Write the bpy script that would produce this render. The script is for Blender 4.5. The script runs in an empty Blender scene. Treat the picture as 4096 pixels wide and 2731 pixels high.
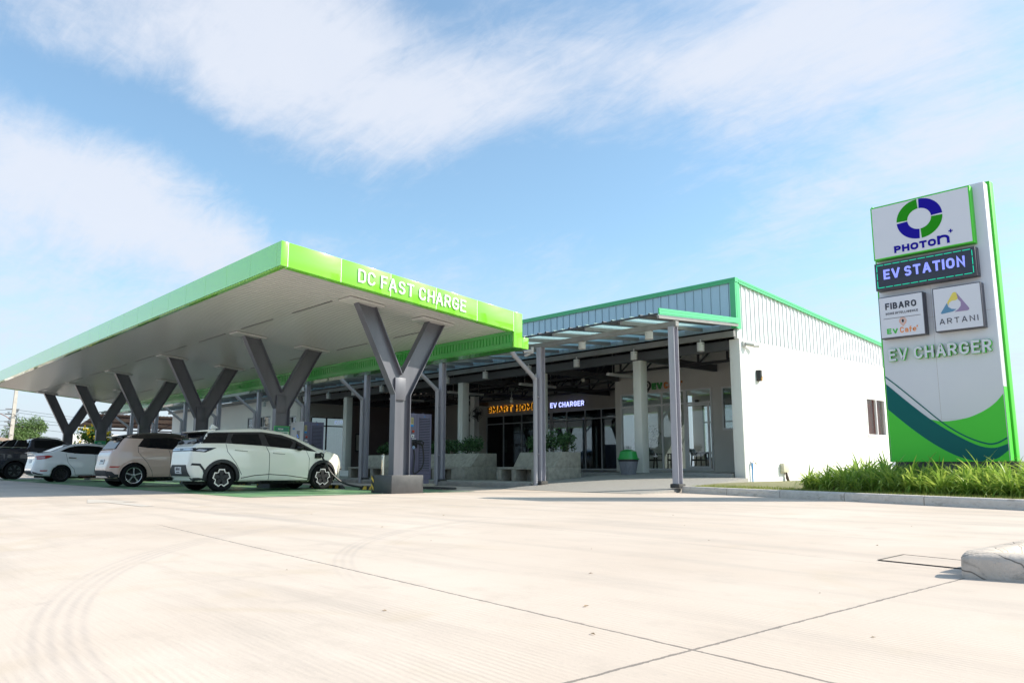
import bpy, bmesh, math, random
import numpy as np
from mathutils import Vector, Matrix

R = math.radians
SC = bpy.context.scene
COL = SC.collection

# ------------------------------------------------------------------ camera
cam = bpy.data.cameras.new('camera')
cam.sensor_fit = 'HORIZONTAL'; cam.sensor_width = 36.0; cam.lens = 27.55
cam.clip_start = 0.05; cam.clip_end = 5000
camo = bpy.data.objects.new('camera', cam); COL.objects.link(camo)
camo.location = (0, 0, 0.60)
camo.rotation_euler = (R(90) + math.atan(286 / 1800), 0, R(47.9))
SC.camera = camo

# ------------------------------------------------------------------ light
SUN_DIR = Vector((0.95, 1.00, 1.0)).normalized()
sun_el = math.asin(SUN_DIR.z); sun_az = math.atan2(SUN_DIR.x, SUN_DIR.y)
sl = bpy.data.lights.new('sun', 'SUN'); sl.energy = 3.45; sl.angle = R(0.6); sl.color = (1.0, 0.92, 0.80)
so = bpy.data.objects.new('sun', sl); COL.objects.link(so)
so.rotation_euler = SUN_DIR.to_track_quat('Z', 'Y').to_euler()
SC.view_settings.view_transform = 'Standard'; SC.view_settings.look = 'None'
SC.view_settings.gamma = 1; SC.view_settings.use_curve_mapping = False
SC.view_settings.exposure = 1.02
SC.cycles.max_bounces = 10; SC.cycles.diffuse_bounces = 5; SC.cycles.glossy_bounces = 5
SC.cycles.transparent_max_bounces = 12; SC.cycles.use_denoising = True
SC.cycles.sample_clamp_indirect = 6


class NT:
    """small node helper"""
    def __init__(s, tree): s.t = tree; s.n = tree.nodes; s.l = tree.links
    def node(s, ty, **kw):
        n = s.n.new(ty)
        for k, v in kw.items(): setattr(n, k, v)
        return n
    def link(s, a, b): s.l.new(a, b)
    def setin(s, sock, v):
        if isinstance(v, bpy.types.NodeSocket): s.l.new(v, sock)
        else: sock.default_value = v
    def m(s, op, a, b=None, c=None, clamp=False):
        n = s.n.new('ShaderNodeMath'); n.operation = op; n.use_clamp = clamp
        s.setin(n.inputs[0], a)
        if b is not None: s.setin(n.inputs[1], b)
        if c is not None: s.setin(n.inputs[2], c)
        return n.outputs[0]
    def noise(s, vec, scale, detail=4, rough=.55, dist=0, dim='3D'):
        n = s.n.new('ShaderNodeTexNoise'); n.noise_dimensions = dim
        if vec is not None: s.l.new(vec, n.inputs['Vector'])
        n.inputs['Scale'].default_value = scale; n.inputs['Detail'].default_value = detail
        n.inputs['Roughness'].default_value = rough; n.inputs['Distortion'].default_value = dist
        return n.outputs[0]
    def ramp(s, fac, stops):
        n = s.n.new('ShaderNodeValToRGB'); s.l.new(fac, n.inputs[0])
        e = n.color_ramp.elements
        while len(e) < len(stops): e.new(0.5)
        for el, (p, c) in zip(e, stops): el.position = p; el.color = c if len(c) == 4 else (*c, 1)
        return n.outputs[0]
    def smooth(s, x, a, b):
        n = s.n.new('ShaderNodeMapRange'); n.interpolation_type = 'SMOOTHSTEP'
        s.setin(n.inputs[0], x); n.inputs[1].default_value = a; n.inputs[2].default_value = b
        return n.outputs[0]
    def mix(s, f, a, b, mode='MIX'):
        n = s.n.new('ShaderNodeMix'); n.data_type = 'RGBA'; n.blend_type = mode
        s.setin(n.inputs[0], f)
        for sk, v in ((n.inputs[6], a), (n.inputs[7], b)):
            if isinstance(v, tuple): sk.default_value = v if len(v) == 4 else (*v, 1)
            else: s.l.new(v, sk)
        return n.outputs[2]
    def mapping(s, vec, scale=(1, 1, 1), rot=(0, 0, 0), loc=(0, 0, 0)):
        n = s.n.new('ShaderNodeMapping'); s.l.new(vec, n.inputs[0])
        n.inputs['Scale'].default_value = scale; n.inputs['Rotation'].default_value = rot; n.inputs['Location'].default_value = loc
        return n.outputs[0]


# ------------------------------------------------------------------ sky
W = bpy.data.worlds.new('World'); SC.world = W; W.use_nodes = True
nt = NT(W.node_tree); nt.n.clear()
sky = nt.node('ShaderNodeTexSky', sky_type='NISHITA', sun_disc=False)
sky.sun_elevation = sun_el; sky.sun_rotation = sun_az; sky.air_density = 1.0; sky.dust_density = 1.6; sky.ozone_density = 1.0
tc = nt.node('ShaderNodeTexCoord')
sep = nt.node('ShaderNodeSeparateXYZ'); nt.link(tc.outputs['Generated'], sep.inputs[0])
dx, dy, dz = sep.outputs
# cloud sheet: directions projected on a high flat layer (fixed world axes)
den = nt.m('ADD', nt.m('MAXIMUM', dz, 0.0), 0.22)
cx = nt.m('DIVIDE', dx, den); cy = nt.m('DIVIDE', dy, den)
cmb = nt.node('ShaderNodeCombineXYZ'); nt.link(cx, cmb.inputs[0]); nt.link(cy, cmb.inputs[1])
cv = nt.mapping(cmb.outputs[0], scale=(1.0, 1.0, 1), rot=(0, 0, R(12)))
cstretch = nt.mapping(cmb.outputs[0], scale=(0.55, 1.25, 1), rot=(0, 0, R(-35)))
n1 = nt.noise(cstretch, 2.3, 9, .64, .8)
n2 = nt.noise(cv, 8.5, 9, .68, .9)
n3 = nt.noise(nt.mapping(cmb.outputs[0], scale=(1.0, 3.2, 1), rot=(0, 0, R(-48))), 7.0, 9, .66, 1.2)
# azimuth/elevation blobs: where the big cloud banks lie
az = nt.m('ARCTAN2', nt.m('MULTIPLY', dx, -1.0), dy)        # 0 = +y, + towards -x
el = nt.m('ARCSINE', dz)
def blob(a0, e0, ra, re, tilt, w):
    da = nt.m('SUBTRACT', az, R(a0)); de = nt.m('SUBTRACT', el, R(e0))
    c, s_ = math.cos(R(tilt)), math.sin(R(tilt))
    u = nt.m('ADD', nt.m('MULTIPLY', da, c / R(ra)), nt.m('MULTIPLY', de, s_ / R(ra)))
    v = nt.m('ADD', nt.m('MULTIPLY', da, -s_ / R(re)), nt.m('MULTIPLY', de, c / R(re)))
    q = nt.m('ADD', nt.m('MULTIPLY', u, u), nt.m('MULTIPLY', v, v))
    return nt.m('MULTIPLY', nt.m('EXPONENT', nt.m('MULTIPLY', q, -1.0)), w)
tot = None
SKY_BLOBS = [
    (73, 28, 14, 3.6, 0, .50), (62.5, 26.5, 9, 4.6, -8, .62), (54.5, 24.5, 6, 3.0, -15, .55), (47, 26, 6, 2.2, 15, .40), (40, 28, 7, 2.2, 0, .30), (66, 31.5, 12, 2.5, 0, .40),
    (79, 18, 8, 3.4, 12, .72), (71, 15, 9, 2.8, 22, .55), (86, 13, 9, 6, 0, .5),
    (20, 25.5, 9, 4.6, 15, .52), (26, 30.5, 13, 3.2, 0, .46), (15, 20, 7, 5, 0, .42), (24.5, 18.6, 8, 2.0, -18, .36), (32, 27, 7, 2.6, 10, .30), (32.5, 22, 6, 1.3, -22, .22),
    (77.5, 23.2, 6, 1.6, 8, -.62), (54, 32.2, 4, 1.8, 0, -.55), (47, 20.3, 15, 3.2, -4, -.42), (67, 20, 8, 2.0, 24, -.45), (36, 17, 9, 3, 0, -.22), (37, 31, 5, 1.6, 0, -.25),
]
for b in SKY_BLOBS:
    q = blob(*b); tot = q if tot is None else nt.m('ADD', tot, q)
hz = nt.smooth(el, R(13), R(0))
dens = nt.m('ADD', nt.m('ADD', nt.m('MULTIPLY', nt.m('SUBTRACT', n1, .5), 1.5), nt.m('MULTIPLY', nt.m('SUBTRACT', n2, .5), .75)), nt.m('ADD', tot, nt.m('ADD', nt.m('MULTIPLY', nt.m('SUBTRACT', n3, .5), .55), .20)))
dens = nt.m('ADD', dens, nt.m('MULTIPLY', hz, .25))
cov = nt.m('ADD', nt.m('MULTIPLY', nt.smooth(dens, -.06, 1.12), .88), .10)
hsv = nt.node('ShaderNodeHueSaturation'); nt.link(sky.outputs[0], hsv.inputs['Color'])
hsv.inputs['Saturation'].default_value = 1.0; hsv.inputs['Value'].default_value = 1.0
SKY_S = 0.13
blue = nt.mix(1.0, hsv.outputs[0], (.70, .91, .93), 'MULTIPLY')
white = nt.mix(nt.m('MULTIPLY', n2, .5), (3.25, 3.4, 3.75), (2.85, 3.1, 3.6))
skycol = nt.mix(nt.m('MULTIPLY', cov, .93), blue, white)
skycol = nt.mix(nt.m('MULTIPLY', nt.smooth(el, R(17), R(1)), .72), skycol, (2.75, 3.05, 3.55))
bg = nt.node('ShaderNodeBackground'); nt.link(skycol, bg.inputs[0]); bg.inputs[1].default_value = SKY_S
out = nt.node('ShaderNodeOutputWorld'); nt.link(bg.outputs[0], out.inputs[0])


# ------------------------------------------------------------------ materials
MATS = {}
def M(name, col=(.5, .5, .5), rough=.5, metal=0, spec=.5, nscale=0, namt=.15, bump=0, bscale=30, coat=0, emit=None, estr=1, stretch=None, coat_rough=.03):
    if name in MATS: return MATS[name]
    m = bpy.data.materials.new(name); m.use_nodes = True; MATS[name] = m
    t = NT(m.node_tree); b = t.n['Principled BSDF']
    b.inputs['Base Color'].default_value = (*col, 1); b.inputs['Roughness'].default_value = rough
    b.inputs['Metallic'].default_value = metal; b.inputs['Specular IOR Level'].default_value = spec
    if coat: b.inputs['Coat Weight'].default_value = coat; b.inputs['Coat Roughness'].default_value = coat_rough
    if emit: b.inputs['Emission Color'].default_value = (*emit, 1); b.inputs['Emission Strength'].default_value = estr
    g = t.node('ShaderNodeNewGeometry'); pos = g.outputs['Position']
    if stretch: pos = t.mapping(pos, scale=stretch)
    if nscale:
        n = t.noise(pos, nscale, 6, .6)
        lo = tuple(c * (1 - namt) for c in col); hi = tuple(min(1, c * (1 + namt)) for c in col)
        t.link(t.ramp(n, [(.3, lo), (.7, hi)]), b.inputs['Base Color'])
        t.link(t.m('ADD', t.m('MULTIPLY', n, .18), rough - .09, clamp=True), b.inputs['Roughness'])
    if bump:
        bn = t.node('ShaderNodeBump'); bn.inputs['Strength'].default_value = bump; bn.inputs['Distance'].default_value = .01
        t.link(t.noise(pos, bscale, 5, .6), bn.inputs['Height']); t.link(bn.outputs[0], b.inputs['Normal'])
    return m

def glass_mat(name, tint=(.8, .85, .85), refl=.85):
    m = bpy.data.materials.new(name); m.use_nodes = True; MATS[name] = m
    t = NT(m.node_tree); t.n.clear()
    fr = t.node('ShaderNodeFresnel'); fr.inputs[0].default_value = 1.6
    tr = t.node('ShaderNodeBsdfTransparent'); tr.inputs[0].default_value = (*tint, 1)
    gl = t.node('ShaderNodeBsdfGlossy'); gl.inputs['Roughness'].default_value = .015; gl.inputs[0].default_value = (.95, .97, 1, 1)
    mx = t.node('ShaderNodeMixShader'); t.link(t.m('ADD', t.m('MULTIPLY', fr.outputs[0], refl), .02, clamp=True), mx.inputs[0])
    t.link(tr.outputs[0], mx.inputs[1]); t.link(gl.outputs[0], mx.inputs[2])
    o = t.node('ShaderNodeOutputMaterial'); t.link(mx.outputs[0], o.inputs[0])
    return m

def leaf_mat(name, a, b, trans=.25, rough=.45, scale=2.0):
    m = bpy.data.materials.new(name); m.use_nodes = True; MATS[name] = m
    t = NT(m.node_tree); p = t.n['Principled BSDF']
    g = t.node('ShaderNodeNewGeometry')
    r = t.m('ADD', t.m('MULTIPLY', g.outputs['Random Per Island'], .6), t.m('MULTIPLY', t.noise(g.outputs['Position'], scale, 3), .4))
    c = t.ramp(r, [(.15, a), (.85, b)])
    t.link(c, p.inputs['Base Color']); p.inputs['Roughness'].default_value = rough; p.inputs['Specular IOR Level'].default_value = .35
    tl = t.node('ShaderNodeBsdfTranslucent'); t.link(c, tl.inputs[0])
    mx = t.node('ShaderNodeMixShader'); mx.inputs[0].default_value = trans
    t.link(p.outputs[0], mx.inputs[1]); t.link(tl.outputs[0], mx.inputs[2])
    t.link(mx.outputs[0], t.n['Material Output'].inputs[0])
    return m


# ------------------------------------------------------------------ mesh helpers
class MB:
    def __init__(s): s.v = []; s.f = []; s.m = []
    def add(s, vs, fs, m=0):
        o = len(s.v); s.v += [tuple(map(float, p)) for p in vs]
        for f in fs: s.f.append(tuple(i + o for i in f)); s.m.append(m)
        return s
    def box(s, x0, x1, y0, y1, z0, z1, m=0):
        x0, x1 = sorted((x0, x1)); y0, y1 = sorted((y0, y1)); z0, z1 = sorted((z0, z1))
        v = [(x0, y0, z0), (x1, y0, z0), (x1, y1, z0), (x0, y1, z0), (x0, y0, z1), (x1, y0, z1), (x1, y1, z1), (x0, y1, z1)]
        return s.hexa(v, m)
    def hexa(s, v, m=0):
        return s.add(v, [(0, 3, 2, 1), (4, 5, 6, 7), (0, 1, 5, 4), (1, 2, 6, 5), (2, 3, 7, 6), (3, 0, 4, 7)], m)
    def bar(s, a, b, w, h, up=(0, 0, 1), m=0):
        a, b, up = Vector(a), Vector(b), Vector(up); d = (b - a).normalized(); r = d.cross(up).normalized(); u = r.cross(d)
        v = []
        for p in (a, b):
            for i, j in ((-1, -1), (1, -1), (1, 1), (-1, 1)): v.append(p + r * (i * w / 2) + u * (j * h / 2))
        return s.add(v, [(0, 1, 2, 3), (7, 6, 5, 4), (0, 4, 5, 1), (1, 5, 6, 2), (2, 6, 7, 3), (3, 7, 4, 0)], m)
    def prism(s, poly, fn, d0, d1, m=0):
        n = len(poly)
        v = [fn(a, b, d0) for a, b in poly] + [fn(a, b, d1) for a, b in poly]
        f = [tuple(range(n - 1, -1, -1)), tuple(range(n, 2 * n))] + [(i, (i + 1) % n, n + (i + 1) % n, n + i) for i in range(n)]
        return s.add(v, f, m)
    def tube(s, path, r, n=8, m=0, cap=True):
        P = [Vector(p) for p in path]; rs = r if isinstance(r, (list, tuple)) else [r] * len(P)
        v = []; prev = None
        for i, p in enumerate(P):
            d = (P[min(i + 1, len(P) - 1)] - P[max(i - 1, 0)]).normalized()
            if prev is None:
                a = Vector((0, 0, 1)) if abs(d.z) < .9 else Vector((1, 0, 0)); u = d.cross(a).normalized()
            else: u = (prev - d * prev.dot(d)).normalized()
            w = d.cross(u); prev = u
            for k in range(n):
                t = 2 * math.pi * k / n; v.append(p + (u * math.cos(t) + w * math.sin(t)) * rs[i])
        f = []
        for i in range(len(P) - 1):
            for k in range(n): f.append((i * n + k, i * n + (k + 1) % n, (i + 1) * n + (k + 1) % n, (i + 1) * n + k))
        if cap: f += [tuple(range(n - 1, -1, -1)), tuple(range((len(P) - 1) * n, len(P) * n))]
        return s.add(v, f, m)
    def lathe(s, prof, c=(0, 0, 0), axis='z', n=24, m=0, closed=True):
        v = []
        for r, h in prof:
            for k in range(n):
                t = 2 * math.pi * k / n; a, b = r * math.cos(t), r * math.sin(t)
                p = {'z': (a, b, h), 'y': (a, h, b), 'x': (h, a, b)}[axis]
                v.append((p[0] + c[0], p[1] + c[1], p[2] + c[2]))
        f = []
        for i in range(len(prof) - 1):
            for k in range(n): f.append((i * n + k, i * n + (k + 1) % n, (i + 1) * n + (k + 1) % n, (i + 1) * n + k))
        if closed: f += [tuple(range(n - 1, -1, -1)), tuple(range((len(prof) - 1) * n, len(prof) * n))]
        return s.add(v, f, m)
    def ball(s, c, rx, ry, rz, n=12, m=0):
        prof = [(max(1e-3, math.sin(math.pi * i / n)), -math.cos(math.pi * i / n)) for i in range(n + 1)]
        o = len(s.v); s.lathe(prof, n=n * 2, m=m)
        for i in range(o, len(s.v)): p = s.v[i]; s.v[i] = (p[0] * rx + c[0], p[1] * ry + c[1], p[2] * rz + c[2])
        return s
    def build(s, name, mat, parent=None, smooth=False, fix=True, bevel=0, label=None, auto=35):
        me = bpy.data.meshes.new(name)
        off = ROOT_OFF(parent)
        me.from_pydata([(p[0] - off[0], p[1] - off[1], p[2] - off[2]) for p in s.v], [], s.f)
        mats = mat if isinstance(mat, (list, tuple)) else [mat]
        for m_ in mats: me.materials.append(m_)
        if len(mats) > 1: me.polygons.foreach_set('material_index', s.m)
        if fix or bevel:
            bm = bmesh.new(); bm.from_mesh(me)
            if fix: bmesh.ops.recalc_face_normals(bm, faces=bm.faces)
            if bevel:
                ed = [e for e in bm.edges if len(e.link_faces) == 2 and e.calc_face_angle(0) > .6]
                bmesh.ops.bevel(bm, geom=ed, offset=bevel, segments=2, profile=.5, affect='EDGES')
            bm.to_mesh(me); bm.free()
        if smooth or bevel:
            me.polygons.foreach_set('use_smooth', [True] * len(me.polygons))
            me.set_sharp_from_angle(angle=R(auto))
        me.update()
        o = bpy.data.objects.new(name, me); COL.objects.link(o)
        if parent is not None: o.parent = parent
        if label: o['label'] = label
        return o

def ROOT_OFF(p):
    while p is not None and p.parent is not None: p = p.parent
    return (0, 0, 0) if p is None else tuple(p.location)

def thing(name, label, cat, loc=(0, 0, 0), group=None):
    o = bpy.data.objects.new(name, None); COL.objects.link(o); o.location = loc; o.empty_display_size = .2
    o['label'] = label; o['category'] = cat
    if group: o['group'] = group
    return o
def tag(o, label, cat, group=None, kind=None):
    o['label'] = label; o['category'] = cat
    if group: o['group'] = group
    if kind: o['kind'] = kind
    return o
def structure(o, label=None):
    o['kind'] = 'structure'
    if label: o['label'] = label
    return o
def dup(root, loc, label=None, rotz=None):
    r = root.copy(); COL.objects.link(r); r.location = loc
    if rotz is not None: r.rotation_euler = (0, 0, rotz)
    if label: r['label'] = label
    for ch in list(root.children):
        c = ch.copy(); COL.objects.link(c); c.parent = r
        for g in list(ch.children):
            d = g.copy(); COL.objects.link(d); d.parent = c
    return r
ORD = ['first', 'second', 'third', 'fourth', 'fifth', 'sixth', 'seventh', 'eighth', 'ninth', 'tenth', 'eleventh', 'twelfth', 'thirteenth']

def text_geo(body, fn, u0, u1, v0, v1, depth=.02, weight=0, m=0, mb=None, shear=0, spacing=1.0, res=3):
    """letters filling the box u0..u1 x v0..v1; fn(u, v, d) -> point"""
    cu = bpy.data.curves.new('t', 'FONT'); cu.body = body; cu.size = 1; cu.extrude = .5; cu.offset = weight
    cu.space_character = spacing; cu.resolution_u = res
    ob = bpy.data.objects.new('t', cu); COL.objects.link(ob)
    dg = bpy.context.evaluated_depsgraph_get(); dg.update()
    me = bpy.data.meshes.new_from_object(ob.evaluated_get(dg))
    V = np.array([v.co[:] for v in me.vertices]); F = [tuple(p.vertices) for p in me.polygons]
    bpy.data.objects.remove(ob); bpy.data.curves.remove(cu); bpy.data.meshes.remove(me)
    lo, hi = V.min(0), V.max(0)
    U = u0 + (V[:, 0] - lo[0]) / (hi[0] - lo[0]) * (u1 - u0)
    Vv = v0 + (V[:, 1] - lo[1]) / (hi[1] - lo[1]) * (v1 - v0) + (U - u0) * shear
    D = (V[:, 2] + .5) * depth
    mb = mb or MB()
    mb.add([fn(a, b, c) for a, b, c in zip(U, Vv, D)], F, m)
    return mb

# ---- own lettering: centre-line glyphs swept to a constant stroke
def _arc(cx, cy, rx, ry, a0, a1, n=8):
    return [(cx + rx * math.cos(R(a0 + (a1 - a0) * k / n)), cy + ry * math.sin(R(a0 + (a1 - a0) * k / n))) for k in range(n + 1)]
def _glyphs():
    g = {}
    g['A'] = (1, [[(0, 0), (.455, 1), (.545, 1), (1, 0)], [(.16, .30), (.84, .30)]])
    g['B'] = (.85, [[(0, 0), (0, 1)], [(0, 1), (.45, 1)] + _arc(.5, .76, .38, .24, 90, -90) + [(0, .52)], [(.0, .52), (.5, .52)] + _arc(.52, .26, .46, .26, 90, -90) + [(0, 0)]])
    g['C'] = (.92, [[(1, .72)] + _arc(.5, .68, .5, .32, 15, 180) + _arc(.5, .32, .5, .32, 180, 345) + [(1, .28)]])
    g['D'] = (.92, [[(0, 0), (0, 1), (.45, 1)] + _arc(.5, .68, .5, .32, 85, 0) + _arc(.5, .32, .5, .32, 0, -85) + [(.45, 0), (0, 0)]])
    g['E'] = (.78, [[(1, 1), (0, 1), (0, 0), (1, 0)], [(0, .52), (.88, .52)]])
    g['F'] = (.76, [[(1, 1), (0, 1), (0, 0)], [(0, .50), (.88, .50)]])
    g['G'] = (.95, [[(1, .72)] + _arc(.5, .68, .5, .32, 15, 180) + _arc(.5, .32, .5, .32, 180, 350) + [(1, .30), (1, .48), (.55, .48)]])
    g['H'] = (.92, [[(0, 0), (0, 1)], [(1, 0), (1, 1)], [(0, .5), (1, .5)]])
    g['I'] = (0, [[(0, 0), (0, 1)]])
    g['L'] = (.76, [[(0, 1), (0, 0), (1, 0)]])
    g['M'] = (1.15, [[(0, 0), (0, 1), (.5, .3), (1, 1), (1, 0)]])
    g['N'] = (.95, [[(0, 0), (0, 1), (1, 0), (1, 1)]])
    g['O'] = (.98, [_arc(.5, .66, .5, .34, 0, 180) + _arc(.5, .34, .5, .34, 180, 360) + [(1, .66)]])
    g['P'] = (.85, [[(0, 0), (0, 1)], [(0, 1), (.5, 1)] + _arc(.55, .72, .45, .28, 90, -90) + [(0, .44)]])
    g['R'] = (.9, [[(0, 0), (0, 1)], [(0, 1), (.5, 1)] + _arc(.55, .74, .43, .26, 90, -90) + [(0, .48)], [(.5, .48), (1, 0)]])
    g['S'] = (.88, [[(.96, .76)] + _arc(.5, .76, .46, .24, 20, 180) + _arc(.5, .76, .46, .25, 180, 250, 4) + _arc(.5, .255, .48, .255, 70, 0, 4) + _arc(.5, .255, .48, .255, 0, -160)])
    g['T'] = (.9, [[(0, 1), (1, 1)], [(.5, 1), (.5, 0)]])
    g['V'] = (1.08, [[(0, 1), (.455, 0), (.545, 0), (1, 1)]])
    g['a'] = (.72, [[(.05, .60)] + _arc(.5, .48, .5, .2, 150, 0) + [(1, .0)], [(1, .38)] + _arc(.48, .2, .48, .2, 90, 270) + _arc(.5, .2, .5, .2, 270, 340)])
    g['f'] = (.5, [[(1, .95)] + _arc(.75, .80, .4, .2, 80, 180) + [(.35, 0)], [(0, .62), (.95, .62)]])
    g['e'] = (.74, [[(0, .36), (1, .36)] + _arc(.5, .36, .5, .32, 0, 180) + _arc(.5, .34, .5, .34, 180, 320)])
    g['n'] = (.8, [[(0, 0), (0, 1)], [(0, .6)] + _arc(.5, .58, .5, .42, 160, 0) + [(1, 0)]])
    return g
GLYPH = _glyphs()
def letters(body, fn, u0, u1, v0, v1, th, depth, d0=0, shear=0, gap=.30, space=.55, asp=.62, m=0, mb=None, serif=0, thx=None):
    """upright letters filling u0..u1 x v0..v1, stroke th (metres)"""
    mb = mb or MB(); H = v1 - v0; units = []
    for c in body: units.append((space if c == ' ' else GLYPH[c][0] * asp + th / H))
    tot = sum(units) + gap * asp * sum(1 for a, b in zip(body[:-1], body[1:]) if a != ' ' and b != ' ')
    k = (u1 - u0) / tot; u = u0; lay = 0
    for i, c in enumerate(body):
        w = units[i] * k
        if c != ' ':
            gw = w - th * k / H if GLYPH[c][0] else 0
            gw = max(0, w - th); off = th / 2 if GLYPH[c][0] else w / 2
            if c == 'I': gw = 0
            for st in GLYPH[c][1]:
                P = [Vector((u + off + a * gw, v0 + th / 2 + b * (H - th))) for a, b in st]; Q = [P[0]]
                for p in P[1:]:
                    if (p - Q[-1]).length > 1e-5: Q.append(p)
                P = Q; n = len(P); closed = (P[0] - P[-1]).length < 1e-4
                Lf, Rt = [], []
                for j in range(n):
                    if closed: a_, b_ = (P[j] - P[j - 1] if j else P[0] - P[-2]), (P[j + 1] - P[j] if j < n - 1 else P[1] - P[0])
                    else: a_, b_ = (P[j] - P[j - 1] if j else P[1] - P[0]), (P[j + 1] - P[j] if j < n - 1 else P[-1] - P[-2])
                    a_, b_ = a_.normalized(), b_.normalized(); t_ = (a_ + b_)
                    t_ = t_.normalized() if t_.length > .05 else b_; nn = Vector((-t_.y, t_.x)); cs = max(.45, nn.dot(Vector((-b_.y, b_.x))))
                    e = Vector((0, 0))
                    if not closed and j in (0, n - 1) and n == 2 and abs(b_.x) < 1e-6: e = b_ * (-th / 2 if j == 0 else th / 2)
                    elif not closed and j in (0, n - 1) and (st[j if j == 0 else -1][1] in (0, 1)) and abs(b_.x) < .4: e = b_ * (-th / 2 if j == 0 else th / 2)
                    elif not closed and j in (0, n - 1) and abs(b_.y) < 1e-6: e = b_ * (-th / 2 if j == 0 else th / 2)
                    Lf.append(P[j] + e + nn * th / 2 / cs); Rt.append(P[j] + e - nn * th / 2 / cs)
                dd = depth + lay * .0004; lay = (lay + 1) % 3
                sh_ = lambda p: p.y + (p.x - u0) * shear
                V = [fn(p.x, sh_(p), d0 + dd) for p in Lf] + [fn(p.x, sh_(p), d0 + dd) for p in Rt] + [fn(p.x, sh_(p), d0) for p in Lf] + [fn(p.x, sh_(p), d0) for p in Rt]
                F = []
                for j in range(n - 1):
                    F += [(j, j + 1, n + j + 1, n + j), (j, 2 * n + j, 2 * n + j + 1, j + 1), (n + j, n + j + 1, 3 * n + j + 1, 3 * n + j)]
                if not closed: F += [(0, n, 3 * n, 2 * n), (n - 1, 3 * n - 1, 4 * n - 1, 2 * n - 1)]
                mb.add(V, F, m)
                if serif:
                    for j, q in ((0, st[0]), (-1, st[-1])):
                        if q[1] in (0, 1) and abs((P[1] - P[0] if j == 0 else P[-1] - P[-2]).normalized().x) < .55:
                            p = P[j]; z0 = v0 if q[1] == 0 else v1 - serif; hw = th * 1.05
                            V = [fn(p.x + sx * hw, z0 + sz + (p.x - u0) * shear, d0 + q_) for q_ in (0, depth + .0016) for sz in (0, serif) for sx in (-1, 1)]
                            mb.add(V, [(0, 1, 3, 2), (4, 6, 7, 5), (0, 4, 5, 1), (2, 3, 7, 6), (0, 2, 6, 4), (1, 5, 7, 3)], m)
        u += w + (gap * asp * k if c != ' ' and i + 1 < len(body) and body[i + 1] != ' ' else 0)
    return mb

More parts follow.
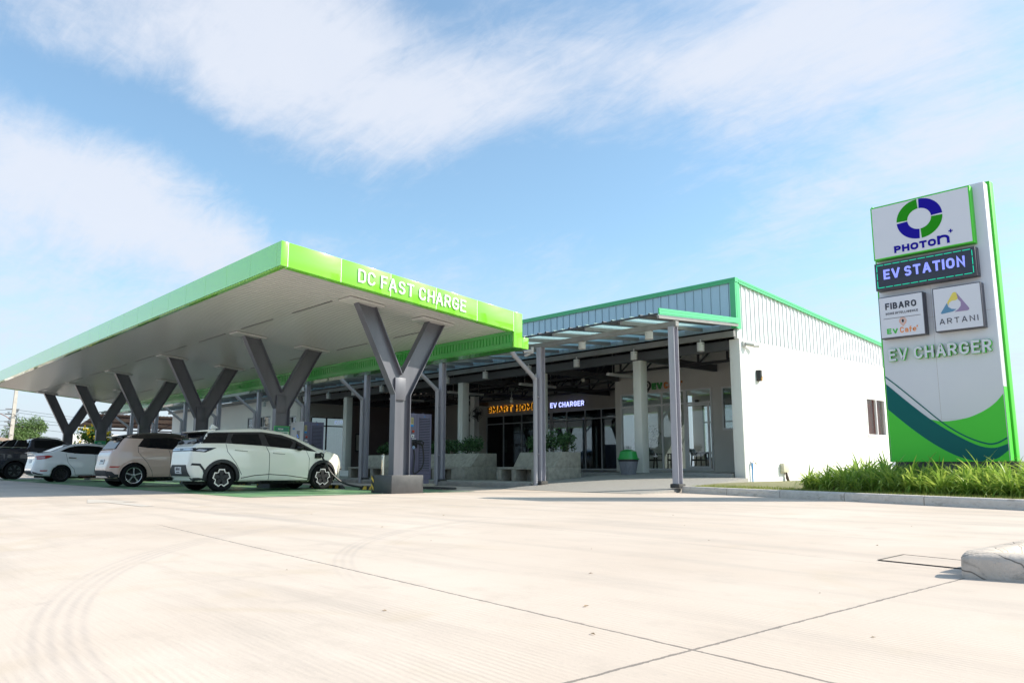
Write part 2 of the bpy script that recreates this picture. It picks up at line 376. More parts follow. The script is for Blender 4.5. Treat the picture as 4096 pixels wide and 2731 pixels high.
# ================================================================== SETTING
def ground_mat():
    m = bpy.data.materials.new('concrete_paving'); m.use_nodes = True
    t = NT(m.node_tree); p = t.n['Principled BSDF']
    g = t.node('ShaderNodeNewGeometry'); pos = g.outputs['Position']
    s = t.node('ShaderNodeSeparateXYZ'); t.link(pos, s.inputs[0]); x, y = s.outputs[0], s.outputs[1]
    big = t.noise(pos, .35, 5, .6, .5); mid = t.noise(pos, 2.2, 6, .65); fine = t.noise(pos, 30, 4, .7); grit = t.noise(pos, 120, 2, .6)
    sweep = t.noise(t.mapping(pos, scale=(.25, 1.6, 1), rot=(0, 0, R(8))), 1.3, 5, .62)
    c = t.ramp(big, [(.32, (.50, .415, .345)), (.68, (.60, .515, .445))])
    c = t.mix(t.m('MULTIPLY', t.smooth(sweep, .46, .70), .65), c, (.435, .375, .325))
    c = t.mix(t.m('MULTIPLY', t.smooth(mid, .55, .8), .35), c, (.62, .545, .48))
    c = t.mix(t.m('MULTIPLY', t.smooth(mid, .47, .28), .38), c, (.40, .345, .295))
    c = t.mix(t.m('MULTIPLY', t.smooth(fine, .60, .78), .38), c, (.36, .33, .30))
    c = t.mix(t.m('MULTIPLY', t.smooth(grit, .62, .74), .45), c, (.30, .28, .26))
    # worn blotches of dirt
    bl = t.noise(pos, .9, 3, .5, 1.2)
    c = t.mix(t.m('MULTIPLY', t.smooth(bl, .56, .76), .42), c, (.47, .385, .285))
    # oil and water stains, scattered
    st = t.noise(pos, 1.7, 5, .6, 2.0); sp = t.noise(pos, .25, 2)
    c = t.mix(t.m('MULTIPLY', t.m('MULTIPLY', t.smooth(st, .64, .74), t.smooth(sp, .45, .6)), .30), c, (.30, .27, .25))
    # each cast slab has a slightly different tone
    sl_ = t.m('ADD', t.m('MULTIPLY', t.m('GREATER_THAN', x, -1.62), .5), t.m('MULTIPLY', t.m('GREATER_THAN', t.m('ADD', y, t.m('MULTIPLY', x, .085)), 2.13), .35))
    sl_ = t.m('ADD', sl_, t.m('MULTIPLY', t.m('GREATER_THAN', t.m('ADD', y, t.m('MULTIPLY', x, .112)), 4.85), -.5))
    c = t.mix(t.m('MULTIPLY', sl_, .22), c, (.58, .50, .43))
    # tyre marks: concentric arcs left by one turning car
    dxx = t.m('ADD', x, 1.91); dyy = t.m('SUBTRACT', y, 7.21)
    rr = t.m('SQRT', t.m('ADD', t.m('MULTIPLY', dxx, dxx), t.m('MULTIPLY', dyy, dyy)))
    ang = t.m('ARCTAN2', t.m('MULTIPLY', dyy, -1.0), t.m('MULTIPLY', dxx, -1.0))
    tot = None
    for r0, w, a0, a1, k in ((6.60, .14, .5, 1.75, .26), (5.25, .10, .2, 1.15, .26), (5.02, .07, .1, .8, .16), (7.6, .12, .1, 1.1, .12), (9.3, .16, -.2, .9, .14), (3.9, .1, -.3, .5, .10)):
        d = t.m('ABSOLUTE', t.m('SUBTRACT', rr, r0))
        band = t.smooth(d, w, w * .6)
        tread = t.m('ADD', t.m('MULTIPLY', t.m('SINE', t.m('MULTIPLY', t.m('SUBTRACT', rr, r0), 2 * math.pi / .055)), .5), .5)
        am = t.m('MULTIPLY', t.smooth(ang, a0 - .25, a0 + .25), t.smooth(ang, a1 + .2, a1 - .2))
        q = t.m('MULTIPLY', t.m('MULTIPLY', band, t.m('MULTIPLY', am, k)), t.m('ADD', t.m('MULTIPLY', tread, .8), .2))
        q = t.m('MULTIPLY', q, t.smooth(mid, .25, .6))
        tot = q if tot is None else t.m('ADD', tot, q)
    # straight drive tracks along the parking front
    for y0, w, k in ((3.6, .22, .22), (4.3, .16, .15), (5.0, .2, .18)):
        yy = t.m('SUBTRACT', t.m('ADD', y, t.m('MULTIPLY', x, .06)), y0)
        yy = t.m('ADD', yy, t.m('MULTIPLY', t.m('SINE', t.m('MULTIPLY', x, .35)), .25))
        q = t.m('MULTIPLY', t.smooth(t.m('ABSOLUTE', yy), w, w * .3), t.m('MULTIPLY', t.smooth(x, -5, -8), k))
        q = t.m('MULTIPLY', q, t.smooth(sweep, .3, .6))
        tot = t.m('ADD', tot, q)
    c = t.mix(tot, c, (.27, .25, .25))
    # saw-cut joints
    wob = t.m('MULTIPLY', t.m('SUBTRACT', t.noise(pos, 9, 5, .75), .5), .026)
    wid = t.m('ADD', t.m('MULTIPLY', t.noise(pos, 14, 3, .6), .013), .001)
    def joint(slope, y0, x0):
        return t.m('ABSOLUTE', t.m('ADD', wob, t.m('SUBTRACT', t.m('ADD', y, t.m('MULTIPLY', t.m('SUBTRACT', x, x0), slope)), y0)))
    j1 = t.m('MULTIPLY', t.m('LESS_THAN', joint(.085, 2.27, -1.64), wid), t.smooth(x, -8.9, -8.3))
    j2 = t.m('MULTIPLY', t.m('LESS_THAN', joint(.112, 5.11, -2.3), t.m('MULTIPLY', wid, .6)), t.m('MULTIPLY', t.smooth(x, -10.5, -8.5), .5))
    jx = t.m('LESS_THAN', t.m('ABSOLUTE', t.m('ADD', t.m('ADD', x, 1.62), wob)), wid)
    jj = t.m('MAXIMUM', t.m('MAXIMUM', j1, j2), jx)
    c = t.mix(t.m('MULTIPLY', jj, .7), c, (.10, .09, .085))
    t.link(c, p.inputs['Base Color']); p.inputs['Roughness'].default_value = .8; p.inputs['Specular IOR Level'].default_value = .3
    # broom finish
    br = t.noise(t.mapping(pos, scale=(1.2, 42, 1), rot=(0, 0, R(5))), 1.0, 3, .6)
    w2 = t.node('ShaderNodeTexWave', wave_type='BANDS', bands_direction='Y'); t.link(t.mapping(pos, rot=(0, 0, R(4))), w2.inputs[0])
    w2.inputs['Scale'].default_value = 11; w2.inputs['Distortion'].default_value = 1.2; w2.inputs['Detail'].default_value = 2
    h = t.m('ADD', t.m('MULTIPLY', br, .5), t.m('MULTIPLY', w2.outputs['Fac'], t.m('MULTIPLY', t.smooth(mid, .40, .62), t.m('MULTIPLY', t.smooth(x, -4.2, -1.8), .34))))
    h = t.m('ADD', h, t.m('MULTIPLY', fine, .5))
    h = t.m('SUBTRACT', h, t.m('MULTIPLY', jj, 1.5))
    bn = t.node('ShaderNodeBump'); bn.inputs['Strength'].default_value = .36; bn.inputs['Distance'].default_value = .006
    t.link(h, bn.inputs['Height']); t.link(bn.outputs[0], p.inputs['Normal'])
    return m
GM = ground_mat()
structure(MB().add([(-900, -300, 0), (300, -300, 0), (300, 900, 0), (-900, 900, 0)], [(0, 1, 2, 3)]).build('ground', GM, fix=False))

M('terrace_concrete', (.34, .32, .29), .85, nscale=3, namt=.22, bump=.3)
M('ramp_aggregate', (.30, .285, .265), .9, nscale=60, namt=.4, bump=.8, bscale=90)
M('kerb_concrete', (.70, .62, .53), .85, nscale=5, namt=.16, bump=.5, bscale=25)
M('white_wall', (.80, .79, .77), .75, nscale=.7, namt=.03, bump=.08, bscale=18)
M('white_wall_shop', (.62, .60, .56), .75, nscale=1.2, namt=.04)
M('tile_floor', (.33, .32, .31), .35, nscale=4, namt=.1)

# terrace in front of the shops, with a worn front edge
t_ = MB().box(-57.2, -15.9, 15.02, 19.14, 0, .14)
structure(t_.build('terrace', MATS['terrace_concrete'], bevel=.012))
# exposed aggregate ramp that climbs to the shop floor
rp = MB(); NX, NY = 16, 12
def ramp_z(u, v):
    w = max(0, min(1, (u - .06) / .3)); w = w * w * (3 - 2 * w)
    base = .145 * min(1, max(0, (v - .22) / .2)) if v > .22 else 0
    rise = .40 * v ** .9 * (1 - .32 * max(0, (u - .55) / .45)) * 1.0
    return max(.006, base * (1 - w) + rise * w)
for j in range(NY + 1):
    for i in range(NX + 1):
        u, v = i / NX, j / NY
        xf = -17.6 + u * 6.55; yf = 14.35 - .95 * math.sin(math.pi * min(1, u * 1.05) * .5) + .35 * u
        xb = -18.6 + u * 6.92; x_ = xf + (xb - xf) * v; y_ = yf + (19.135 - yf) * v
        if u == 1: x_ = -11.02 - .64 * max(0, (y_ - 15.2) / 3.9)
        rp.v.append((x_, y_, ramp_z(u, v)))
for j in range(NY):
    for i in range(NX):
        a = j * (NX + 1) + i; rp.f.append((a, a + 1, a + NX + 2, a + NX + 1)); rp.m.append(0)
o_ = len(rp.v)
edge = [j * (NX + 1) + NX for j in range(NY + 1)]
for e in edge: rp.v.append((rp.v[e][0], rp.v[e][1], 0))
for j in range(NY): rp.f.append((edge[j], o_ + j, o_ + j + 1, edge[j + 1])); rp.m.append(0)
structure(rp.build('ramp', MATS['ramp_aggregate'], smooth=True, fix=False))

# kerbs: rounded concrete sections with mortar joints
def kerb_run(name, pts, w=.17, h=.15, seg=1.55, cap0=False, mat='kerb_concrete'):
    mb = MB(); rng = random.Random(4)
    prof = [(-w / 2, 0), (-w / 2, h * .72), (-w * .42, h * .90), (-w * .28, h * .985), (0, h), (w * .3, h * .99), (w / 2, h * .93), (w / 2, 0)]
    for a, b in zip(pts[:-1], pts[1:]):
        a, b = Vector((*a, 0)), Vector((*b, 0)); L = (b - a).length; n = max(1, round(L / seg)); d = (b - a) / n
        r = Vector((-d.y, d.x, 0)).normalized()
        for k in range(n):
            p, q = a + d * k, a + d * (k + 1); g = d.normalized() * .012
            dzv = rng.uniform(-.004, .004); V = []
            st = [(p + g, 1), (q - g, 1)]
            if cap0 and k == 0: st = [(p, .80), (p + g * 1.2, .93), (p + g * 3.5, 1), (q - g, 1)]
            for c_, sc_ in st:
                for (o, z) in prof: V.append(c_ + r * (o * (sc_ + (1 - sc_) * .3)) + Vector((0, 0, (z * sc_ if z > 0 else 0) + (dzv if z > 0 else 0))))
            P = len(prof); F = []
            for s_ in range(len(st) - 1):
                F += [(s_ * P + i, s_ * P + (i + 1) % P, (s_ + 1) * P + (i + 1) % P, (s_ + 1) * P + i) for i in range(P)]
            F += [tuple(range(P))[::-1], tuple(range((len(st) - 1) * P, len(st) * P))]
            mb.add(V, F, 0)
            if k < n - 1:
                V = []
                for c_ in (q - g * 1.6, q + g * 1.6):
                    for (o, z) in prof: V.append(c_ + r * (o * .965) + Vector((0, 0, z * .97)))
                mb.add(V, [(i, (i + 1) % P, P + (i + 1) % P, P + i) for i in range(P)], 1)
    return structure(mb.build(name, [MATS[mat], M('kerb_mortar', (.44, .36, .29), .9, nscale=9, namt=.2)], smooth=True, auto=50))
def stain_mat(name, a, b, dark, crack):
    m = bpy.data.materials.new(name); m.use_nodes = True; MATS[name] = m
    t = NT(m.node_tree); p = t.n['Principled BSDF']; g = t.node('ShaderNodeNewGeometry'); pos = g.outputs['Position']
    n = t.noise(pos, 6, 7, .65, .6); n2 = t.noise(t.mapping(pos, scale=(1, 1, 3)), 4.5, 6, .7, 1.0); n3 = t.noise(pos, 60, 4, .7)
    c = t.ramp(n, [(.3, a), (.7, b)])
    c = t.mix(t.m('MULTIPLY', t.smooth(n2, .52, .68), .75), c, dark)
    c = t.mix(t.m('MULTIPLY', t.smooth(n3, .62, .75), .35), c, (.16, .14, .12))
    if crack:
        v = t.node('ShaderNodeTexVoronoi', feature='DISTANCE_TO_EDGE'); v.inputs['Scale'].default_value = 3.4
        q = t.node('ShaderNodeMixRGB'); q.inputs[0].default_value = .12; t.link(pos, q.inputs[1]); nn = t.node('ShaderNodeTexNoise'); nn.inputs['Scale'].default_value = 5; t.link(pos, nn.inputs['Vector']); t.link(nn.outputs[1], q.inputs[2]); t.link(q.outputs[0], v.inputs['Vector'])
        c = t.mix(t.m('MULTIPLY', t.m('LESS_THAN', v.outputs['Distance'], .012), .75), c, (.10, .085, .07))
    t.link(c, p.inputs['Base Color']); p.inputs['Roughness'].default_value = .9
    bn = t.node('ShaderNodeBump'); bn.inputs['Strength'].default_value = .7; bn.inputs['Distance'].default_value = .012
    t.link(t.m('ADD', n3, t.m('MULTIPLY', n, 1.5)), bn.inputs['Height']); t.link(bn.outputs[0], p.inputs['Normal'])
    return m
stain_mat('kerb_concrete', (.62, .55, .48), (.76, .68, .60), (.44, .36, .28), False)
stain_mat('kerb_old', (.50, .43, .36), (.66, .57, .49), (.34, .29, .24), True)
kerb_run('kerb', [(-10.93, 15.22), (-3.4, 12.68), (4.2, 10.1)])
kerb_run('kerb', [(-1.655, 4.86), (-.2, 5.28), (2.6, 6.1)], w=.20, h=.135, cap0=True, mat='kerb_old')
kerb_run('kerb', [(-1.62, 5.02), (-1.60, 7.2), (-1.3, 9.0)], w=.15, h=.13, cap0=True, mat='kerb_old')

# planted bed behind the kerb
M('bed_soil', (.20, .19, .09), .95, nscale=6, namt=.4, bump=.6)
bed = MB()
for (a, b) in (((-10.9, 15.3), (-11.84, 19.2)), ((-7.2, 14.05), (-11.84, 22.5)), ((-3.4, 12.76), (-7.0, 22.5)), ((4.2, 10.2), (4.0, 20.0))):
    for k in range(5):
        q = k / 4; bed.v.append((a[0] + (b[0] - a[0]) * q, a[1] + (b[1] - a[1]) * q, .115 + .06 * min(1, q * 3)))
for i in range(3):
    for k in range(4): a = i * 5 + k; bed.f.append((a, a + 5, a + 6, a + 1)); bed.m.append(0)
structure(bed.build('planting_bed', MATS['bed_soil'], fix=False))
# sunken drain cover
M('drain_concrete', (.47, .44, .41), .85, nscale=9, namt=.2, bump=.4)
M('gap_dark', (.05, .045, .04), .95)
dc = thing('drain_cover', 'rectangular concrete drain cover set flush in the paving beside the broken kerb', 'drain cover', (-2.05, 5.42, 0))
c4 = [(-2.28, 5.24), (-1.74, 5.17), (-1.80, 5.60), (-2.30, 5.68)]
cc = np.mean(c4, 0)
MB().prism(c4, lambda a, b, d: (a, b, d), .001, .004).build('cover_gap', MATS['gap_dark'], dc)
MB().prism([tuple(cc + (np.array(p) - cc) * .955) for p in c4], lambda a, b, d: (a, b, d), .001, .005).build('cover_slab', GM, dc)
for k in range(4):
    a_, b_ = Vector((*c4[k], .0056)), Vector((*c4[(k + 1) % 4], .0056)); MB().bar(a_, b_, .011, .002).build('gap', M('gap_grey', (.13, .115, .10), .95), dc)

# painted charging bays
def paint_mat(name, col, worn, rough=.4, thr=(.35, .62)):
    m = bpy.data.materials.new(name); m.use_nodes = True; MATS[name] = m
    t = NT(m.node_tree); p = t.n['Principled BSDF']; g = t.node('ShaderNodeNewGeometry'); pos = g.outputs['Position']
    n = t.noise(t.mapping(pos, scale=(1, .5, 1)), 3.2, 7, .68, .4); n2 = t.noise(pos, .8, 4)
    f = t.smooth(t.m('ADD', t.m('MULTIPLY', n, .7), t.m('MULTIPLY', n2, .3)), *thr)
    c = t.mix(f, worn, col); t.link(c, p.inputs['Base Color'])
    t.link(t.m('ADD', t.m('MULTIPLY', n, .35), rough - .17), p.inputs['Roughness'])
    return m
paint_mat('bay_green', (.085, .26, .105), (.21, .34, .17), .42)
paint_mat('bay_white', (.62, .64, .60), (.30, .38, .27), .5, (.3, .6))
paint_mat('arrow_white', (.60, .55, .50), (.50, .44, .38), .6, (.35, .7))
structure(MB().add([(-45.2, 6.75, .004), (-14.85, 6.55, .004), (-14.85, 12.25, .004), (-45.2, 12.25, .004)], [(0, 1, 2, 3)]).build('charging_bay_paint', MATS['bay_green'], fix=False))
bl_ = MB()
for x_ in [-15.05 - 3.0 * i for i in range(11)]:
    bl_.add([(x_ - .05, 6.7, .008), (x_ + .05, 6.7, .008), (x_ + .05, 12.2, .008), (x_ - .05, 12.2, .008)], [(0, 1, 2, 3)])
for x_ in [-18.05 - 6.0 * i for i in range(5)]:
    bl_.add([(x_ - .05, 6.7, .008), (x_ + .05, 6.7, .008), (x_ + .05, 12.2, .008), (x_ - .05, 12.2, .008)], [(0, 1, 2, 3)]) if False else None
bl_.add([(-45.2, 12.15, .0085), (-14.9, 12.15, .0085), (-14.9, 12.25, .0085), (-45.2, 12.25, .0085)], [(0, 1, 2, 3)])
structure(bl_.build('bay_lines', MATS['bay_white'], fix=False))
# worn white direction arrow on the drive lane
ar = [(-12.6, 4.1), (-14.4, 4.16), (-14.4, 4.42), (-16.0, 4.02), (-14.4, 3.62), (-14.4, 3.9), (-12.6, 3.92)]
structure(MB().add([(x_, y_, .004) for x_, y_ in ar], [tuple(range(7))]).build('lane_arrow_marking', MATS['arrow_white'], fix=False))

# ================================================================== CANOPY
def canopy_paint():
    m = M('canopy_green', (.20, .66, .035), .12, spec=.6, coat=1)
    return m
CG = canopy_paint()
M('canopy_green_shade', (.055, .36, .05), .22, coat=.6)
M('seam_white', (.82, .83, .80), .5)
M('soffit_white', (.54, .535, .525), .24, spec=.9)
M('letter_white', (.86, .86, .85), .4)
M('roof_metal', (.55, .56, .57), .4, metal=.3)
M('strip_grey', (.17, .17, .17), .5)
def zs(y): return 4.46 - .098 * (y - 6.59)
X0, X1 = -45.6, -14.0; Y0, Y1 = 6.59, 12.69
can = thing('charging_canopy', 'long flat charging canopy with lime green fascia and white ribbed soffit', 'canopy', (-29.8, 9.8, 0))
# soffit: shallow ribbed strips
sf = MB(); p_ = .15; n_ = int((X1 - X0 - .24) / p_); prof = []
for i in range(n_):
    x_ = X1 - .12 - i * p_
    prof += [(x_, 0), (x_ - .118, 0), (x_ - .124, .007), (x_ - .144, .007)]
V = []; F = []
ys_ = [Y0 + .12, Y1]
for (x_, dzv) in prof:
    for y_ in ys_: V.append((x_, y_, zs(y_) + .02 + dzv))
for i in range(len(prof) - 1): F.append((2 * i, 2 * i + 1, 2 * i + 3, 2 * i + 2))
sf.add(V, F); sf.build('soffit', MATS['soffit_white'], can, fix=False)
# roof deck closing the top
MB().hexa([(X0 + .03, Y0 + .03, 4.80), (X1 - .03, Y0 + .03, 4.80), (X1 - .03, 12.95, 4.17), (X0 + .03, 12.95, 4.17),
           (X0 + .03, Y0 + .03, 4.85), (X1 - .03, Y0 + .03, 4.85), (X1 - .03, 12.95, 4.22), (X0 + .03, 12.95, 4.22)]).build('roof_deck', MATS['roof_metal'], can)
fasc_h = .49
def fas(y): return (zs(y), zs(y) + fasc_h)
# front (end) fascia, facing +x : composite panels of 1.2 m
seamY = [6.74, 7.92, 9.13, 10.35, 11.55, 12.71]
def yprism(mb, y0, y1, x0, x1, zlo, zhi, m=0):
    mb.hexa([(x0, y0, zlo(y0)), (x1, y0, zlo(y0)), (x1, y1, zlo(y1)), (x0, y1, zlo(y1)), (x0, y0, zhi(y0)), (x1, y0, zhi(y0)), (x1, y1, zhi(y1)), (x0, y1, zhi(y1))], m)
top = lambda y: zs(y) + .49 - .0
cuts = [Y0] + seamY + [13.0]
for xa, xb in ((X1 - .05, X1), (X0, X0 + .05)):
    mb = MB()
    for a, b in zip(cuts[:-1], cuts[1:]):
        lo = (lambda y: zs(y)) if b < 12.9 else (lambda y: 3.47)
        yprism(mb, a + .006, b - .006, xa, xb, lo, top)
    mb.box(xa, xb, 13.0, 13.2, 3.46, 3.74)
    mb.build('end_fascia', CG, can, bevel=.004)
for y_ in seamY:
    ms = MB(); yprism(ms, y_ - .0055, y_ + .0055, X1 - .04, X1 - .003, zs, top); ms.build('fascia_joint', MATS['seam_white'], can)
# long fascia facing -y
mb = MB(); ms = MB(); x_ = X1 - .19; xs_ = [X1]
while x_ > X0: xs_.append(x_); x_ -= 1.22
xs_.append(X0)
for a, b in zip(xs_[:-1], xs_[1:]):
    mb.box(b + .004, a - .004, Y0, Y0 + .05, 4.46, 4.95)
    if a != X1: MB().box(a - .0045, a + .0045, Y0 + .003, Y0 + .04, 4.462, 4.948).build('fascia_joint', MATS['seam_white'], can)
mb.build('long_fascia', CG, can)
# returns under the fascia
mb = MB()
for a, b in zip(xs_[:-1], xs_[1:]): mb.box(b + .004, a - .004, Y0 + .052, Y0 + .16, 4.448, 4.462)
yprism(mb, Y0 + .16, Y1, X1 - .16, X1 - .052, lambda y: zs(y) - .012, lambda y: zs(y) + .004)
mb.build('fascia_return', CG, can, fix=True)
# rear gutter band with pressed ribs
mb = MB(); mb.box(X0 + .06, X1 - .06, 12.70, 12.74, 3.49, 3.60); mb.box(X0 + .06, X1 - .06, 12.70, 12.74, 3.80, 3.90); mb.box(X0 + .06, X1 - .06, 12.722, 12.74, 3.60, 3.80)
i = 0; x_ = X1 - .15
while x_ > X0 + .2:
    mb.box(x_ - .10, x_ - .012, 12.704, 12.721, 3.603, 3.797); x_ -= .125
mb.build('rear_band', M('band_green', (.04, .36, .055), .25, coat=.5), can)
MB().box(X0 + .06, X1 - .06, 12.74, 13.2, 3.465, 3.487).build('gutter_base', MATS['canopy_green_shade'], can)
MB().box(X0 + .06, X1 - .06, 13.16, 13.2, 3.487, 3.74).box(X0 + .06, X1 - .06, 12.75, 12.77, 3.49, 4.15).build('gutter_side_added_back', M('gutter_grey', (.12, .12, .125), .5), can)  # gutter side darkened, back plate added, to subdue green reflection in the glass
# recessed light strips in the soffit
for i in range(10):
    for y_, l in ((8.61, 1.9), (11.55, 1.7)):
        xa = -17.5 - 3.0 * i; z_ = zs(y_) + .016
        if xa < X0 + .3: continue
        MB().box(xa, xa + l, y_ - .022, y_ + .022, z_ - .008, z_ + .012).build('light_strip', MATS['strip_grey'], can)
letters('DC FAST CHARGE', lambda u, v, d: (X1 + .004 + d, u, v), 8.31, 11.19, 4.395, 4.675, .037, .02, shear=-.0957).build('lettering', MATS['letter_white'], can, fix=True)

# ------------------------------------------------------------------ Y columns
M('steel_grey', (.125, .128, .15), .40, metal=.25, nscale=1.5, namt=.10, stretch=(3, 3, .4))
M('plinth_dark', (.055, .055, .058), .45, nscale=8, namt=.15)
M('hazard_yellow', (.75, .48, .06), .55, nscale=14, namt=.12)
M('black_paint', (.02, .02, .022), .5)
M('pad_white', (.55, .545, .535), .45)
yc = thing('steel_column', '', 'column', (0, 0, 0), 'Y shaped steel columns under the charging canopy')
xw = -.10          # web plane, flange front edge at x = 0
OUT = [(9.94, .40), (9.94, 2.21), (8.90, 4.215), (9.385, 4.17), (10.13, 2.68), (10.87, 4.025), (11.33, 3.98), (10.37, 2.21), (10.37, .40)]
SH = 10.15
OUT = [(a - SH, b) for a, b in OUT]
mb = MB().prism(OUT, lambda a, b, d: (d, a, b), xw - .006, xw + .006)
def ribbon(path, x0, x1, t=.016, side=1):
    # flange plate following a polyline in the y-z plane, thickened towards 'side'
    P = [Vector((0, a, b)) for a, b in path]; n = len(P); Q = []
    for i in range(n):
        d = []
        if i > 0: d.append((P[i] - P[i - 1]).normalized())
        if i < n - 1: d.append((P[i + 1] - P[i]).normalized())
        t_ = sum(d, Vector()).normalized(); nm = Vector((0, -t_.z, t_.y)) * side
        k = 1 / max(.3, math.cos(math.acos(max(-1, min(1, d[0].dot(d[-1])))) / 2)); Q.append(P[i] + nm * t * k)
    for i in range(n - 1):
        a, b, c, d = P[i], P[i + 1], Q[i + 1], Q[i]
        mb.hexa([(x0, a.y, a.z), (x1, a.y, a.z), (x1, b.y, b.z), (x0, b.y, b.z), (x0, d.y, d.z), (x1, d.y, d.z), (x1, c.y, c.z), (x0, c.y, c.z)])
ribbon(OUT[0:3], -.21, 0, side=-1)
ribbon(OUT[3:5], -.21, 0, side=-1); ribbon(OUT[4:6], -.21, 0, side=-1)
ribbon(OUT[6:9], -.21, 0, side=-1)
mb.build('steel_frame', MATS['steel_grey'], yc)
MB().box(xw + .006, xw + .055, 9.965 - SH, 10.25 - SH, 2.09, 2.60).build('cover_plate', MATS['steel_grey'], yc, bevel=.003)
for (a, b) in ((8.62, 9.50), (10.58, 11.5)):
    q = MB(); yprism(q, a - SH, b - SH, -.36, .14, lambda y: zs(y + SH) - .035, lambda y: zs(y + SH) + .005); q.build('cap_plate', MATS['pad_white'], yc)
pb = MB().box(-.60, .22, 9.75 - SH, 10.60 - SH, 0, .40).build('plinth', MATS['plinth_dark'], yc, bevel=.008)
hz_ = MB()
yz = 9.746 - SH
hz_.box(-.598, -.50, yz, yz + .004, .02, .385, 1)
for z_ in (.05, .22, ): hz_.add([(-.597, yz - .002, z_ + .10), (-.502, yz - .002, z_), (-.502, yz - .002, z_ + .075), (-.597, yz - .002, z_ + .175)], [(0, 1, 2, 3)], 0)
hz_.build('hazard_strip', [MATS['hazard_yellow'], MATS['black_paint']], pb, fix=False)
cl = ['nearest Y shaped grey steel column, its web half sunlit, by the right end of the canopy',
      'second Y shaped grey column from the canopy front, behind the pale green hatchback',
      'third Y shaped column from the canopy front, between the green and beige hatchbacks',
      'fourth Y shaped column from the canopy front, behind the beige car with black roof',
      'fifth Y shaped column from the canopy front, with an info board, behind the white sedan',
      'farthest Y shaped column under the canopy, beside the dark pickup']
YX = [-14.95, -20.97, -27.02, -33.0, -39.0, -44.9]
for i, x_ in enumerate(YX):
    if i == 0: yc.location = (x_, SH, 0); yc['label'] = cl[0]
    else: dup(yc, (x_, SH, 0), cl[i])

# ------------------------------------------------------------------ steel posts + downpipes
M('post_grey', (.38, .375, .42), .45, metal=.15, nscale=2, namt=.10, stretch=(4, 4, .3))
M('pipe_grey', (.36, .355, .38), .38, metal=.1, nscale=2, namt=.06)
M('footing_dark', (.06, .058, .056), .8)
post = thing('steel_post', '', 'post', (0, 0, 0), 'steel posts holding up the awning')
w_ = .085
mb = MB()
mb.box(-w_, w_, -w_, -w_ + .014, .20, 3.87); mb.box(-w_, w_, w_ - .014, w_, .20, 3.87); mb.box(-.006, .006, -w_ + .014, w_ - .014, .20, 3.87)
mb.build('shaft', MATS['post_grey'], post)
MB().box(-.13, .13, -.13, .13, .10, .20).build('footing', MATS['footing_dark'], post, bevel=.02)
PX = [-11.06] + [-15.57 - 4.53 * i for i in range(10)]
for i, x_ in enumerate(PX):
    lab = ('sunlit bare H section post at the awning corner beside the ramp' if i == 0 else
           f'{ORD[i]} grey H section awning post counting from the ramp corner')
    if i == 0: post.location = (x_, 15.15, 0); post['label'] = lab
    else: dup(post, (x_, 15.15, 0), lab)
dp = thing('downpipe', '', 'downpipe', (0, 0, 0), 'rainwater downpipes beside the awning posts')
pr = .062
mb = MB()
mb.tube([(0, 0, .02), (0, 0, 2.99)], pr, 14); mb.tube([(0, -.03, 3.01), (0, -.80, 3.58)], pr, 14); mb.tube([(0, -.85, 3.64), (0, -.85, 3.80)], pr, 14)
mb.build('pipe', MATS['pipe_grey'], dp, smooth=True)
for pth in ([(0, 0, 2.93), (0, 0, 2.985), (0, -.025, 3.005), (0, -.075, 3.045)], [(0, -.77, 3.55), (0, -.82, 3.60), (0, -.85, 3.64), (0, -.85, 3.70)]):
    MB().tube(pth, pr + .009, 14).build('elbow', MATS['pipe_grey'], dp, smooth=True)
q = MB()
for z_ in (.14, .20, .26): q.tube([(0, 0, z_), (0, 0, z_ + .025)], pr + .008, 14)
q.build('base_coupling', MATS['pipe_grey'], dp, smooth=True)
for z_ in (.92, 2.48): MB().tube([(0, 0, z_), (0, 0, z_ + .02)], pr + .006, 14).box(.0, .09, -.012, .12, z_, z_ + .02).build('bracket', MATS['pipe_grey'], dp)
for i, x_ in enumerate(PX[1:]):
    lab = f'grey downpipe with cranked top on the {ORD[i + 1]} awning post from the ramp corner'
    if i == 0: dp.location = (x_ - .05, 14.985, 0); dp['label'] = lab
    else: dup(dp, (x_ - .05, 14.985, 0), lab)

# ------------------------------------------------------------------ awning
def awn_mat():
    m = bpy.data.materials.new('translucent_sheet'); m.use_nodes = True; t = NT(m.node_tree); p = t.n['Principled BSDF']
    p.inputs['Base Color'].default_value = (.50, .66, .64, 1); p.inputs['Roughness'].default_value = .3
    tl = t.node('ShaderNodeBsdfTranslucent'); tl.inputs[0].default_value = (.55, .78, .76, 1)
    mx = t.node('ShaderNodeMixShader'); mx.inputs[0].default_value = .55; t.link(p.outputs[0], mx.inputs[1]); t.link(tl.outputs[0], mx.inputs[2])
    t.link(mx.outputs[0], t.n['Material Output'].inputs[0]); return m
AM = awn_mat()
aw = thing('awning', 'grey steel awning with translucent corrugated sheets along the shop fronts', 'awning', (-33, 17, 0))
ya, yb = 14.55, 19.14
def az_(y): return 4.12 + (y - ya) * .098
def right_x(y): return -11.0 - .75 * (y - ya) / 4.6
sh = MB(); V = []; F = []; k = 0
xr = 0.0; prof = []
while xr < 46:
    prof += [(xr, 0), (xr + .20, 0), (xr + .225, .035), (xr + .265, .035)]; xr += .29
for (d, h) in prof:
    for y_ in (ya, yb): V.append((right_x(y_) - .04 - d, y_, az_(y_) + h))
for i in range(len(prof) - 1): F.append((2 * i, 2 * i + 1, 2 * i + 3, 2 * i + 2))
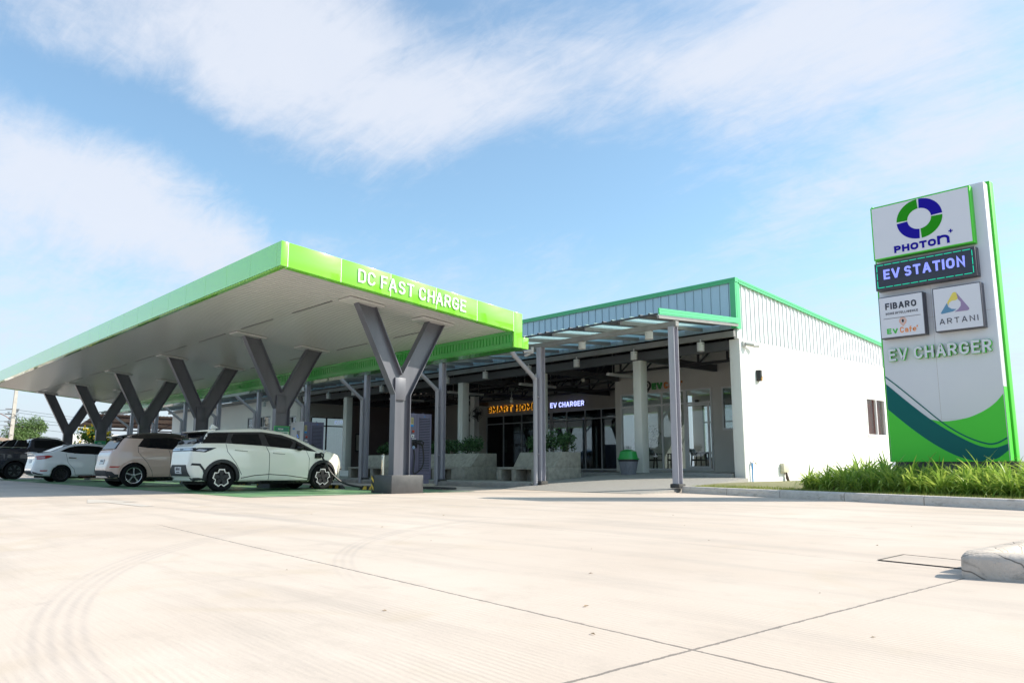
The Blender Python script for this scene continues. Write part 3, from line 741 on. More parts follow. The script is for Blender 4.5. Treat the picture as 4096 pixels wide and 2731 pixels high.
# solid sheets alternate with translucent ones
sh.add(V, F, 0)
sh.m = [1 if (sum(V[f[0]][0:1]) / 1.13) % 1 > .58 else 0 for f in F]
sh.build('roof_sheet', [AM, M('solid_sheet', (.10, .11, .13), .5)], aw, fix=False)
def skewx(y, d): return right_x(y) - d
M('beam_grey', (.23, .225, .22), .5, nscale=3, namt=.15)
d_ = 1.18
while d_ < 45.5:
    MB().bar((skewx(ya, d_), ya + .03, az_(ya) - .07), (skewx(yb, d_), yb - .03, az_(yb) - .07), .05, .10).build('rafter', MATS['beam_grey'], aw); d_ += 1.165
MB().bar((skewx(ya, .06), ya + .02, az_(ya) - .015), (-57, ya + .02, az_(ya) - .015), .03, .045).build('eaves_bar', M('dark_steel', (.05, .05, .055), .5), aw)
MB().box(-57, -10.93, 15.09, 15.21, 3.872, 3.995).build('front_beam', MATS['beam_grey'], aw)
MB().box(-57, -11.84, 19.02, 19.12, 4.17, 4.33).build('rear_beam', MATS['beam_grey'], aw)
mb = MB().bar((-10.99, ya - .02, az_(ya) + .035), (-11.73, yb, az_(yb) + .035), .03, .15); mb.bar((-10.975, ya - .02, az_(ya) + .0), (-11.715, yb, az_(yb) + .0), .02, .03); mb.bar((-10.975, ya - .02, az_(ya) + .07), (-11.715, yb, az_(yb) + .07), .02, .03)
mb.build('edge_trim', M('trim_green', (.055, .46, .165), .3, coat=.4), aw)
MB().bar((-11.03, ya, az_(ya) - .085), (-11.77, yb, az_(yb) - .085), .05, .07).build('edge_rail', MATS['beam_grey'], aw)

# ================================================================== BUILDING
M('clad_white', (.74, .745, .76), .42, metal=.1, nscale=.8, namt=.04)
M('clad_shade_blue', (.42, .545, .60), .32, metal=.25, nscale=.6, namt=.05)  # front sheet: bluish metal, with the shaded side's sky blue put into it
M('wall_grey', (.40, .385, .36), .8, nscale=1.0, namt=.05)  # plain grey of the arcade walls, reused on the picture faces
M('pillar_white', (.66, .66, .63), .7, nscale=1.2, namt=.05)
M('truss_dark', (.025, .026, .03), .6)
M('roof_under', (.03, .03, .032), .8)
M('alu_frame', (.40, .42, .44), .4, metal=.4)
M('alu_white', (.72, .72, .72), .4)
M('plum_wall', (.15, .12, .12), .8, nscale=1)
glass_mat('shop_glass', (.55, .60, .60)); glass_mat('cafe_glass', (.82, .86, .86), .6); glass_mat('side_glass', (.9, .88, .86), .12)
bd = thing('service_building', 'white single storey shop building with green trimmed metal parapet and open fronted arcade', 'building', (-30, 24, 0))
WX = -11.85
# roof (slopes to the back)
MB().hexa([(-57, 19.24, 5.62), (-11.90, 19.24, 5.62), (-11.90, 28.95, 4.83), (-57, 28.95, 4.83), (-57, 19.24, 5.68), (-11.90, 19.24, 5.68), (-11.90, 28.95, 4.89), (-57, 28.95, 4.89)]).build('roof', MATS['roof_under'], bd)
# parapet front cladding with standing seams
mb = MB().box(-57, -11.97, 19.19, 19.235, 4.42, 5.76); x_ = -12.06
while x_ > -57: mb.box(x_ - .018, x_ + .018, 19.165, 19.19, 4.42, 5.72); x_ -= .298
mb.build('front_cladding', MATS['clad_shade_blue'], bd)
# side cladding : trapezoid profile, top follows the roof
def ztop(y): return 5.80 - (y - 19.2) * .0925
mb = MB(); y_ = 19.36; V = []; F = []
pr_ = []
while y_ < 28.85: pr_ += [(y_, 0), (y_ + .13, 0), (y_ + .155, .03), (y_ + .205, .03)]; y_ += .23
pr_.append((28.88, 0))
for (yy, h) in pr_:
    for z_ in (4.13, ztop(yy) - .03): V.append((WX - .012 + h, yy, z_))
for i in range(len(pr_) - 1): F.append((2 * i, 2 * i + 2, 2 * i + 3, 2 * i + 1))
mb.add(V, F); mb.box(-11.95, WX - .03, 19.64, 28.9, 4.14, 4.8)
# screws
for i in range(0, len(pr_) - 1, 4):
    for k in range(3):
        z_ = 4.3 + k * .5
        if z_ < ztop(pr_[i][0]) - .2: mb.box(WX + .018, WX + .024, pr_[i][0] + .172, pr_[i][0] + .188, z_, z_ + .016)
mb.build('side_cladding', MATS['clad_white'], bd, fix=False)
MB().box(-11.965, WX - .004, 19.24, 19.34, 4.14, 4.415).build('corner_infill', MATS['clad_white'], bd)
# green trims
mb = MB().box(-57, -11.785, 19.13, 19.30, 5.74, 5.87); mb.box(-57, -11.78, 19.12, 19.135, 5.735, 5.765); mb.box(-57, -11.78, 19.115, 19.13, 5.80, 5.825)
mb.build('parapet_trim', MATS['trim_green'], bd)
def sidebar(mb, dz0, dz1, x0, x1):
    mb.hexa([(x0, 19.305, ztop(19.3) + dz0), (x1, 19.305, ztop(19.3) + dz0), (x1, 28.95, ztop(28.95) + dz0), (x0, 28.95, ztop(28.95) + dz0),
             (x0, 19.305, ztop(19.3) + dz1), (x1, 19.305, ztop(19.3) + dz1), (x1, 28.95, ztop(28.95) + dz1), (x0, 28.95, ztop(28.95) + dz1)])
mb = MB(); sidebar(mb, -.07, .065, -11.95, -11.79); sidebar(mb, -.075, -.045, -11.79, -11.775); sidebar(mb, .0, .02, -11.79, -11.78)
mb.build('side_trim', MATS['trim_green'], bd)
MB().box(-11.97, -11.80, 19.13, 19.19, 4.42, 5.735).box(-11.86, -11.795, 19.19, 19.36, 4.40, 5.73).build('corner_trim', MATS['trim_green'], bd)
# side wall with window opening
wy0, wy1, wz0, wz1 = 27.12, 28.62, 1.64, 2.94
MB().box(-12.05, WX, 19.62, wy0, 0, 4.13).box(-12.05, WX, wy1, 28.9, 0, 4.13).box(-12.05, WX, wy0, wy1, 0, wz0).box(-12.05, WX, wy0, wy1, wz1, 4.13).build('side_wall', MATS['white_wall'], bd, fix=False)
# columns
colpos = [(-12.17, -11.84)] + [(-15.67 - 4.45 * i, -15.37 - 4.45 * i) for i in range(5)] + [(-38.2, -37.9)]
for i, (a, b) in enumerate(colpos):
    MB().box(a, b, 19.30, 19.62, .14, 3.87 if i else 4.135).build('column', MATS['white_wall' if i == 0 else 'pillar_white'], bd, bevel=.006)
for i in range(3): MB().box(-29.15 + 4.45 * i * 0, -28.85, 23.65, 23.95, .4, 4.1).build('column', MATS['pillar_white'], bd) if i == 0 else None
MB().box(-37.9, -12.17, 19.36, 19.56, 3.872, 4.13).build('column_beam', M('beam_dark', (.07, .072, .078), .55), bd)
MB().box(-38, -12.2, 19.16, 28.9, .0, .40).build('floor', MATS['tile_floor'], bd)
MB().box(-38, -18.3, 19.145, 19.16, .14, .395).build('floor_riser', MATS['white_wall'], bd)
# roof beams and trusses
for i in range(6): MB().box(-15.60 - 4.45 * i, -15.44 - 4.45 * i, 19.565, 23.65 if i < 2 else 28.2, 3.88, 4.11).build('roof_beam', MATS['beam_dark'], bd)
for yt in (21.6, 23.75, 26.0):
    xa, xb = (-37.9, -20.4) if yt > 23 else (-37.9, -12.1)
    mb = MB().box(xa, xb, yt - .04, yt + .04, 3.86, 3.94); mb.box(xa, xb, yt - .04, yt + .04, 4.74, 4.82)
    x_ = xa
    while x_ < xb - 1:
        mb.bar((x_, yt, 3.9), (x_ + 1.1, yt, 4.78), .045, .045); mb.box(x_ - .03, x_ + .03, yt - .03, yt + .03, 3.945, 4.735); x_ += 1.1
    mb.build('roof_truss', MATS['truss_dark'], bd)
for y_ in np.arange(19.9, 28.5, 1.2): MB().box(-57, -12.06, y_, y_ + .06, 4.86 + (28.5 - y_) * .0814 - .11, 4.86 + (28.5 - y_) * .0814 - .02).build('purlin', MATS['truss_dark'], bd)
# ---- left unit front wall (y 19.3) with two window bays
LW = (-56.9, -38.2)
wins = [(-44.35, -41.35, 1.35, 3.37), (-39.55, -38.3, .5, 3.22)]
def wall_x(mb, x0, x1, y0, y1, z0, z1, holes):
    hs = sorted(holes); x = x0
    for (a, b, c, d) in hs:
        mb.box(x, a, y0, y1, z0, z1); mb.box(a, b, y0, y1, z0, c) if c > z0 else None; mb.box(a, b, y0, y1, d, z1); x = b
    mb.box(x, x1, y0, y1, z0, z1)
mb = MB(); wall_x(mb, LW[0], LW[1], 19.3, 19.5, .14, 4.41, wins); mb.build('front_wall', MATS['white_wall'], bd, fix=False)
MB().box(-57, -56.8, 19.5, 28.9, 0, 4.9).build('end_wall', MATS['white_wall'], bd)
MB().box(-57, -11.86, 28.9, 29.05, 0, 4.85).build('rear_wall', MATS['white_wall'], bd) if False else None

def glazing(name, parent, x0, x1, z0, z1, y, cols, trans, glass='shop_glass', fr='alu_frame', w=.055, d=.07):
    """shopfront frame in a plane y=const with mullions at cols and a transom"""
    f = MB()
    f.box(x0, x0 + w, y - d, y, z0, z1); f.box(x1 - w, x1, y - d, y, z0, z1); f.box(x0 + w, x1 - w, y - d, y, z1 - w, z1); f.box(x0 + w, x1 - w, y - d, y, z0, z0 + w * 1.2)
    zz = [z0 + w * 1.2, z1 - w]
    if trans: f.box(x0 + w, x1 - w, y - d + .002, y - .002, trans - w / 2, trans + w / 2)
    for c in cols: f.box(c - w / 2, c + w / 2, y - d + .004, y - .004, z0 + w * 1.2, z1 - w)
    fo = f.build('frame', MATS[fr], None)
    sf_ = bpy.data.objects.new(name, fo.data); COL.objects.link(sf_); bpy.data.objects.remove(fo)
    off = ROOT_OFF(parent); sf_.data.transform(Matrix.Translation((-off[0], -off[1], -off[2]))); sf_.parent = parent
    xs = [x0 + w] + list(cols) + [x1 - w]
    for a, b in zip(xs[:-1], xs[1:]):
        segs = [(z0 + .06, trans), (trans, z1 - .05)] if trans else [(z0 + .06, z1 - .05)]
        for c, e in segs: MB().box(a, b, y - d * .55, y - d * .55 + .008, c, e).build('pane', MATS[glass], sf_)
    return sf_
glazing('window', bd, -44.35, -41.35, 1.35, 3.37, 19.36, [-43.35, -42.35], 2.75)
glazing('window', bd, -39.55, -38.3, .5, 3.22, 19.36, [-38.9], 2.75)
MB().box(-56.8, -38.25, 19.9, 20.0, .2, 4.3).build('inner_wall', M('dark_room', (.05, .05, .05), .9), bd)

# ---- arcade: left return wall, back wall, cafe side wall
mb = MB().box(-38.15, -38.0, 19.5, 20.0, .4, 4.7).box(-38.15, -38.0, 20.0, 22.2, 3.2, 4.7).build('return_wall', MATS['wall_grey'], bd, fix=False)
MB().box(-38.15, -38.0, 22.2, 28.3, .4, 4.7).build('return_wall', MATS['plum_wall'], bd)
# glass doors in the return wall
g = MB()
for y_ in (20.03, 20.93, 22.15): g.box(-38.06, -37.98, y_ - .03, y_ + .03, .4, 3.18)
for z_ in (.44, 2.72, 3.16): g.box(-38.055, -37.985, 20.06, 22.12, z_ - .03, z_ + .03)
gd = g.build('glass_door', M('frame_dark', (.10, .11, .11), .4, metal=.4), bd)
MB().box(-38.03, -38.022, 20.05, 22.13, .45, 3.15).build('pane', MATS['shop_glass'], gd)
# back wall with the two shopfronts
bw = [(-33.42, -22.80, .42, 3.33)]
mb = MB(); wall_x(mb, -38.0, -20.25, 28.3, 28.45, .40, 4.85, bw); mb.build('back_wall', MATS['wall_grey'], bd, fix=False)
glazing('shopfront', bd, -33.42, -28.35, .42, 3.33, 28.34, [-32.0, -30.55, -29.2], 2.87)
glazing('shopfront', bd, -28.30, -22.80, .42, 3.33, 28.34, [-27.25, -26.0, -24.95, -24.0], 2.87)
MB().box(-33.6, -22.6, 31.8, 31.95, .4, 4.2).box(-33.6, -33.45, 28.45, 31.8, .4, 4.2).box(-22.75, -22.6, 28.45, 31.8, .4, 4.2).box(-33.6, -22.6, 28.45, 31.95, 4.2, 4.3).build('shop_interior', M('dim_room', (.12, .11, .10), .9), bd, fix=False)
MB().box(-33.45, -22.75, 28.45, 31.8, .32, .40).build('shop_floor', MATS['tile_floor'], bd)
MB().box(-20.25, -20.10, 23.95, 28.45, .4, 4.85).build('cafe_side_wall', MATS['pillar_white'], bd)
# cafe front
cf = [(-19.95, -15.80, .45, 3.36), (-15.38, -13.6, 1.83, 3.34)]
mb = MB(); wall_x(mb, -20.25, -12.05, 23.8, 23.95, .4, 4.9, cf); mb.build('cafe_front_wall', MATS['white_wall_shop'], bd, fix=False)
glazing('cafe_shopfront', bd, -19.95, -16.93, .45, 3.36, 23.83, [-19.0, -17.98, -17.25], 2.85, 'cafe_glass', 'alu_white')
glazing('cafe_shopfront', bd, -16.93, -15.80, .45, 3.36, 23.83, [], 2.85, 'cafe_glass', 'alu_white')
glazing('cafe_window', bd, -15.38, -13.6, 1.83, 3.34, 23.83, [], None, 'shop_glass', 'alu_white')
# sliding door leaf inside the frame
f = MB(); w = .07
f.box(-16.85, -16.78, 23.70, 23.74, .52, 2.80); f.box(-15.95, -15.88, 23.70, 23.74, .52, 2.80); f.box(-16.78, -15.95, 23.70, 23.74, 2.73, 2.80); f.box(-16.78, -15.95, 23.70, 23.74, .52, .60)
sd = f.build('sliding_door', MATS['alu_white'], bd)
MB().box(-16.42, -16.28, 23.66, 23.72, 2.86, 2.94).build('door_sensor', MATS['black_paint'], bd)
# cafe room : floor, ceiling, back wall with windows
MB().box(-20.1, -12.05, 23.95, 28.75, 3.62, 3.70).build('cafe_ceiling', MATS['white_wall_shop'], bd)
cb = [(-19.6, -17.9, .9, 3.2), (-17.5, -15.9, .55, 3.2), (-15.4, -13.2, .9, 3.2)]
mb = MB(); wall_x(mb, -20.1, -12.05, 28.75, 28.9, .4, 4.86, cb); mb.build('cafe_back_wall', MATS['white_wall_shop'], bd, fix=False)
M('green_frame', (.10, .17, .08), .5)
for (a, b, c, d) in cb: glazing('rear_window', bd, a, b, c, d, 28.84, [(a + b) / 2], 2.45, 'cafe_glass', 'green_frame', .06)
# side window with red blinds
f = MB()
f.box(WX - .10, WX + .02, wy0, wy0 + .05, wz0, wz1); f.box(WX - .10, WX + .02, wy1 - .05, wy1, wz0, wz1); f.box(WX - .10, WX + .02, wy0 + .05, wy1 - .05, wz1 - .05, wz1); f.box(WX - .10, WX + .03, wy0 - .02, wy1 + .02, wz0 - .04, wz0 + .04)
f.box(WX - .07, WX + .01, 27.90, 27.95, wz0 + .05, wz1 - .05)
swn = f.build('side_window', MATS['alu_white'], bd)
MB().box(WX - .06, WX - .052, wy0 + .04, wy1 - .04, wz0 + .04, wz1 - .04).build('pane', MATS['side_glass'], swn)
bl2 = MB(); z_ = wz0 + .06
while z_ < wz1 - .08: bl2.hexa([(WX - .16, wy0 + .05, z_), (WX - .12, wy0 + .05, z_ + .02), (WX - .12, wy1 - .06, z_ + .02), (WX - .16, wy1 - .06, z_), (WX - .162, wy0 + .05, z_ + .006), (WX - .122, wy0 + .05, z_ + .026), (WX - .122, wy1 - .06, z_ + .026), (WX - .162, wy1 - .06, z_ + .006)]); z_ += .034
bl2.build('blind', M('blind_red', (.20, .032, .022), .6, spec=.2), swn)
MB().box(WX - .22, WX - .20, wy0 - .1, wy1 + .1, wz0 - .1, wz1 + .1).build('blind_backing', M('blind_back', (.10, .03, .025), .9), swn)

# ================================================================== FIXTURES
M('fixture_white', (.58, .57, .56), .4); M('lens_dark', (.03, .03, .03), .1)
M('bulb_white', (.75, .72, .65), .35)
cyl = thing('hanging_lamp', '', 'lamp', (0, 0, 0), 'cylinder downlights under the awning')
MB().lathe([(.02, .004), (.085, .004), (.092, .012), (.105, .0), (.105, .25), (.10, .255), (.0, .255)], n=20).build('lamp_body', MATS['fixture_white'], cyl, smooth=True)
q = MB()
for k in range(3): q.box(.102, .107, -.03 + .025 * k, -.02 + .025 * k, .19, .215)
q.build('vent_slot', MATS['lens_dark'], cyl)
MB().tube([(0, 0, .255), (0, 0, .34)], .02, 8).build('hanger', MATS['fixture_white'], cyl)
LB = [(-12.92, 19.0), (-15.37, 19.0), (-17.81, 19.0)] + [(-20.15 - 2.38 * i, 19.0) for i in range(10)]
LA = [(-12.55, 16.15), (-14.92, 16.15)]
for i, (x_, y_) in enumerate(LA + LB):
    lab = (f'white cylinder lamp under the awning front, {"between corner post and next post, nearer the corner" if i == 0 else "just right of the second post"}' if i < 2 else
           f'white cylinder lamp under the rear awning beam, {ORD[i - 2]} from the white corner pillar')
    if i == 0: cyl.location = (x_, y_, 3.86); cyl['label'] = lab
    else: dup(cyl, (x_, y_, 3.86), lab, rotz=R(-20))
strip = thing('strip_light', '', 'light fitting', (0, 0, 0), 'long white light fittings hung in the arcade')
MB().box(-.07, .07, -.95, .95, 0, .09).build('fitting_body', MATS['fixture_white'], strip, bevel=.008)
for y_ in (-.7, .7): MB().tube([(0, y_, .09), (0, y_, .95)], .006, 5).build('suspension_wire', MATS['fixture_white'], strip)
for i, x_ in enumerate((-17.45, -21.85, -26.3, -30.75)):
    lab = f'long white strip light hung in the dark arcade, {ORD[i]} from the cafe end'
    if i == 0: strip.location = (x_, 21.1, 3.64); strip['label'] = lab
    else: dup(strip, (x_, 21.1, 3.64), lab)
bulb = thing('globe_bulb', '', 'bulb', (0, 0, 0), 'round white bulbs under the arcade roof')
MB().ball((0, 0, .08), .075, .075, .085, 10).build('globe', MATS['bulb_white'], bulb, smooth=True)
MB().lathe([(.04, .15), (.05, .19), (.06, .20), (.06, .23)], n=14).build('socket', MATS['fixture_white'], bulb, smooth=True)
MB().tube([(0, 0, .23), (0, 0, .5)], .012, 6).build('bulb_drop', MATS['fixture_white'], bulb)
for i, (p, lab) in enumerate((((-15.0, 22.0, 4.13), 'round white bulb above the cafe entrance near the corner pillar'), ((-20.3, 22.0, 3.77), 'round white bulb in the dark arcade above the blue lit sign'), ((-24.6, 22.2, 3.22), 'round unlit bulb in the arcade above the black and gold sign'))):
    if i == 0: bulb.location = p; bulb['label'] = lab
    else: dup(bulb, p, lab)
# wall fans on the inner column
M('fan_black', (.015, .015, .016), .5)
fan = thing('wall_fan', '', 'fan', (0, 0, 0), 'black wall fans on the inner pillar')
g = MB()
for k in range(20):
    t = 2 * math.pi * k / 20; c_, s_ = math.cos(t), math.sin(t)
    g.tube([(.05 * c_, -.30, .05 * s_), (.2 * c_, -.29, .2 * s_), (.30 * c_, -.22, .30 * s_), (.2 * c_, -.13, .2 * s_), (.07 * c_, -.10, .07 * s_)], .005, 4)
for r_ in (.1, .2, .30): g.tube([(r_ * math.cos(t), -.225 - (.3 - r_) * .25, r_ * math.sin(t)) for t in np.linspace(0, 2 * math.pi, 25)], .006, 4)
g.build('cage', MATS['fan_black'], fan)
g = MB()
for k in range(3):
    t = 2 * math.pi * k / 3
    g.hexa([(.05 * math.cos(t + a) * b, -.21 + .04 * e + h, .05 * math.sin(t + a) * b) for h in (0, .006) for a, b, e in ((0, 1, 0), (-.5, 5.2, -1), (.55, 5.2, 1), (.9, 1.2, 1))])
g.build('blade', MATS['fan_black'], fan)
MB().lathe([(.02, -.16), (.085, -.14), (.085, -.02), (.03, .02)], axis='y', n=16).tube([(0, -.05, -.08), (0, .02, -.28), (0, .12, -.30)], .03, 8).build('motor', MATS['fan_black'], fan, smooth=True)
fan.location = (-28.45, 23.54, 3.0); fan.rotation_euler = (R(-8), 0, R(38)); fan['label'] = 'black wall fan on the inner white pillar, nearer the gold lit sign'
dup(fan, (-29.22, 23.65, 3.0), 'black wall fan on the far side of the inner pillar, half hidden', rotz=R(-60))
# cameras
def cctv(loc, rz, lab, parts=2, ear=True):
    t = thing('security_camera', lab, 'camera', (0, 0, 0), 'white security cameras')
    a = MB().box(-.055, .055, -.11, -.04, -.07, .11).build('junction_box', MATS['fixture_white'], t, bevel=.01)
    b = MB().tube([(0, -.10, 0), (.02, -.17, -.01), (.05, -.33, -.04)], .045, 12); b.build('camera_body', MATS['fixture_white'], t, smooth=True)
    MB().tube([(.05, -.33, -.04), (.052, -.34, -.042)], .036, 12).build('lens', MATS['lens_dark'], t)
    c = MB().tube([(0, -.10, -.03), (-.10, -.17, -.08), (-.16, -.26, -.11)], .04, 10); c.build('camera_body', MATS['fixture_white'], t, smooth=True)
    t.location = loc; t.rotation_euler = (0, 0, rz)
    return t
cctv((-15.7, 15.05, 3.78), R(-35), 'white twin security camera on the second awning post from the ramp corner')
cctv((-29.2, 15.05, 3.66), R(-20), 'white twin security camera on the fifth post behind the second Y column')
# dome/bullet pair on the side wall
t = thing('security_camera', 'white bullet camera with round black lens on the sunlit side wall', 'camera', (WX, 19.5, 4.0), 'white security cameras')
MB().box(WX, WX + .07, 19.42, 19.54, 3.92, 4.08).build('junction_box', MATS['fixture_white'], t, bevel=.01)
MB().tube([(WX + .07, 19.5, 4.0), (WX + .14, 19.58, 3.99), (WX + .2, 19.70, 3.985)], [.05, .06, .06], 14).build('camera_body', MATS['fixture_white'], t, smooth=True)
MB().tube([(WX + .2, 19.70, 3.985), (WX + .203, 19.706, 3.985)], .045, 14).build('lens', MATS['lens_dark'], t)
MB().tube([(WX + .05, 19.58, 3.97), (WX + .13, 19.86, 3.97), (WX + .19, 20.0, 3.98)], [.02, .045, .05], 12).build('floodlight', MATS['fixture_white'], t, smooth=True)
# sconce
t = thing('wall_sconce', 'black and amber half round wall lamp on the sunlit side wall', 'wall lamp', (WX, 20.2, 3.15))
MB().prism([(math.sin(a) * .11, -math.cos(a) * .11) for a in np.linspace(0, math.pi, 9)], lambda a, b, d: (WX + .005 + a * 1.1, 20.2 + b * .85, d), 3.0, 3.31).build('shade', MATS['black_paint'], t)
MB().hexa([(WX + .07, 20.12, 3.01), (WX + .125, 20.17, 3.01), (WX + .122, 20.24, 3.01), (WX + .07, 20.29, 3.01), (WX + .08, 20.13, 3.08), (WX + .133, 20.18, 3.09), (WX + .13, 20.25, 3.13), (WX + .075, 20.29, 3.16)]).build('amber_panel', M('amber', (.36, .17, .03), .4), t)
# tap on blue pipe
t = thing('standpipe_tap', 'blue plastic pipe with a tap against the white side wall', 'tap', (WX + .06, 19.58, .1))
MB().tube([(WX + .06, 19.58, .08), (WX + .06, 19.58, .70)], .018, 8).tube([(WX + .06, 19.58, .52), (WX + .06, 19.58, .68)], .024, 8).build('pipe', M('pipe_blue', (.03, .26, .62), .4), t, smooth=True)
MB().tube([(WX + .06, 19.58, .69), (WX + .07, 19.66, .71), (WX + .08, 19.74, .69), (WX + .08, 19.75, .64)], .016, 8).build('spout', M('brass', (.55, .42, .22), .35, metal=.8), t, smooth=True)
MB().box(WX + .045, WX + .075, 19.60, 19.68, .745, .76).box(WX + .055, WX + .065, 19.635, 19.645, .715, .745).build('tap_handle', M('tap_red', (.45, .10, .06), .4), t)
# electrical box
t = thing('electrical_box', 'beige electrical box on a dark conduit at the foot of the white side wall', 'electrical box', (WX, 21.35, .12))
MB().box(WX + .003, WX + .12, 21.17, 21.50, .42, .68).build('box_body', M('beige_box', (.60, .56, .44), .5), t, bevel=.01)
MB().tube([(WX + .06, 21.40, .42), (WX + .07, 21.43, .26), (WX + .10, 21.50, .08)], [.03, .045, .03], 8).build('conduit', M('conduit_brown', (.09, .06, .05), .6), t, smooth=True)
# litter bin
t = thing('litter_bin', 'grey litter bin with green swing lid by the cafe pillar', 'bin', (-15.32, 18.55, .36))
def taper(mb, c, a, b, z0, z1, n=24, e=3.2):
    V = []
    for (w_, d_, z_) in ((a[0], a[1], z0), (b[0], b[1], z1)):
        for k in range(n):
            q = 2 * math.pi * k / n; cx_, sx_ = math.cos(q), math.sin(q)
            V.append((c[0] + w_ * math.copysign(abs(cx_) ** (2 / e), cx_), c[1] + d_ * math.copysign(abs(sx_) ** (2 / e), sx_), z_))
    mb.add(V, [(k, (k + 1) % n, n + (k + 1) % n, n + k) for k in range(n)] + [tuple(range(n))[::-1], tuple(range(n, 2 * n))])
M('bin_grey', (.17, .18, .21), .45, nscale=5, namt=.2, stretch=(6, 6, .8)); M('bin_green', (.02, .30, .06), .3, coat=.3)
q = MB(); taper(q, (-15.32, 18.55), (.21, .17), (.28, .235), .355, .76); q.build('bin_body', MATS['bin_grey'], t, smooth=True)
q = MB(); taper(q, (-15.32, 18.55), (.31, .265), (.31, .265), .80, .835); taper(q, (-15.32, 18.55), (.275, .235), (.235, .19), .835, 1.03); taper(q, (-15.32, 18.55), (.235, .19), (.12, .10), 1.03, 1.09); q.build('lid', MATS['bin_green'], t, smooth=True)
q = MB(); taper(q, (-15.32, 18.55), (.282, .237), (.29, .245), .74, .80); q.build('lid_rim', MATS['black_paint'], t, smooth=True)

# ------------------------------------------------------------------ planters
M('planter_concrete', (.34, .32, .27), .8, nscale=7, namt=.28, bump=.6, bscale=14)
def planter(x0, x1, lab, bench_left=True, gap=True):
    t = thing('planter_bench', lab, 'planter', ((x0 + x1) / 2, 17.2, .14), 'cast concrete planter benches on the terrace')
    yf = 16.55; zb = .14
    bw_ = 1.02    # solid end block at the right
    q = MB()
    # raised trough with a raked left end and sloping front
    L = x0 + .35
    q.hexa([(L, 16.95, .575), (x1, 16.80, .575), (x1, 17.95, .575), (L, 17.95, .575), (L + .16, 17.10, 1.03), (x1, 17.16, 1.03), (x1, 17.95, 1.03), (L + .16, 17.95, 1.03)])
    q.hexa([(x1 - .75, yf, zb), (x1, yf, zb), (x1, 17.95, zb), (x1 - .75, 17.95, zb), (x1 - .75, yf, .575), (x1, yf, .575), (x1, 17.95, .575), (x1 - .75, 17.95, .575)])
    q.box(x0 + .3, x1 - .75, 17.05, 17.95, zb, .575)
    q.build('trough', MATS['planter_concrete'], t, bevel=.012)
    MB().box(x0, x1 - .752, yf, 17.04, .50, .572).build('seat', MATS['planter_concrete'], t, bevel=.008)
    n = max(2, round((x1 - x0 - .75) / 1.05))
    for k in range(n):
        a = x0 + .01 + (x1 - .75 - x0 - .25) * k / max(1, n - (0 if n > 1 else 0)); MB().box(a, a + .20, yf + .02, 17.03, zb, .50).build('leg', MATS['planter_concrete'], t, bevel=.006)
    return t
P1 = planter(-19.05, -16.70, 'concrete planter bench with raked end standing nearest the ramp')
P2 = planter(-24.3, -20.65, 'concrete planter bench to the right of the nearest charger')
P3 = planter(-28.2, -24.75, 'concrete planter bench between the nearest Y column and the parked green car')
leaf_mat('shrub_leaf', (.014, .06, .022), (.10, .20, .075), .25, .35)
def shrub_mesh(seed, w, d, h, n=900, size=.05, mat='shrub_leaf', spray=.25):
    rng = random.Random(seed); mb = MB()
    lobes = [(rng.uniform(-w * .42, w * .42), rng.uniform(-d * .3, d * .3), rng.uniform(h * .3, h * .72), rng.uniform(.16, .30)) for _ in range(int(6 + w * 5))]
    for k in range(n):
        c = rng.choice(lobes)
        th, ph = rng.uniform(0, 2 * math.pi), math.acos(rng.uniform(-.6, 1)); r = c[3] * rng.uniform(.55, 1.08) * (1 + (rng.random() < spray) * rng.random() * .35)
        p = Vector((c[0] + r * math.sin(ph) * math.cos(th), c[1] + r * math.sin(ph) * math.sin(th) * .8, max(-.05, c[2] + r * math.cos(ph) * 1.05)))
        d1 = Vector((rng.gauss(0, 1), rng.gauss(0, 1), rng.gauss(.2, .8))).normalized(); d2 = d1.cross(Vector((rng.gauss(0, 1), rng.gauss(0, 1), rng.gauss(0, 1)))).normalized()
        s_ = size * rng.uniform(.6, 1.35)
        mb.add([p - d1 * s_, p + d2 * s_ * .42 + d1.cross(d2) * s_ * .12, p + d1 * s_, p - d2 * s_ * .42 + d1.cross(d2) * s_ * .12], [(0, 1, 2), (0, 2, 3)])
    return mb
def shrub(x, y, z, seed, w, d, h, lab, n=900):
    t = thing('planter_shrub', lab, 'shrub', (x, y, z), 'leafy shrubs in the concrete planters')
    mb = shrub_mesh(seed, w, d, h, n); mb.v = [(a + x, b + y, c + z) for a, b, c in mb.v]
    mb.build('foliage', MATS['shrub_leaf'], t, fix=False)
    st = MB(); rng = random.Random(seed)
    for k in range(7):
        a = rng.uniform(-w * .35, w * .35); st.tube([(x + a, y, z - .05), (x + a * 1.1, y + rng.uniform(-.1, .1), z + h * .6)], .009, 5)
    st.build('stems', M('stem_brown', (.08, .06, .04), .8), t)
shrub(-18.05, 17.5, 1.03, 3, .9, .6, .42, 'low dark shrub at the left of the planter nearest the ramp')
shrub(-17.15, 17.55, 1.03, 5, .95, .65, .56, 'bushy dark green shrub at the right end of the planter nearest the ramp', 1100)
shrub(-21.35, 17.5, 1.03, 7, 1.1, .6, .52, 'dark shrub at the right end of the planter beside the nearest charger', 1100)
shrub(-22.55, 17.5, 1.03, 8, 1.1, .6, .50, 'dark shrub in the planter partly behind the third awning post', 1000)
shrub(-23.6, 17.5, 1.03, 9, .9, .6, .42, 'shrub showing just right of the charger cabinet')
shrub(-25.5, 17.5, 1.03, 10, 1.0, .6, .45, 'dark shrub showing beside the base of the nearest Y column', 1000)
shrub(-26.7, 17.5, 1.03, 11, 1.2, .6, .40, 'dark shrub in the planter left of the stainless bollard', 1000)

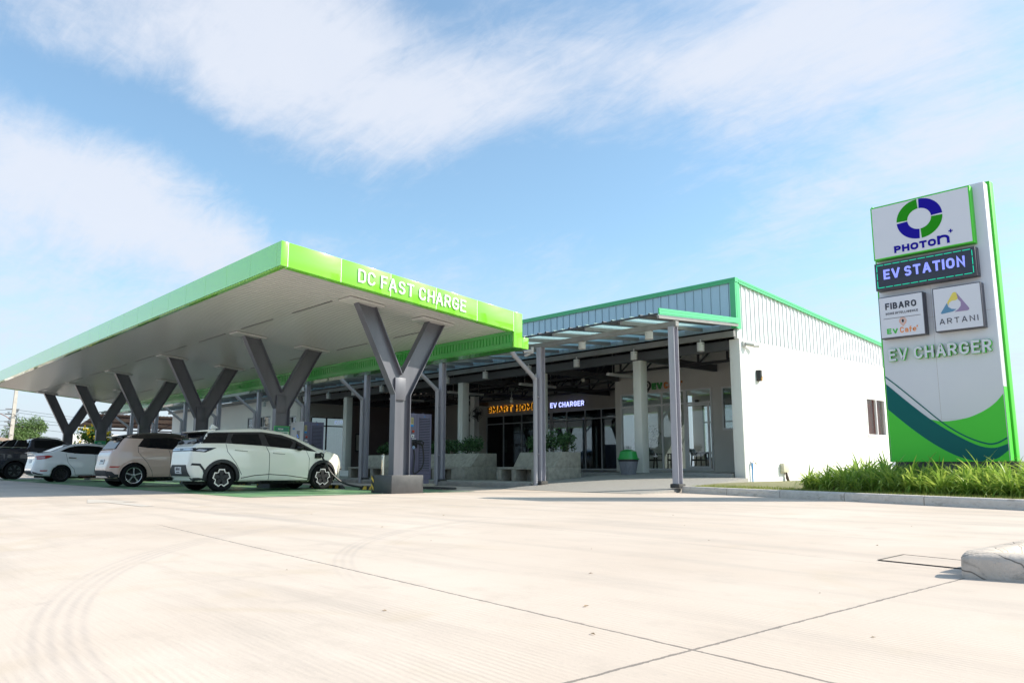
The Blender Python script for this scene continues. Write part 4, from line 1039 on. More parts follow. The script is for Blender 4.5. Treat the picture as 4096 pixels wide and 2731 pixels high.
# ------------------------------------------------------------------ signs on the shops
M('sign_black', (.012, .011, .01), .35); M('glow_gold', (1, .55, .05), .5, emit=(1, .42, .03), estr=.36); M('glow_blue', (.5, .55, 1), .5, emit=(.42, .47, 1.0), estr=.95)
t = thing('shop_sign', 'black serif letters with gold backlight reading SMART HOME above the shopfront', 'sign', (-31.2, 28.25, 3.6))
FN = lambda u, v, d: (u, 28.22 - d, v)
letters('SMART', FN, -33.22, -31.25, 3.52, 3.82, .06, .05, serif=.03, asp=.8, gap=.30, mb=(sg := MB())); letters('HOME', FN, -30.95, -29.33, 3.52, 3.82, .06, .05, serif=.03, asp=.8, gap=.30, mb=sg)
sg.build('letters', MATS['sign_black'], t, fix=True)
h = MB(); FH = lambda u, v, d: (u, 28.285 - d, v)
letters('SMART', FH, -33.25, -31.22, 3.50, 3.84, .092, .01, asp=.8, gap=.27, mb=h); letters('HOME', FH, -30.98, -29.30, 3.50, 3.84, .092, .01, asp=.8, gap=.27, mb=h)
h.build('backlight', MATS['glow_gold'], t, fix=True)
t = thing('shop_sign', 'blue white lit letters reading EV CHARGER on the arcade back wall', 'sign', (-26.9, 28.25, 3.6))
letters('EV CHARGER', lambda u, v, d: (u, 28.20 - d, v), -28.30, -25.97, 3.51, 3.77, .05, .01).build('lit_letters', MATS['glow_blue'], t, fix=False)
letters('EV CHARGER', lambda u, v, d: (u, 28.26 - d, v), -28.304, -25.966, 3.506, 3.774, .058, .054).build('letter_sides', MATS['sign_black'], t, fix=False)
t = thing('shop_sign', 'green and orange letters reading EV Cafe above the cafe doors', 'sign', (-17.6, 23.75, 3.55))
FC = lambda u, v, d: (u, 23.79 - d, v)
letters('EV', FC, -18.40, -17.92, 3.45, 3.70, .075, .04).build('green_letters', M('sign_green', (.03, .30, .06), .4), t, fix=False)
letters('Cafe', FC, -17.84, -17.10, 3.45, 3.70, .06, .04).build('orange_letters', M('sign_orange', (.62, .20, .04), .4), t, fix=False)
MB().box(-17.07, -17.02, 23.75, 23.79, 3.61, 3.69).build('accent', MATS['sign_orange'], t)
pin = MB().prism([(.17 * math.cos(a), .17 * math.sin(a)) for a in np.linspace(-.6, math.pi + .6, 20)] + [(0, -.27)], lambda a, b, d: (-18.62 + a, 23.79 - d, 3.63 + b), 0, .04)
pin.build('pin_emblem', MATS['sign_black'], t)
MB().prism([(.11 * math.cos(a), .11 * math.sin(a)) for a in np.linspace(0, 2 * math.pi, 20, endpoint=False)], lambda a, b, d: (-18.62 + a, 23.79 - d, 3.63 + b), .04, .046).build('pin_ring', MATS['white_wall_shop'], t)
MB().prism([(.06 * math.cos(a), .08 * math.sin(a)) for a in np.linspace(0, 2 * math.pi, 16, endpoint=False)], lambda a, b, d: (-18.62 + a, 23.79 - d, 3.63 + b), .046, .054).build('bean', MATS['sign_black'], t)
# decals on shop glass
t = thing('window_lettering', 'dark lettering reading HOME INTELLIGENCE on the shop door glass', 'lettering', (-31, 28.3, 1.7))
letters('HOME INTELLIGENCE', lambda u, v, d: (u, 28.292 - d, v), -31.72, -29.5, 1.62, 1.78, .03, .003).build('text', MATS['sign_black'], t, fix=False)
pa = M('paper_grey', (.20, .20, .19), .7)
for i, (a, b, c, d) in enumerate(((-26.9, 2.45, .35, .22), (-26.45, 2.2, .28, .3), (-25.7, 2.2, .22, .28), (-26.75, 1.75, .25, .25))):
    tag(MB().box(a, a + c, 30.4, 30.42, b, b + d).build('notice_paper', pa), f'small dim notice inside the shop under the blue sign, {ORD[i]} of four', 'notice', 'notices inside the shop')
t = thing('framed_picture', 'black framed picture hanging on the arcade wall left of the inner pillar', 'picture', (-34.2, 28.25, 1.9))
MB().box(-34.75, -34.2, 28.26, 28.298, 1.5, 2.25).build('frame', MATS['black_paint'], t); MB().box(-34.68, -34.27, 28.25, 28.262, 1.57, 2.18).build('picture_face', MATS['wall_grey'], t)
t = thing('framed_picture', 'tall framed board on the plum coloured wall behind the first downpipes', 'picture', (-37.95, 23.0, 1.9))
MB().box(-37.998, -37.96, 22.7, 23.25, 1.38, 2.36).build('frame', MATS['black_paint'], t); MB().box(-37.962, -37.95, 22.76, 23.19, 1.44, 2.30).build('picture_face', MATS['wall_grey'], t)

# ------------------------------------------------------------------ cafe furniture
M('wood_dark', (.018, .013, .011), .45)
ch = thing('cafe_chair', '', 'chair', (0, 0, 0), 'dark wooden chairs in the cafe')
for sx in (-1, 1):
    MB().bar((sx * .22, -.20, 0), (sx * .21, -.18, .66), .035, .045).build('front_leg', MATS['wood_dark'], ch)
    MB().bar((sx * .20, .25, 0), (sx * .21, .17, .70), .035, .045).build('rear_leg', MATS['wood_dark'], ch)
    MB().bar((sx * .21, -.22, .665), (sx * .21, .20, .70), .05, .03).build('armrest', MATS['wood_dark'], ch)
MB().box(-.22, .22, -.2, .2, .40, .47).build('seat', MATS['wood_dark'], ch, bevel=.015)
MB().hexa([(-.24, .17, .60), (.24, .17, .60), (.24, .21, .60), (-.24, .21, .60), (-.25, .25, .86), (.25, .25, .86), (.25, .29, .86), (-.25, .29, .86)]).build('backrest', MATS['wood_dark'], ch, bevel=.01)
for i, (x_, y_, r_, lab) in enumerate(((-19.5, 25.3, 95, 'dark armchair behind the left pane of the cafe glass'), (-18.75, 25.5, -70, 'dark armchair beside the narrow awning post inside the cafe'), (-17.75, 25.7, 100, 'dark armchair left of the table seen through the sliding door'), (-17.2, 26.3, 10, 'dark armchair facing the door behind the cafe table'), (-16.85, 25.5, -95, 'dark armchair right of the table seen through the sliding door'))):
    if i == 0: ch.location = (x_, y_, .4); ch.rotation_euler = (0, 0, R(r_)); ch['label'] = lab
    else: dup(ch, (x_, y_, .4), lab, R(r_))
t = thing('cafe_table', 'small dark table between the chairs behind the sliding door', 'table', (-17.35, 25.6, .4))
MB().lathe([(.0, 1.09), (.36, 1.09), (.36, 1.125), (.0, 1.125)], c=(-17.35, 25.6, 0), n=24).build('tabletop', MATS['wood_dark'], t); MB().tube([(-17.35, 25.6, .42), (-17.35, 25.6, 1.09)], .03, 8).build('stem', MATS['wood_dark'], t); MB().lathe([(.25, .4), (.25, .42), (.03, .45)], c=(-17.35, 25.6, 0), n=18).build('base', MATS['wood_dark'], t)
t = thing('potted_palm', 'green potted palm inside the cafe behind the white pillar', 'plant', (-20.0 + .55, 24.6, .4))
leaf_mat('palm_leaf', (.02, .07, .02), (.05, .13, .04), .2)
q = MB(); rng = random.Random(2)
for k in range(11):
    a = rng.uniform(0, 6.28); h0 = rng.uniform(.7, 1.5); L = rng.uniform(.5, .8)
    P = [Vector((-19.45 + math.cos(a) * L * s_, 24.6 + math.sin(a) * L * s_ * .7, .8 + h0 * min(1, s_ * 1.6) - s_ * s_ * .35)) for s_ in np.linspace(0, 1, 9)]
    q.tube(P, .006, 4)
    for j in range(2, 9):
        for sgn in (-1, 1):
            d = (P[j] - P[j - 1]).normalized(); n_ = d.cross(Vector((0, 0, 1))).normalized() * sgn
            e = P[j] + (n_ + d * .6) * .2 + Vector((0, 0, -.08)); q.add([P[j], P[j] + (d * .05), e], [(0, 1, 2)])
q.build('fronds', MATS['palm_leaf'], t, fix=False)
MB().lathe([(.12, .4), (.17, .75), (.15, .75), (.14, .70)], c=(-19.45, 24.6, 0), n=18).build('pot', MATS['fixture_white'], t, smooth=True)

# ------------------------------------------------------------------ chargers
M('charger_grey', (.145, .135, .205), .42, nscale=1, namt=.04); M('charger_white', (.62, .63, .66), .35); M('cable_black', (.016, .016, .017), .45); M('label_yellow', (.50, .44, .20), .5); M('label_blue', (.02, .25, .60), .4); M('btn_red', (.50, .03, .015), .35); M('screen_dark', (.02, .022, .03), .08); M('label_white', (.7, .7, .72), .5); M('louver_dark', (.03, .03, .042), .6)
def charger(x1, y0, lab, plug_side=True):
    """front faces -y, vented side faces +x"""
    t = thing('ev_charger', lab, 'charger', (x1 - .43, y0 + .39, 0), 'DC charger cabinets')
    x0 = x1 - .87; y1 = y0 + .79; zb, zt = .22, 2.12
    MB().box(x0 + .03, x1 - .0, y0 + .02, y1, zb, zt).build('cabinet', MATS['charger_grey'], t, bevel=.006)
    MB().box(x0 + .05, x1 - .03, y0 + .06, y1 - .05, .10, zb - .002).build('plinth_frame', MATS['charger_grey'], t)
    MB().box(x0, x1 + .004, y0 - .02, y0 + .018, zb, zt + .01).build('front_panel', MATS['charger_white'], t, bevel=.004)
    MB().box(x0 - .1, x1 + .08, y0 + .02, y1 + .12, .0, .10).build('concrete_base', M('base_concrete', (.40, .36, .29), .9, nscale=8, namt=.2), t, bevel=.008)
    # louvres
    lv = MB(); z_ = .46
    while z_ < 2.0:
        lv.hexa([(x1 + .002, y0 + .36, z_), (x1 + .016, y0 + .36, z_), (x1 + .016, y1 - .07, z_), (x1 + .002, y1 - .07, z_), (x1 + .002, y0 + .36, z_ + .026), (x1 + .004, y0 + .36, z_ + .026), (x1 + .004, y1 - .07, z_ + .026), (x1 + .002, y1 - .07, z_ + .026)]); z_ += .0475
    ld = MB().box(x1, x1 + .0025, y0 + .35, y1 - .06, .45, 2.01); lvo = lv.build('louvres', MATS['charger_grey'], t); ld.build('louvre_backing', MATS['louver_dark'], lvo)
    MB().box(x1 + .001, x1 + .002, y0 + .255, y0 + .262, zb, zt - .01).box(x1 + .001, x1 + .002, y0 + .02, y1, .36, .366).build('door_gap', MATS['louver_dark'], t)
    st = MB().box(x1 + .001, x1 + .003, y0 + .05, y0 + .14, 1.80, 2.0, 0); st.box(x1 + .001, x1 + .003, y0 + .05, y0 + .14, 1.73, 1.795, 1); st.box(x1 + .001, x1 + .003, y0 + .07, y0 + .17, 1.42, 1.51, 2); st.box(x1 + .001, x1 + .003, y0 + .51, y0 + .56, 2.03, 2.055, 1)
    st.box(x1 + .001, x1 + .0035, y0 + .10, y0 + .14, 1.435, 1.475, 3); st.box(x1 + .001, x1 + .003, y0 + .09, y0 + .24, 1.375, 1.395, 2)
    for k in range(5): st.box(x1 + .003, x1 + .0035, y0 + .065, y0 + .125, 1.825 + .033 * k, 1.838 + .033 * k, 3)
    st.build('label_stickers', [MATS['label_yellow'], MATS['label_blue'], MATS['label_white'], MATS['screen_dark']], t)
    MB().lathe([(.055, 0), (.055, .008)], c=(x1, y0 + .13, 1.60), axis='x', n=18).build('button_ring', MATS['strip_grey'], t)
    MB().lathe([(.036, .008), (.036, .03), (.028, .036)], c=(x1, y0 + .13, 1.60), axis='x', n=18).build('stop_button', MATS['btn_red'], t, smooth=True)
    # holster, plug and cable on the +x side
    MB().box(x1, x1 + .012, y0 + .09, y0 + .28, 1.12, 1.36).build('holster', MATS['black_paint'], t, bevel=.004)
    if plug_side:
        pg = MB().tube([(x1 + .02, y0 + .17, 1.27), (x1 + .10, y0 + .19, 1.26)], .055, 12).tube([(x1 + .10, y0 + .18, 1.27), (x1 + .16, y0 + .26, 1.26), (x1 + .17, y0 + .34, 1.20), (x1 + .17, y0 + .36, 1.14)], [.05, .045, .035, .03], 10).tube([(x1 + .12, y0 + .2, 1.32), (x1 + .17, y0 + .30, 1.33), (x1 + .19, y0 + .38, 1.28), (x1 + .18, y0 + .37, 1.2)], .022, 8)
        pg.build('plug', MATS['cable_black'], t, smooth=True)
        a = [(x1 + .17, y0 + .36, 1.15), (x1 + .17, y0 + .39, 1.0), (x1 + .165, y0 + .41, .78), (x1 + .15, y0 + .37, .58), (x1 + .11, y0 + .28, .46), (x1 + .08, y0 + .19, .40), (x1 + .07, y0 + .12, .42), (x1 + .06, y0 + .14, .60), (x1 + .05, y0 + .165, .85), (x1 + .03, y0 + .165, 1.02), (x1 + .005, y0 + .16, 1.06)]
        MB().tube(smooth_path(a, 6), .021, 8).build('cable', MATS['cable_black'], t, smooth=True)
        MB().lathe([(.048, .012), (.048, .016)], c=(x1, y0 + .155, 1.14), axis='x', n=18).build('letter_disc', MATS['label_blue'], t)
        MB().lathe([(.040, .016), (.040, .018)], c=(x1, y0 + .155, 1.14), axis='x', n=18).build('letter_plate', MATS['label_white'], t)
        text_geo('B', lambda u, v, d: (x1 + .018 + d, u, v), y0 + .135, y0 + .178, 1.112, 1.168, .003, .02).build('letter', MATS['label_blue'], t, fix=False)
    # front : screen, reader, name
    MB().box(x0 + .45, x0 + .66, y0 - .024, y0 - .018, 1.22, 1.82).build('screen', MATS['screen_dark'], t)
    gl = MB()
    for (a, b) in ((.50, 1.66), (.56, 1.60), (.53, 1.52)): gl.lathe([(.022, -.003), (.022, 0)], c=(x0 + a, y0 - .024, b), axis='y', n=10)
    gl.build('screen_icons', M('icon_glow', (.05, .2, .8), .5, emit=(.05, .25, .9), estr=.5), t)
    text_geo('SINO', lambda u, v, d: (u, y0 - .02 - d, v), x0 + .12, x0 + .30, 1.87, 1.93, .004, .03).build('maker_lettering', MATS['label_blue'], t, fix=False)
    MB().box(x0 + .20, x0 + .34, y0 - .024, y0 - .019, 1.22, 1.42).build('card_reader', M('reader_green', (.16, .36, .25), .5), t)
    for yy in (.2, .55): MB().tube([(x1 - .1, y0 + yy, zt), (x1 - .1, y0 + yy, zt + .035)], .014, 6).build('lifting_eye', MATS['charger_grey'], t)
    return t
def smooth_path(P, n=6):
    P = [Vector(p) for p in P]; out = []
    for i in range(len(P) - 1):
        p0, p1, p2, p3 = P[max(i - 1, 0)], P[i], P[i + 1], P[min(i + 2, len(P) - 1)]
        for k in range(n):
            t = k / n; out.append(.5 * ((2 * p1) + (-p0 + p2) * t + (2 * p0 - 5 * p1 + 4 * p2 - p3) * t * t + (-p0 + 3 * p1 - 3 * p2 + p3) * t ** 3))
    out.append(P[-1]); return out
charger(-18.95, 13.11, 'purple grey charger cabinet behind the nearest Y column, plug hanging on its side')
charger(-25.10, 12.93, 'purple grey charger cabinet with white front, behind the pale green car')
charger(-37.0, 12.95, 'charger cabinet behind the beige car and the white sedan')
# charging cable from the cabinet across the ground to the green car
t = thing('charging_cable', 'thick black charging cable plugged into the pale green car', 'cable', (-18.7, 11.5, 0))
cab = [(-18.70, 10.12, .865), (-18.62, 10.16, .83), (-18.55, 10.24, .66), (-18.50, 10.40, .40), (-18.43, 10.75, .15), (-18.2, 11.25, .04), (-17.9, 11.75, .027), (-17.0, 12.25, .027), (-16.4, 12.6, .027), (-16.5, 12.9, .027), (-17.4, 12.95, .027), (-18.3, 13.0, .03), (-18.95, 13.1, .15), (-19.3, 13.06, .8)]
MB().tube(smooth_path(cab, 8), .024, 8).build('cable', MATS['cable_black'], t, smooth=True)
cb2 = [(-18.15, 11.3, .026), (-18.6, 11.9, .026), (-18.3, 12.3, .026), (-17.2, 12.45, .026), (-16.3, 12.3, .026)]
MB().tube(smooth_path(cb2, 8), .024, 8).build('cable_loop', MATS['cable_black'], t, smooth=True)
MB().tube([(-18.80, 10.12, .86), (-18.70, 10.11, .865), (-18.64, 10.13, .86)], [.06, .058, .045], 12).tube([(-18.70, 10.10, .91), (-18.60, 10.12, .935), (-18.55, 10.16, .90), (-18.58, 10.17, .83)], .022, 8).build('connector', MATS['cable_black'], t, smooth=True)
# wheel stops
ws = thing('wheel_stop', '', 'wheel stop', (0, 0, 0), 'black rubber wheel stops with yellow panels')
wp = [(-.075, 0), (.075, 0), (.05, .10), (-.05, .10)]
MB().hexa([(-.9, -.075, 0), (.9, -.075, 0), (.9, .075, 0), (-.9, .075, 0), (-.78, -.05, .10), (.78, -.05, .10), (.78, .05, .10), (-.78, .05, .10)]).build('rubber_block', M('rubber_black', (.02, .02, .021), .7), ws)
q = MB()
for a in (-.72, -.42, .24, .56):
    for s_ in (-1, 1): q.add([(a, s_ * .0735, .008), (a + .2, s_ * .0735, .008), (a + .16, s_ * .0535, .095), (a + .04, s_ * .0535, .095)], [(0, 1, 2, 3)])
q.build('reflector', MATS['hazard_yellow'], ws, fix=False)
WS = [(-17.1, 10.98, 'wheel stop in the empty bay beside the nearest column plinth'), (-19.72, 10.93, 'wheel stop at the front wheels of the pale green car'), (-23.1, 10.95, 'wheel stop in the bay left of the pale green car'), (-25.7, 10.95, 'wheel stop in front of the beige car'), (-29.4, 10.95, 'wheel stop in the empty bay left of the beige car'), (-35.0, 10.95, 'wheel stop ahead of the white sedan')]
for i, (x_, y_, lab) in enumerate(WS):
    if i == 0: ws.location = (x_, y_, 0); ws['label'] = 'black and yellow ' + lab
    else: dup(ws, (x_, y_, 0), 'black and yellow ' + lab)
# bollard
t = thing('bollard', 'polished stainless steel bollard standing left of the nearest column plinth', 'bollard', (-19.35, 12.5, 0))
MB().lathe([(.05, 0), (.05, .88), (.046, .915), (.03, .94), (.001, .95)], c=(-19.35, 12.5, 0), n=20, closed=False).build('post', M('stainless', (.62, .58, .50), .12, metal=1), t, smooth=True)
MB().lathe([(.09, .002), (.09, .012), (.05, .014)], c=(-19.35, 12.5, 0), n=20).build('base_flange', MATS['stainless'], t)
# info boards on the Y columns
M('board_green', (.05, .50, .08), .4); M('board_teal', (.02, .22, .14), .4); M('board_white', (.68, .74, .70), .4)
def board(x, lab):
    t = thing('info_board', lab, 'board', (x + .02, SH, 1.2), 'green charging instruction boards on the Y columns')
    MB().box(x + .005, x + .02, 9.90, 10.36, 1.05, 1.72).build('board_panel', MATS['board_green'], t)
    MB().box(x + .021, x + .023, 9.92, 10.34, 1.57, 1.70).build('header', MATS['board_teal'], t)
    MB().box(x + .021, x + .023, 9.92, 10.34, 1.07, 1.565).build('text_field', MATS['board_white'], t)
    text_geo('PHOTON', lambda u, v, d: (x + .0235 + d, u, v), 10.02, 10.17, 1.615, 1.655, .002, .03).build('board_lettering', MATS['letter_white'], t, fix=False)
    q = MB().box(x + .0232, x + .0245, 9.95, 10.10, 1.52, 1.545, 0).box(x + .0232, x + .0245, 10.14, 10.31, 1.52, 1.545, 1)
    rng = random.Random(7)
    for k in range(8): q.box(x + .0232, x + .0242, 9.95 + .19 * (k % 2), 10.05 + .19 * (k % 2) + rng.uniform(0, .05), 1.47 - .045 * (k // 2), 1.48 - .045 * (k // 2), 1)
    q.build('print_blocks', [MATS['sign_orange'], MATS['board_teal']], t)
board(YX[1], 'green topped instruction board on the second Y column above the pale green car')
board(YX[2], 'green topped instruction board on the third Y column, hidden behind the hatchback roof')
board(YX[4], 'green topped instruction board on the fifth Y column above the white sedan')

# ================================================================== PYLON SIGN
M('pylon_white', (.66, .68, .74), .35, nscale=.5, namt=.02, coat=.2); M('pylon_green', (.075, .60, .045), .45, spec=.3); M('pylon_teal', (.002, .12, .115), .5, spec=.2); M('panel_white', (.68, .69, .75), .35)
M('navy', (.010, .004, .30), .6, spec=.15); M('logo_green', (.016, .27, .006), .6, spec=.15); M('led_black', (.028, .032, .055), .4); M('led_case', (.06, .06, .08), .5); M('box_side', (.07, .07, .095), .4); M('ink', (.03, .035, .055), .5)
PY = 15.5
py = thing('pylon_sign', 'tall white and green roadside pylon sign with stacked panels rising above the leafy bed', 'sign', (-5.3, 15.7, .1))
F_ = lambda u, v, d: (u, PY - d, v)
MB().box(-6.37, -4.36, PY, PY + .215, .68, 5.72).build('pylon_slab', MATS['pylon_white'], py, bevel=.025)
MB().box(-4.372, -4.3585, PY + .012, PY + .205, .69, 1.98).build('green_edge', MATS['pylon_green'], py)
MB().box(-6.42, -4.325, PY + .218, PY + .40, .68, 5.77).box(-6.40, -6.373, PY + .03, PY + .216, .68, 5.74).build('green_fin', MATS['pylon_green'], py, bevel=.004)
MB().box(-6.30, -4.25, PY + .03, PY + .38, .1, .68).build('pylon_base', MATS['plinth_dark'], py)
jt = MB()
for z_ in (3.02 + .0, 1.44): jt.box(-6.36, -4.38, PY - .0012, PY + .01, z_ + .33 * (z_ > 3), z_ + .004 + .33 * (z_ > 3))
jt.box(-5.415, -5.411, PY - .0012, PY + .01, 1.44, 5.72); jt.build('panel_joints', M('joint_grey', (.42, .38, .36), .7), py)
# swoosh panels as thin coloured skins
def skin(name, up, lo, d, mat):
    n = len(up); V = [F_(a, b, d) for a, b in up] + [F_(a, b, d) for a, b in lo] + [F_(a, b, 0) for a, b in up] + [F_(a, b, 0) for a, b in lo]
    f = [(i, i + 1, n + i + 1, n + i) for i in range(n - 1)] + [(i, 2 * n + i, 2 * n + i + 1, i + 1) for i in range(n - 1)] + [(n + i, n + i + 1, 3 * n + i + 1, 3 * n + i) for i in range(n - 1)]
    MB().add(V, f).build(name, mat, py)
def curve(pts, n=40):
    P = smooth_path([(a, b, 0) for a, b in pts], 8); xs = np.linspace(pts[0][0], pts[-1][0], n); return [(x_, float(np.interp(x_, [p.x for p in P], [p.y for p in P]))) for x_ in xs]
XL, XR = -6.355, -4.375
dt = [(XL, 2.165), (-5.94, 1.76), (-5.57, 1.43), (-5.21, 1.17), (-4.86, .97), (-4.6, .915), (XR, .985)]
db = [(XL, 1.68), (-5.97, 1.32), (-5.60, 1.02), (-5.24, .80), (-4.95, .70), (-4.75, .688), (-4.55, .74), (XR, .875)]
ct, cbm = curve(dt), curve(db)
skin('green_skin', cbm, [(x_, .681) for x_, _ in cbm], .004, MATS['pylon_green'])
skin('teal_swoosh', ct, cbm, .006, MATS['pylon_teal'])
gt = curve([(-5.60, 1.452), (-5.45, 1.415), (-5.28, 1.41), (-5.0, 1.45), (-4.8, 1.52), (-4.63, 1.61), (-4.5, 1.71), (XR, 1.85)])
skin('green_skin', gt, [(x_, float(np.interp(x_, [p[0] for p in ct], [p[1] for p in ct]))) for x_, _ in gt], .005, MATS['pylon_green'])
tn = curve([(XL, 2.315), (-6.12, 2.10), (-5.74, 1.73), (-5.38, 1.385), (-5.03, 1.14), (-4.72, 1.01), (-4.55, 1.01), (XR, 1.10)])
skin('teal_line', tn, [(a, b - .028) for a, b in tn], .008, MATS['pylon_teal'])
# main box
def signbox(x0, x1, z0, z1, d, face, side, rim, name='sign_box', rimw=.025):
    b = MB().box(x0, x1, PY - d, PY - .001, z0, z1).build(name, MATS[side], py, bevel=.003)
    MB().box(x0 + rimw, x1 - rimw, PY - d - .004, PY - d + .002, z0 + rimw, z1 - rimw).build('sign_face', MATS[face], b)
    return b
D1 = .17
b1 = signbox(-6.34, -4.55, 4.58, 5.65, D1, 'panel_white', 'pylon_green', 'pylon_green')
def ring(a0, a1, r0, r1, cx_, cz_, sx=1.0, n=18):
    A = np.linspace(R(a0), R(a1), n); return [(cx_ + math.cos(a) * r1 * sx, cz_ + math.sin(a) * r1) for a in A] + [(cx_ + math.cos(a) * r0 * sx, cz_ + math.sin(a) * r0) for a in A[::-1]]
for nm, a0, mt in (('logo_segment', 3, 'navy'), ('logo_segment', 93, 'logo_green'), ('logo_segment', 183, 'navy'), ('logo_segment', 273, 'logo_green')):
    q = MB(); poly = ring(a0, a0 + 85, .20, .385, -5.445, 5.235, 1.07); n = 18
    V = [F_(a, b, D1 + .008) for a, b in poly] + [F_(a, b, D1 + .0035) for a, b in poly]
    q.add(V, [(i, i + 1, 2 * n - 2 - i, 2 * n - 1 - i) for i in range(n - 1)] + [(i, (i + 1) % (2 * n), 2 * n + (i + 1) % (2 * n), 2 * n + i) for i in range(2 * n)])
    q.build(nm, MATS[mt], b1)
q = letters('PHOTO', lambda u, v, d: F_(u, v, D1 + .003 + d), -5.94, -5.185, 4.655, 4.79, .037, .008, asp=.95, gap=.2)
letters('n', lambda u, v, d: F_(u, v, D1 + .003 + d), -5.16, -4.95, 4.655, 4.825, .046, .008, asp=1.2, mb=q)
q.box(-4.955, -4.885, PY - D1 - .011, PY - D1 - .003, 4.862, 4.882).box(-4.930, -4.910, PY - D1 - .0115, PY - D1 - .003, 4.838, 4.907)
q.build('lettering', MATS['navy'], b1, fix=False)
# LED display
b2 = signbox(-6.33, -4.545, 3.965, 4.50, .20, 'led_black', 'led_case', '', 'led_display', .03)
q = MB()
def dots(x0, x1, z0, z1, mb, step=.022, vertical=False):
    n = int((z1 - z0 if vertical else x1 - x0) / step)
    for k in range(n):
        if k % 7 == 6: continue
        if vertical: mb.box(x0, x1, PY - .209, PY - .204, z0 + k * step, z0 + k * step + step * .9)
        else: mb.box(x0 + k * step, x0 + k * step + step * .9, PY - .209, PY - .204, z0, z1)
dots(-6.29, -4.585, 4.452, 4.462, q); dots(-6.29, -4.585, 4.012, 4.022, q); dots(-6.29, -6.28, 4.022, 4.452, q, vertical=True); dots(-4.60, -4.59, 4.022, 4.452, q, vertical=True)
q.build('led_border', M('led_green', (0, .4, .25), .5, emit=(.0, .62, .36), estr=.5), b2)
q = letters('EV STATION', lambda u, v, d: F_(u, v, .204 + d), -6.165, -4.72, 4.165, 4.36, .040, .005, asp=.8)
q.build('led_lettering', M('led_blue', (.2, .25, .8), .5, emit=(.24, .28, .95), estr=.55), b2, fix=False)
q = MB()
for k in range(9): q.box(-6.17, -4.715, PY - .2105, PY - .2095, 4.163 + .0235 * k, 4.167 + .0235 * k)
q.build('led_scanline', MATS['led_black'], b2)
q = MB().box(-4.545 + .001, -4.535, PY - .15, PY - .05, 4.03, 4.44); q.build('led_side_door', MATS['box_side'], b2)
# small boxes
b3 = signbox(-6.315, -5.495, 3.02, 3.83, .17, 'panel_white', 'box_side', '', 'sign_box', .016)
G = lambda u, v, d: F_(u, v, .173 + d)
q = letters('FIBARO', G, -6.19, -5.62, 3.575, 3.70, .026, .006, asp=.75); letters('HOME INTELLIGENCE', G, -6.19, -5.60, 3.472, 3.516, .009, .004, asp=.7, gap=.4, mb=q); q.box(-6.24, -5.56, PY - .178, PY - .173, 3.395, 3.403)
q.build('lettering', MATS['ink'], b3, fix=False)
letters('EV', G, -6.19, -5.985, 3.10, 3.205, .026, .006).build('green_lettering', M('ev_green', (.05, .50, .06), .5), b3, fix=False)
letters('Cafe', G, -5.95, -5.655, 3.10, 3.21, .018, .006).box(-5.645, -5.625, PY - .179, PY - .173, 3.175, 3.21).build('orange_lettering', M('cafe_orange', (.82, .27, .07), .5), b3, fix=False)
q = MB()
for r_ in (.062, .043):
    pts = [(r_ * math.cos(a), .045 * (r_ > .05) * 0 + r_ * math.sin(a)) for a in np.linspace(-.5, math.pi + .5, 18)] + [(0, -r_ * 1.6)]
    P = [(a - 5.885, b + 3.325) for a, b in pts]
    for i in range(len(P)): a, b = P[i], P[(i + 1) % len(P)]; q.bar(F_(a[0], a[1], .176), F_(b[0], b[1], .176), .006, .007, up=(0, 1, 0))
q.build('pin_emblem', MATS['cafe_orange'], b3)
MB().prism([(.02 * math.cos(a) - 5.885, .032 * math.sin(a) + 3.325) for a in np.linspace(0, 2 * math.pi, 14, endpoint=False)], lambda a, b, d: F_(a, b, d), .173, .179).build('bean', MATS['wood_dark'], b3)
b4 = signbox(-5.325, -4.515, 3.03, 3.845, .17, 'panel_white', 'box_side', '', 'sign_box', .016)
letters('ARTANI', G, -5.24, -4.60, 3.16, 3.262, .013, .006, asp=.85, gap=.55).build('lettering', MATS['ink'], b4, fix=False)
def tri(poly, nm, mt): MB().prism(poly, lambda a, b, d: F_(a, b, d), .173, .178).build(nm, mt, b4)
tri([(-5.21, 3.37), (-5.09, 3.545), (-5.075, 3.47), (-5.02, 3.425), (-4.94, 3.41), (-5.0, 3.375), (-5.19, 3.352)], 'emblem_blue', M('emb_blue', (.10, .26, .42), .5))
tri([(-5.085, 3.55), (-4.985, 3.715), (-4.955, 3.728), (-4.925, 3.715), (-4.90, 3.61), (-4.935, 3.575), (-5.0, 3.575), (-5.055, 3.545), (-5.07, 3.49)], 'emblem_yellow', M('emb_yellow', (.75, .62, .12), .5))
tri([(-4.92, 3.71), (-4.73, 3.40), (-4.735, 3.37), (-4.77, 3.36), (-4.975, 3.362), (-4.91, 3.405), (-4.865, 3.46), (-4.86, 3.53), (-4.90, 3.585)], 'emblem_purple', M('emb_purple', (.30, .22, .38), .5))
# raised EV CHARGER letters
q = letters('EV CHARGER', lambda u, v, d: F_(u, v, .02 + d), -6.244, -4.456, 2.586, 2.824, .048, .055); q.build('raised_letters', MATS['pylon_green'], py, fix=False)
letters('EV CHARGER', lambda u, v, d: F_(u, v, .0765 + d), -6.24, -4.46, 2.59, 2.82, .040, .004).build('letter_faces', MATS['panel_white'], py, fix=False)

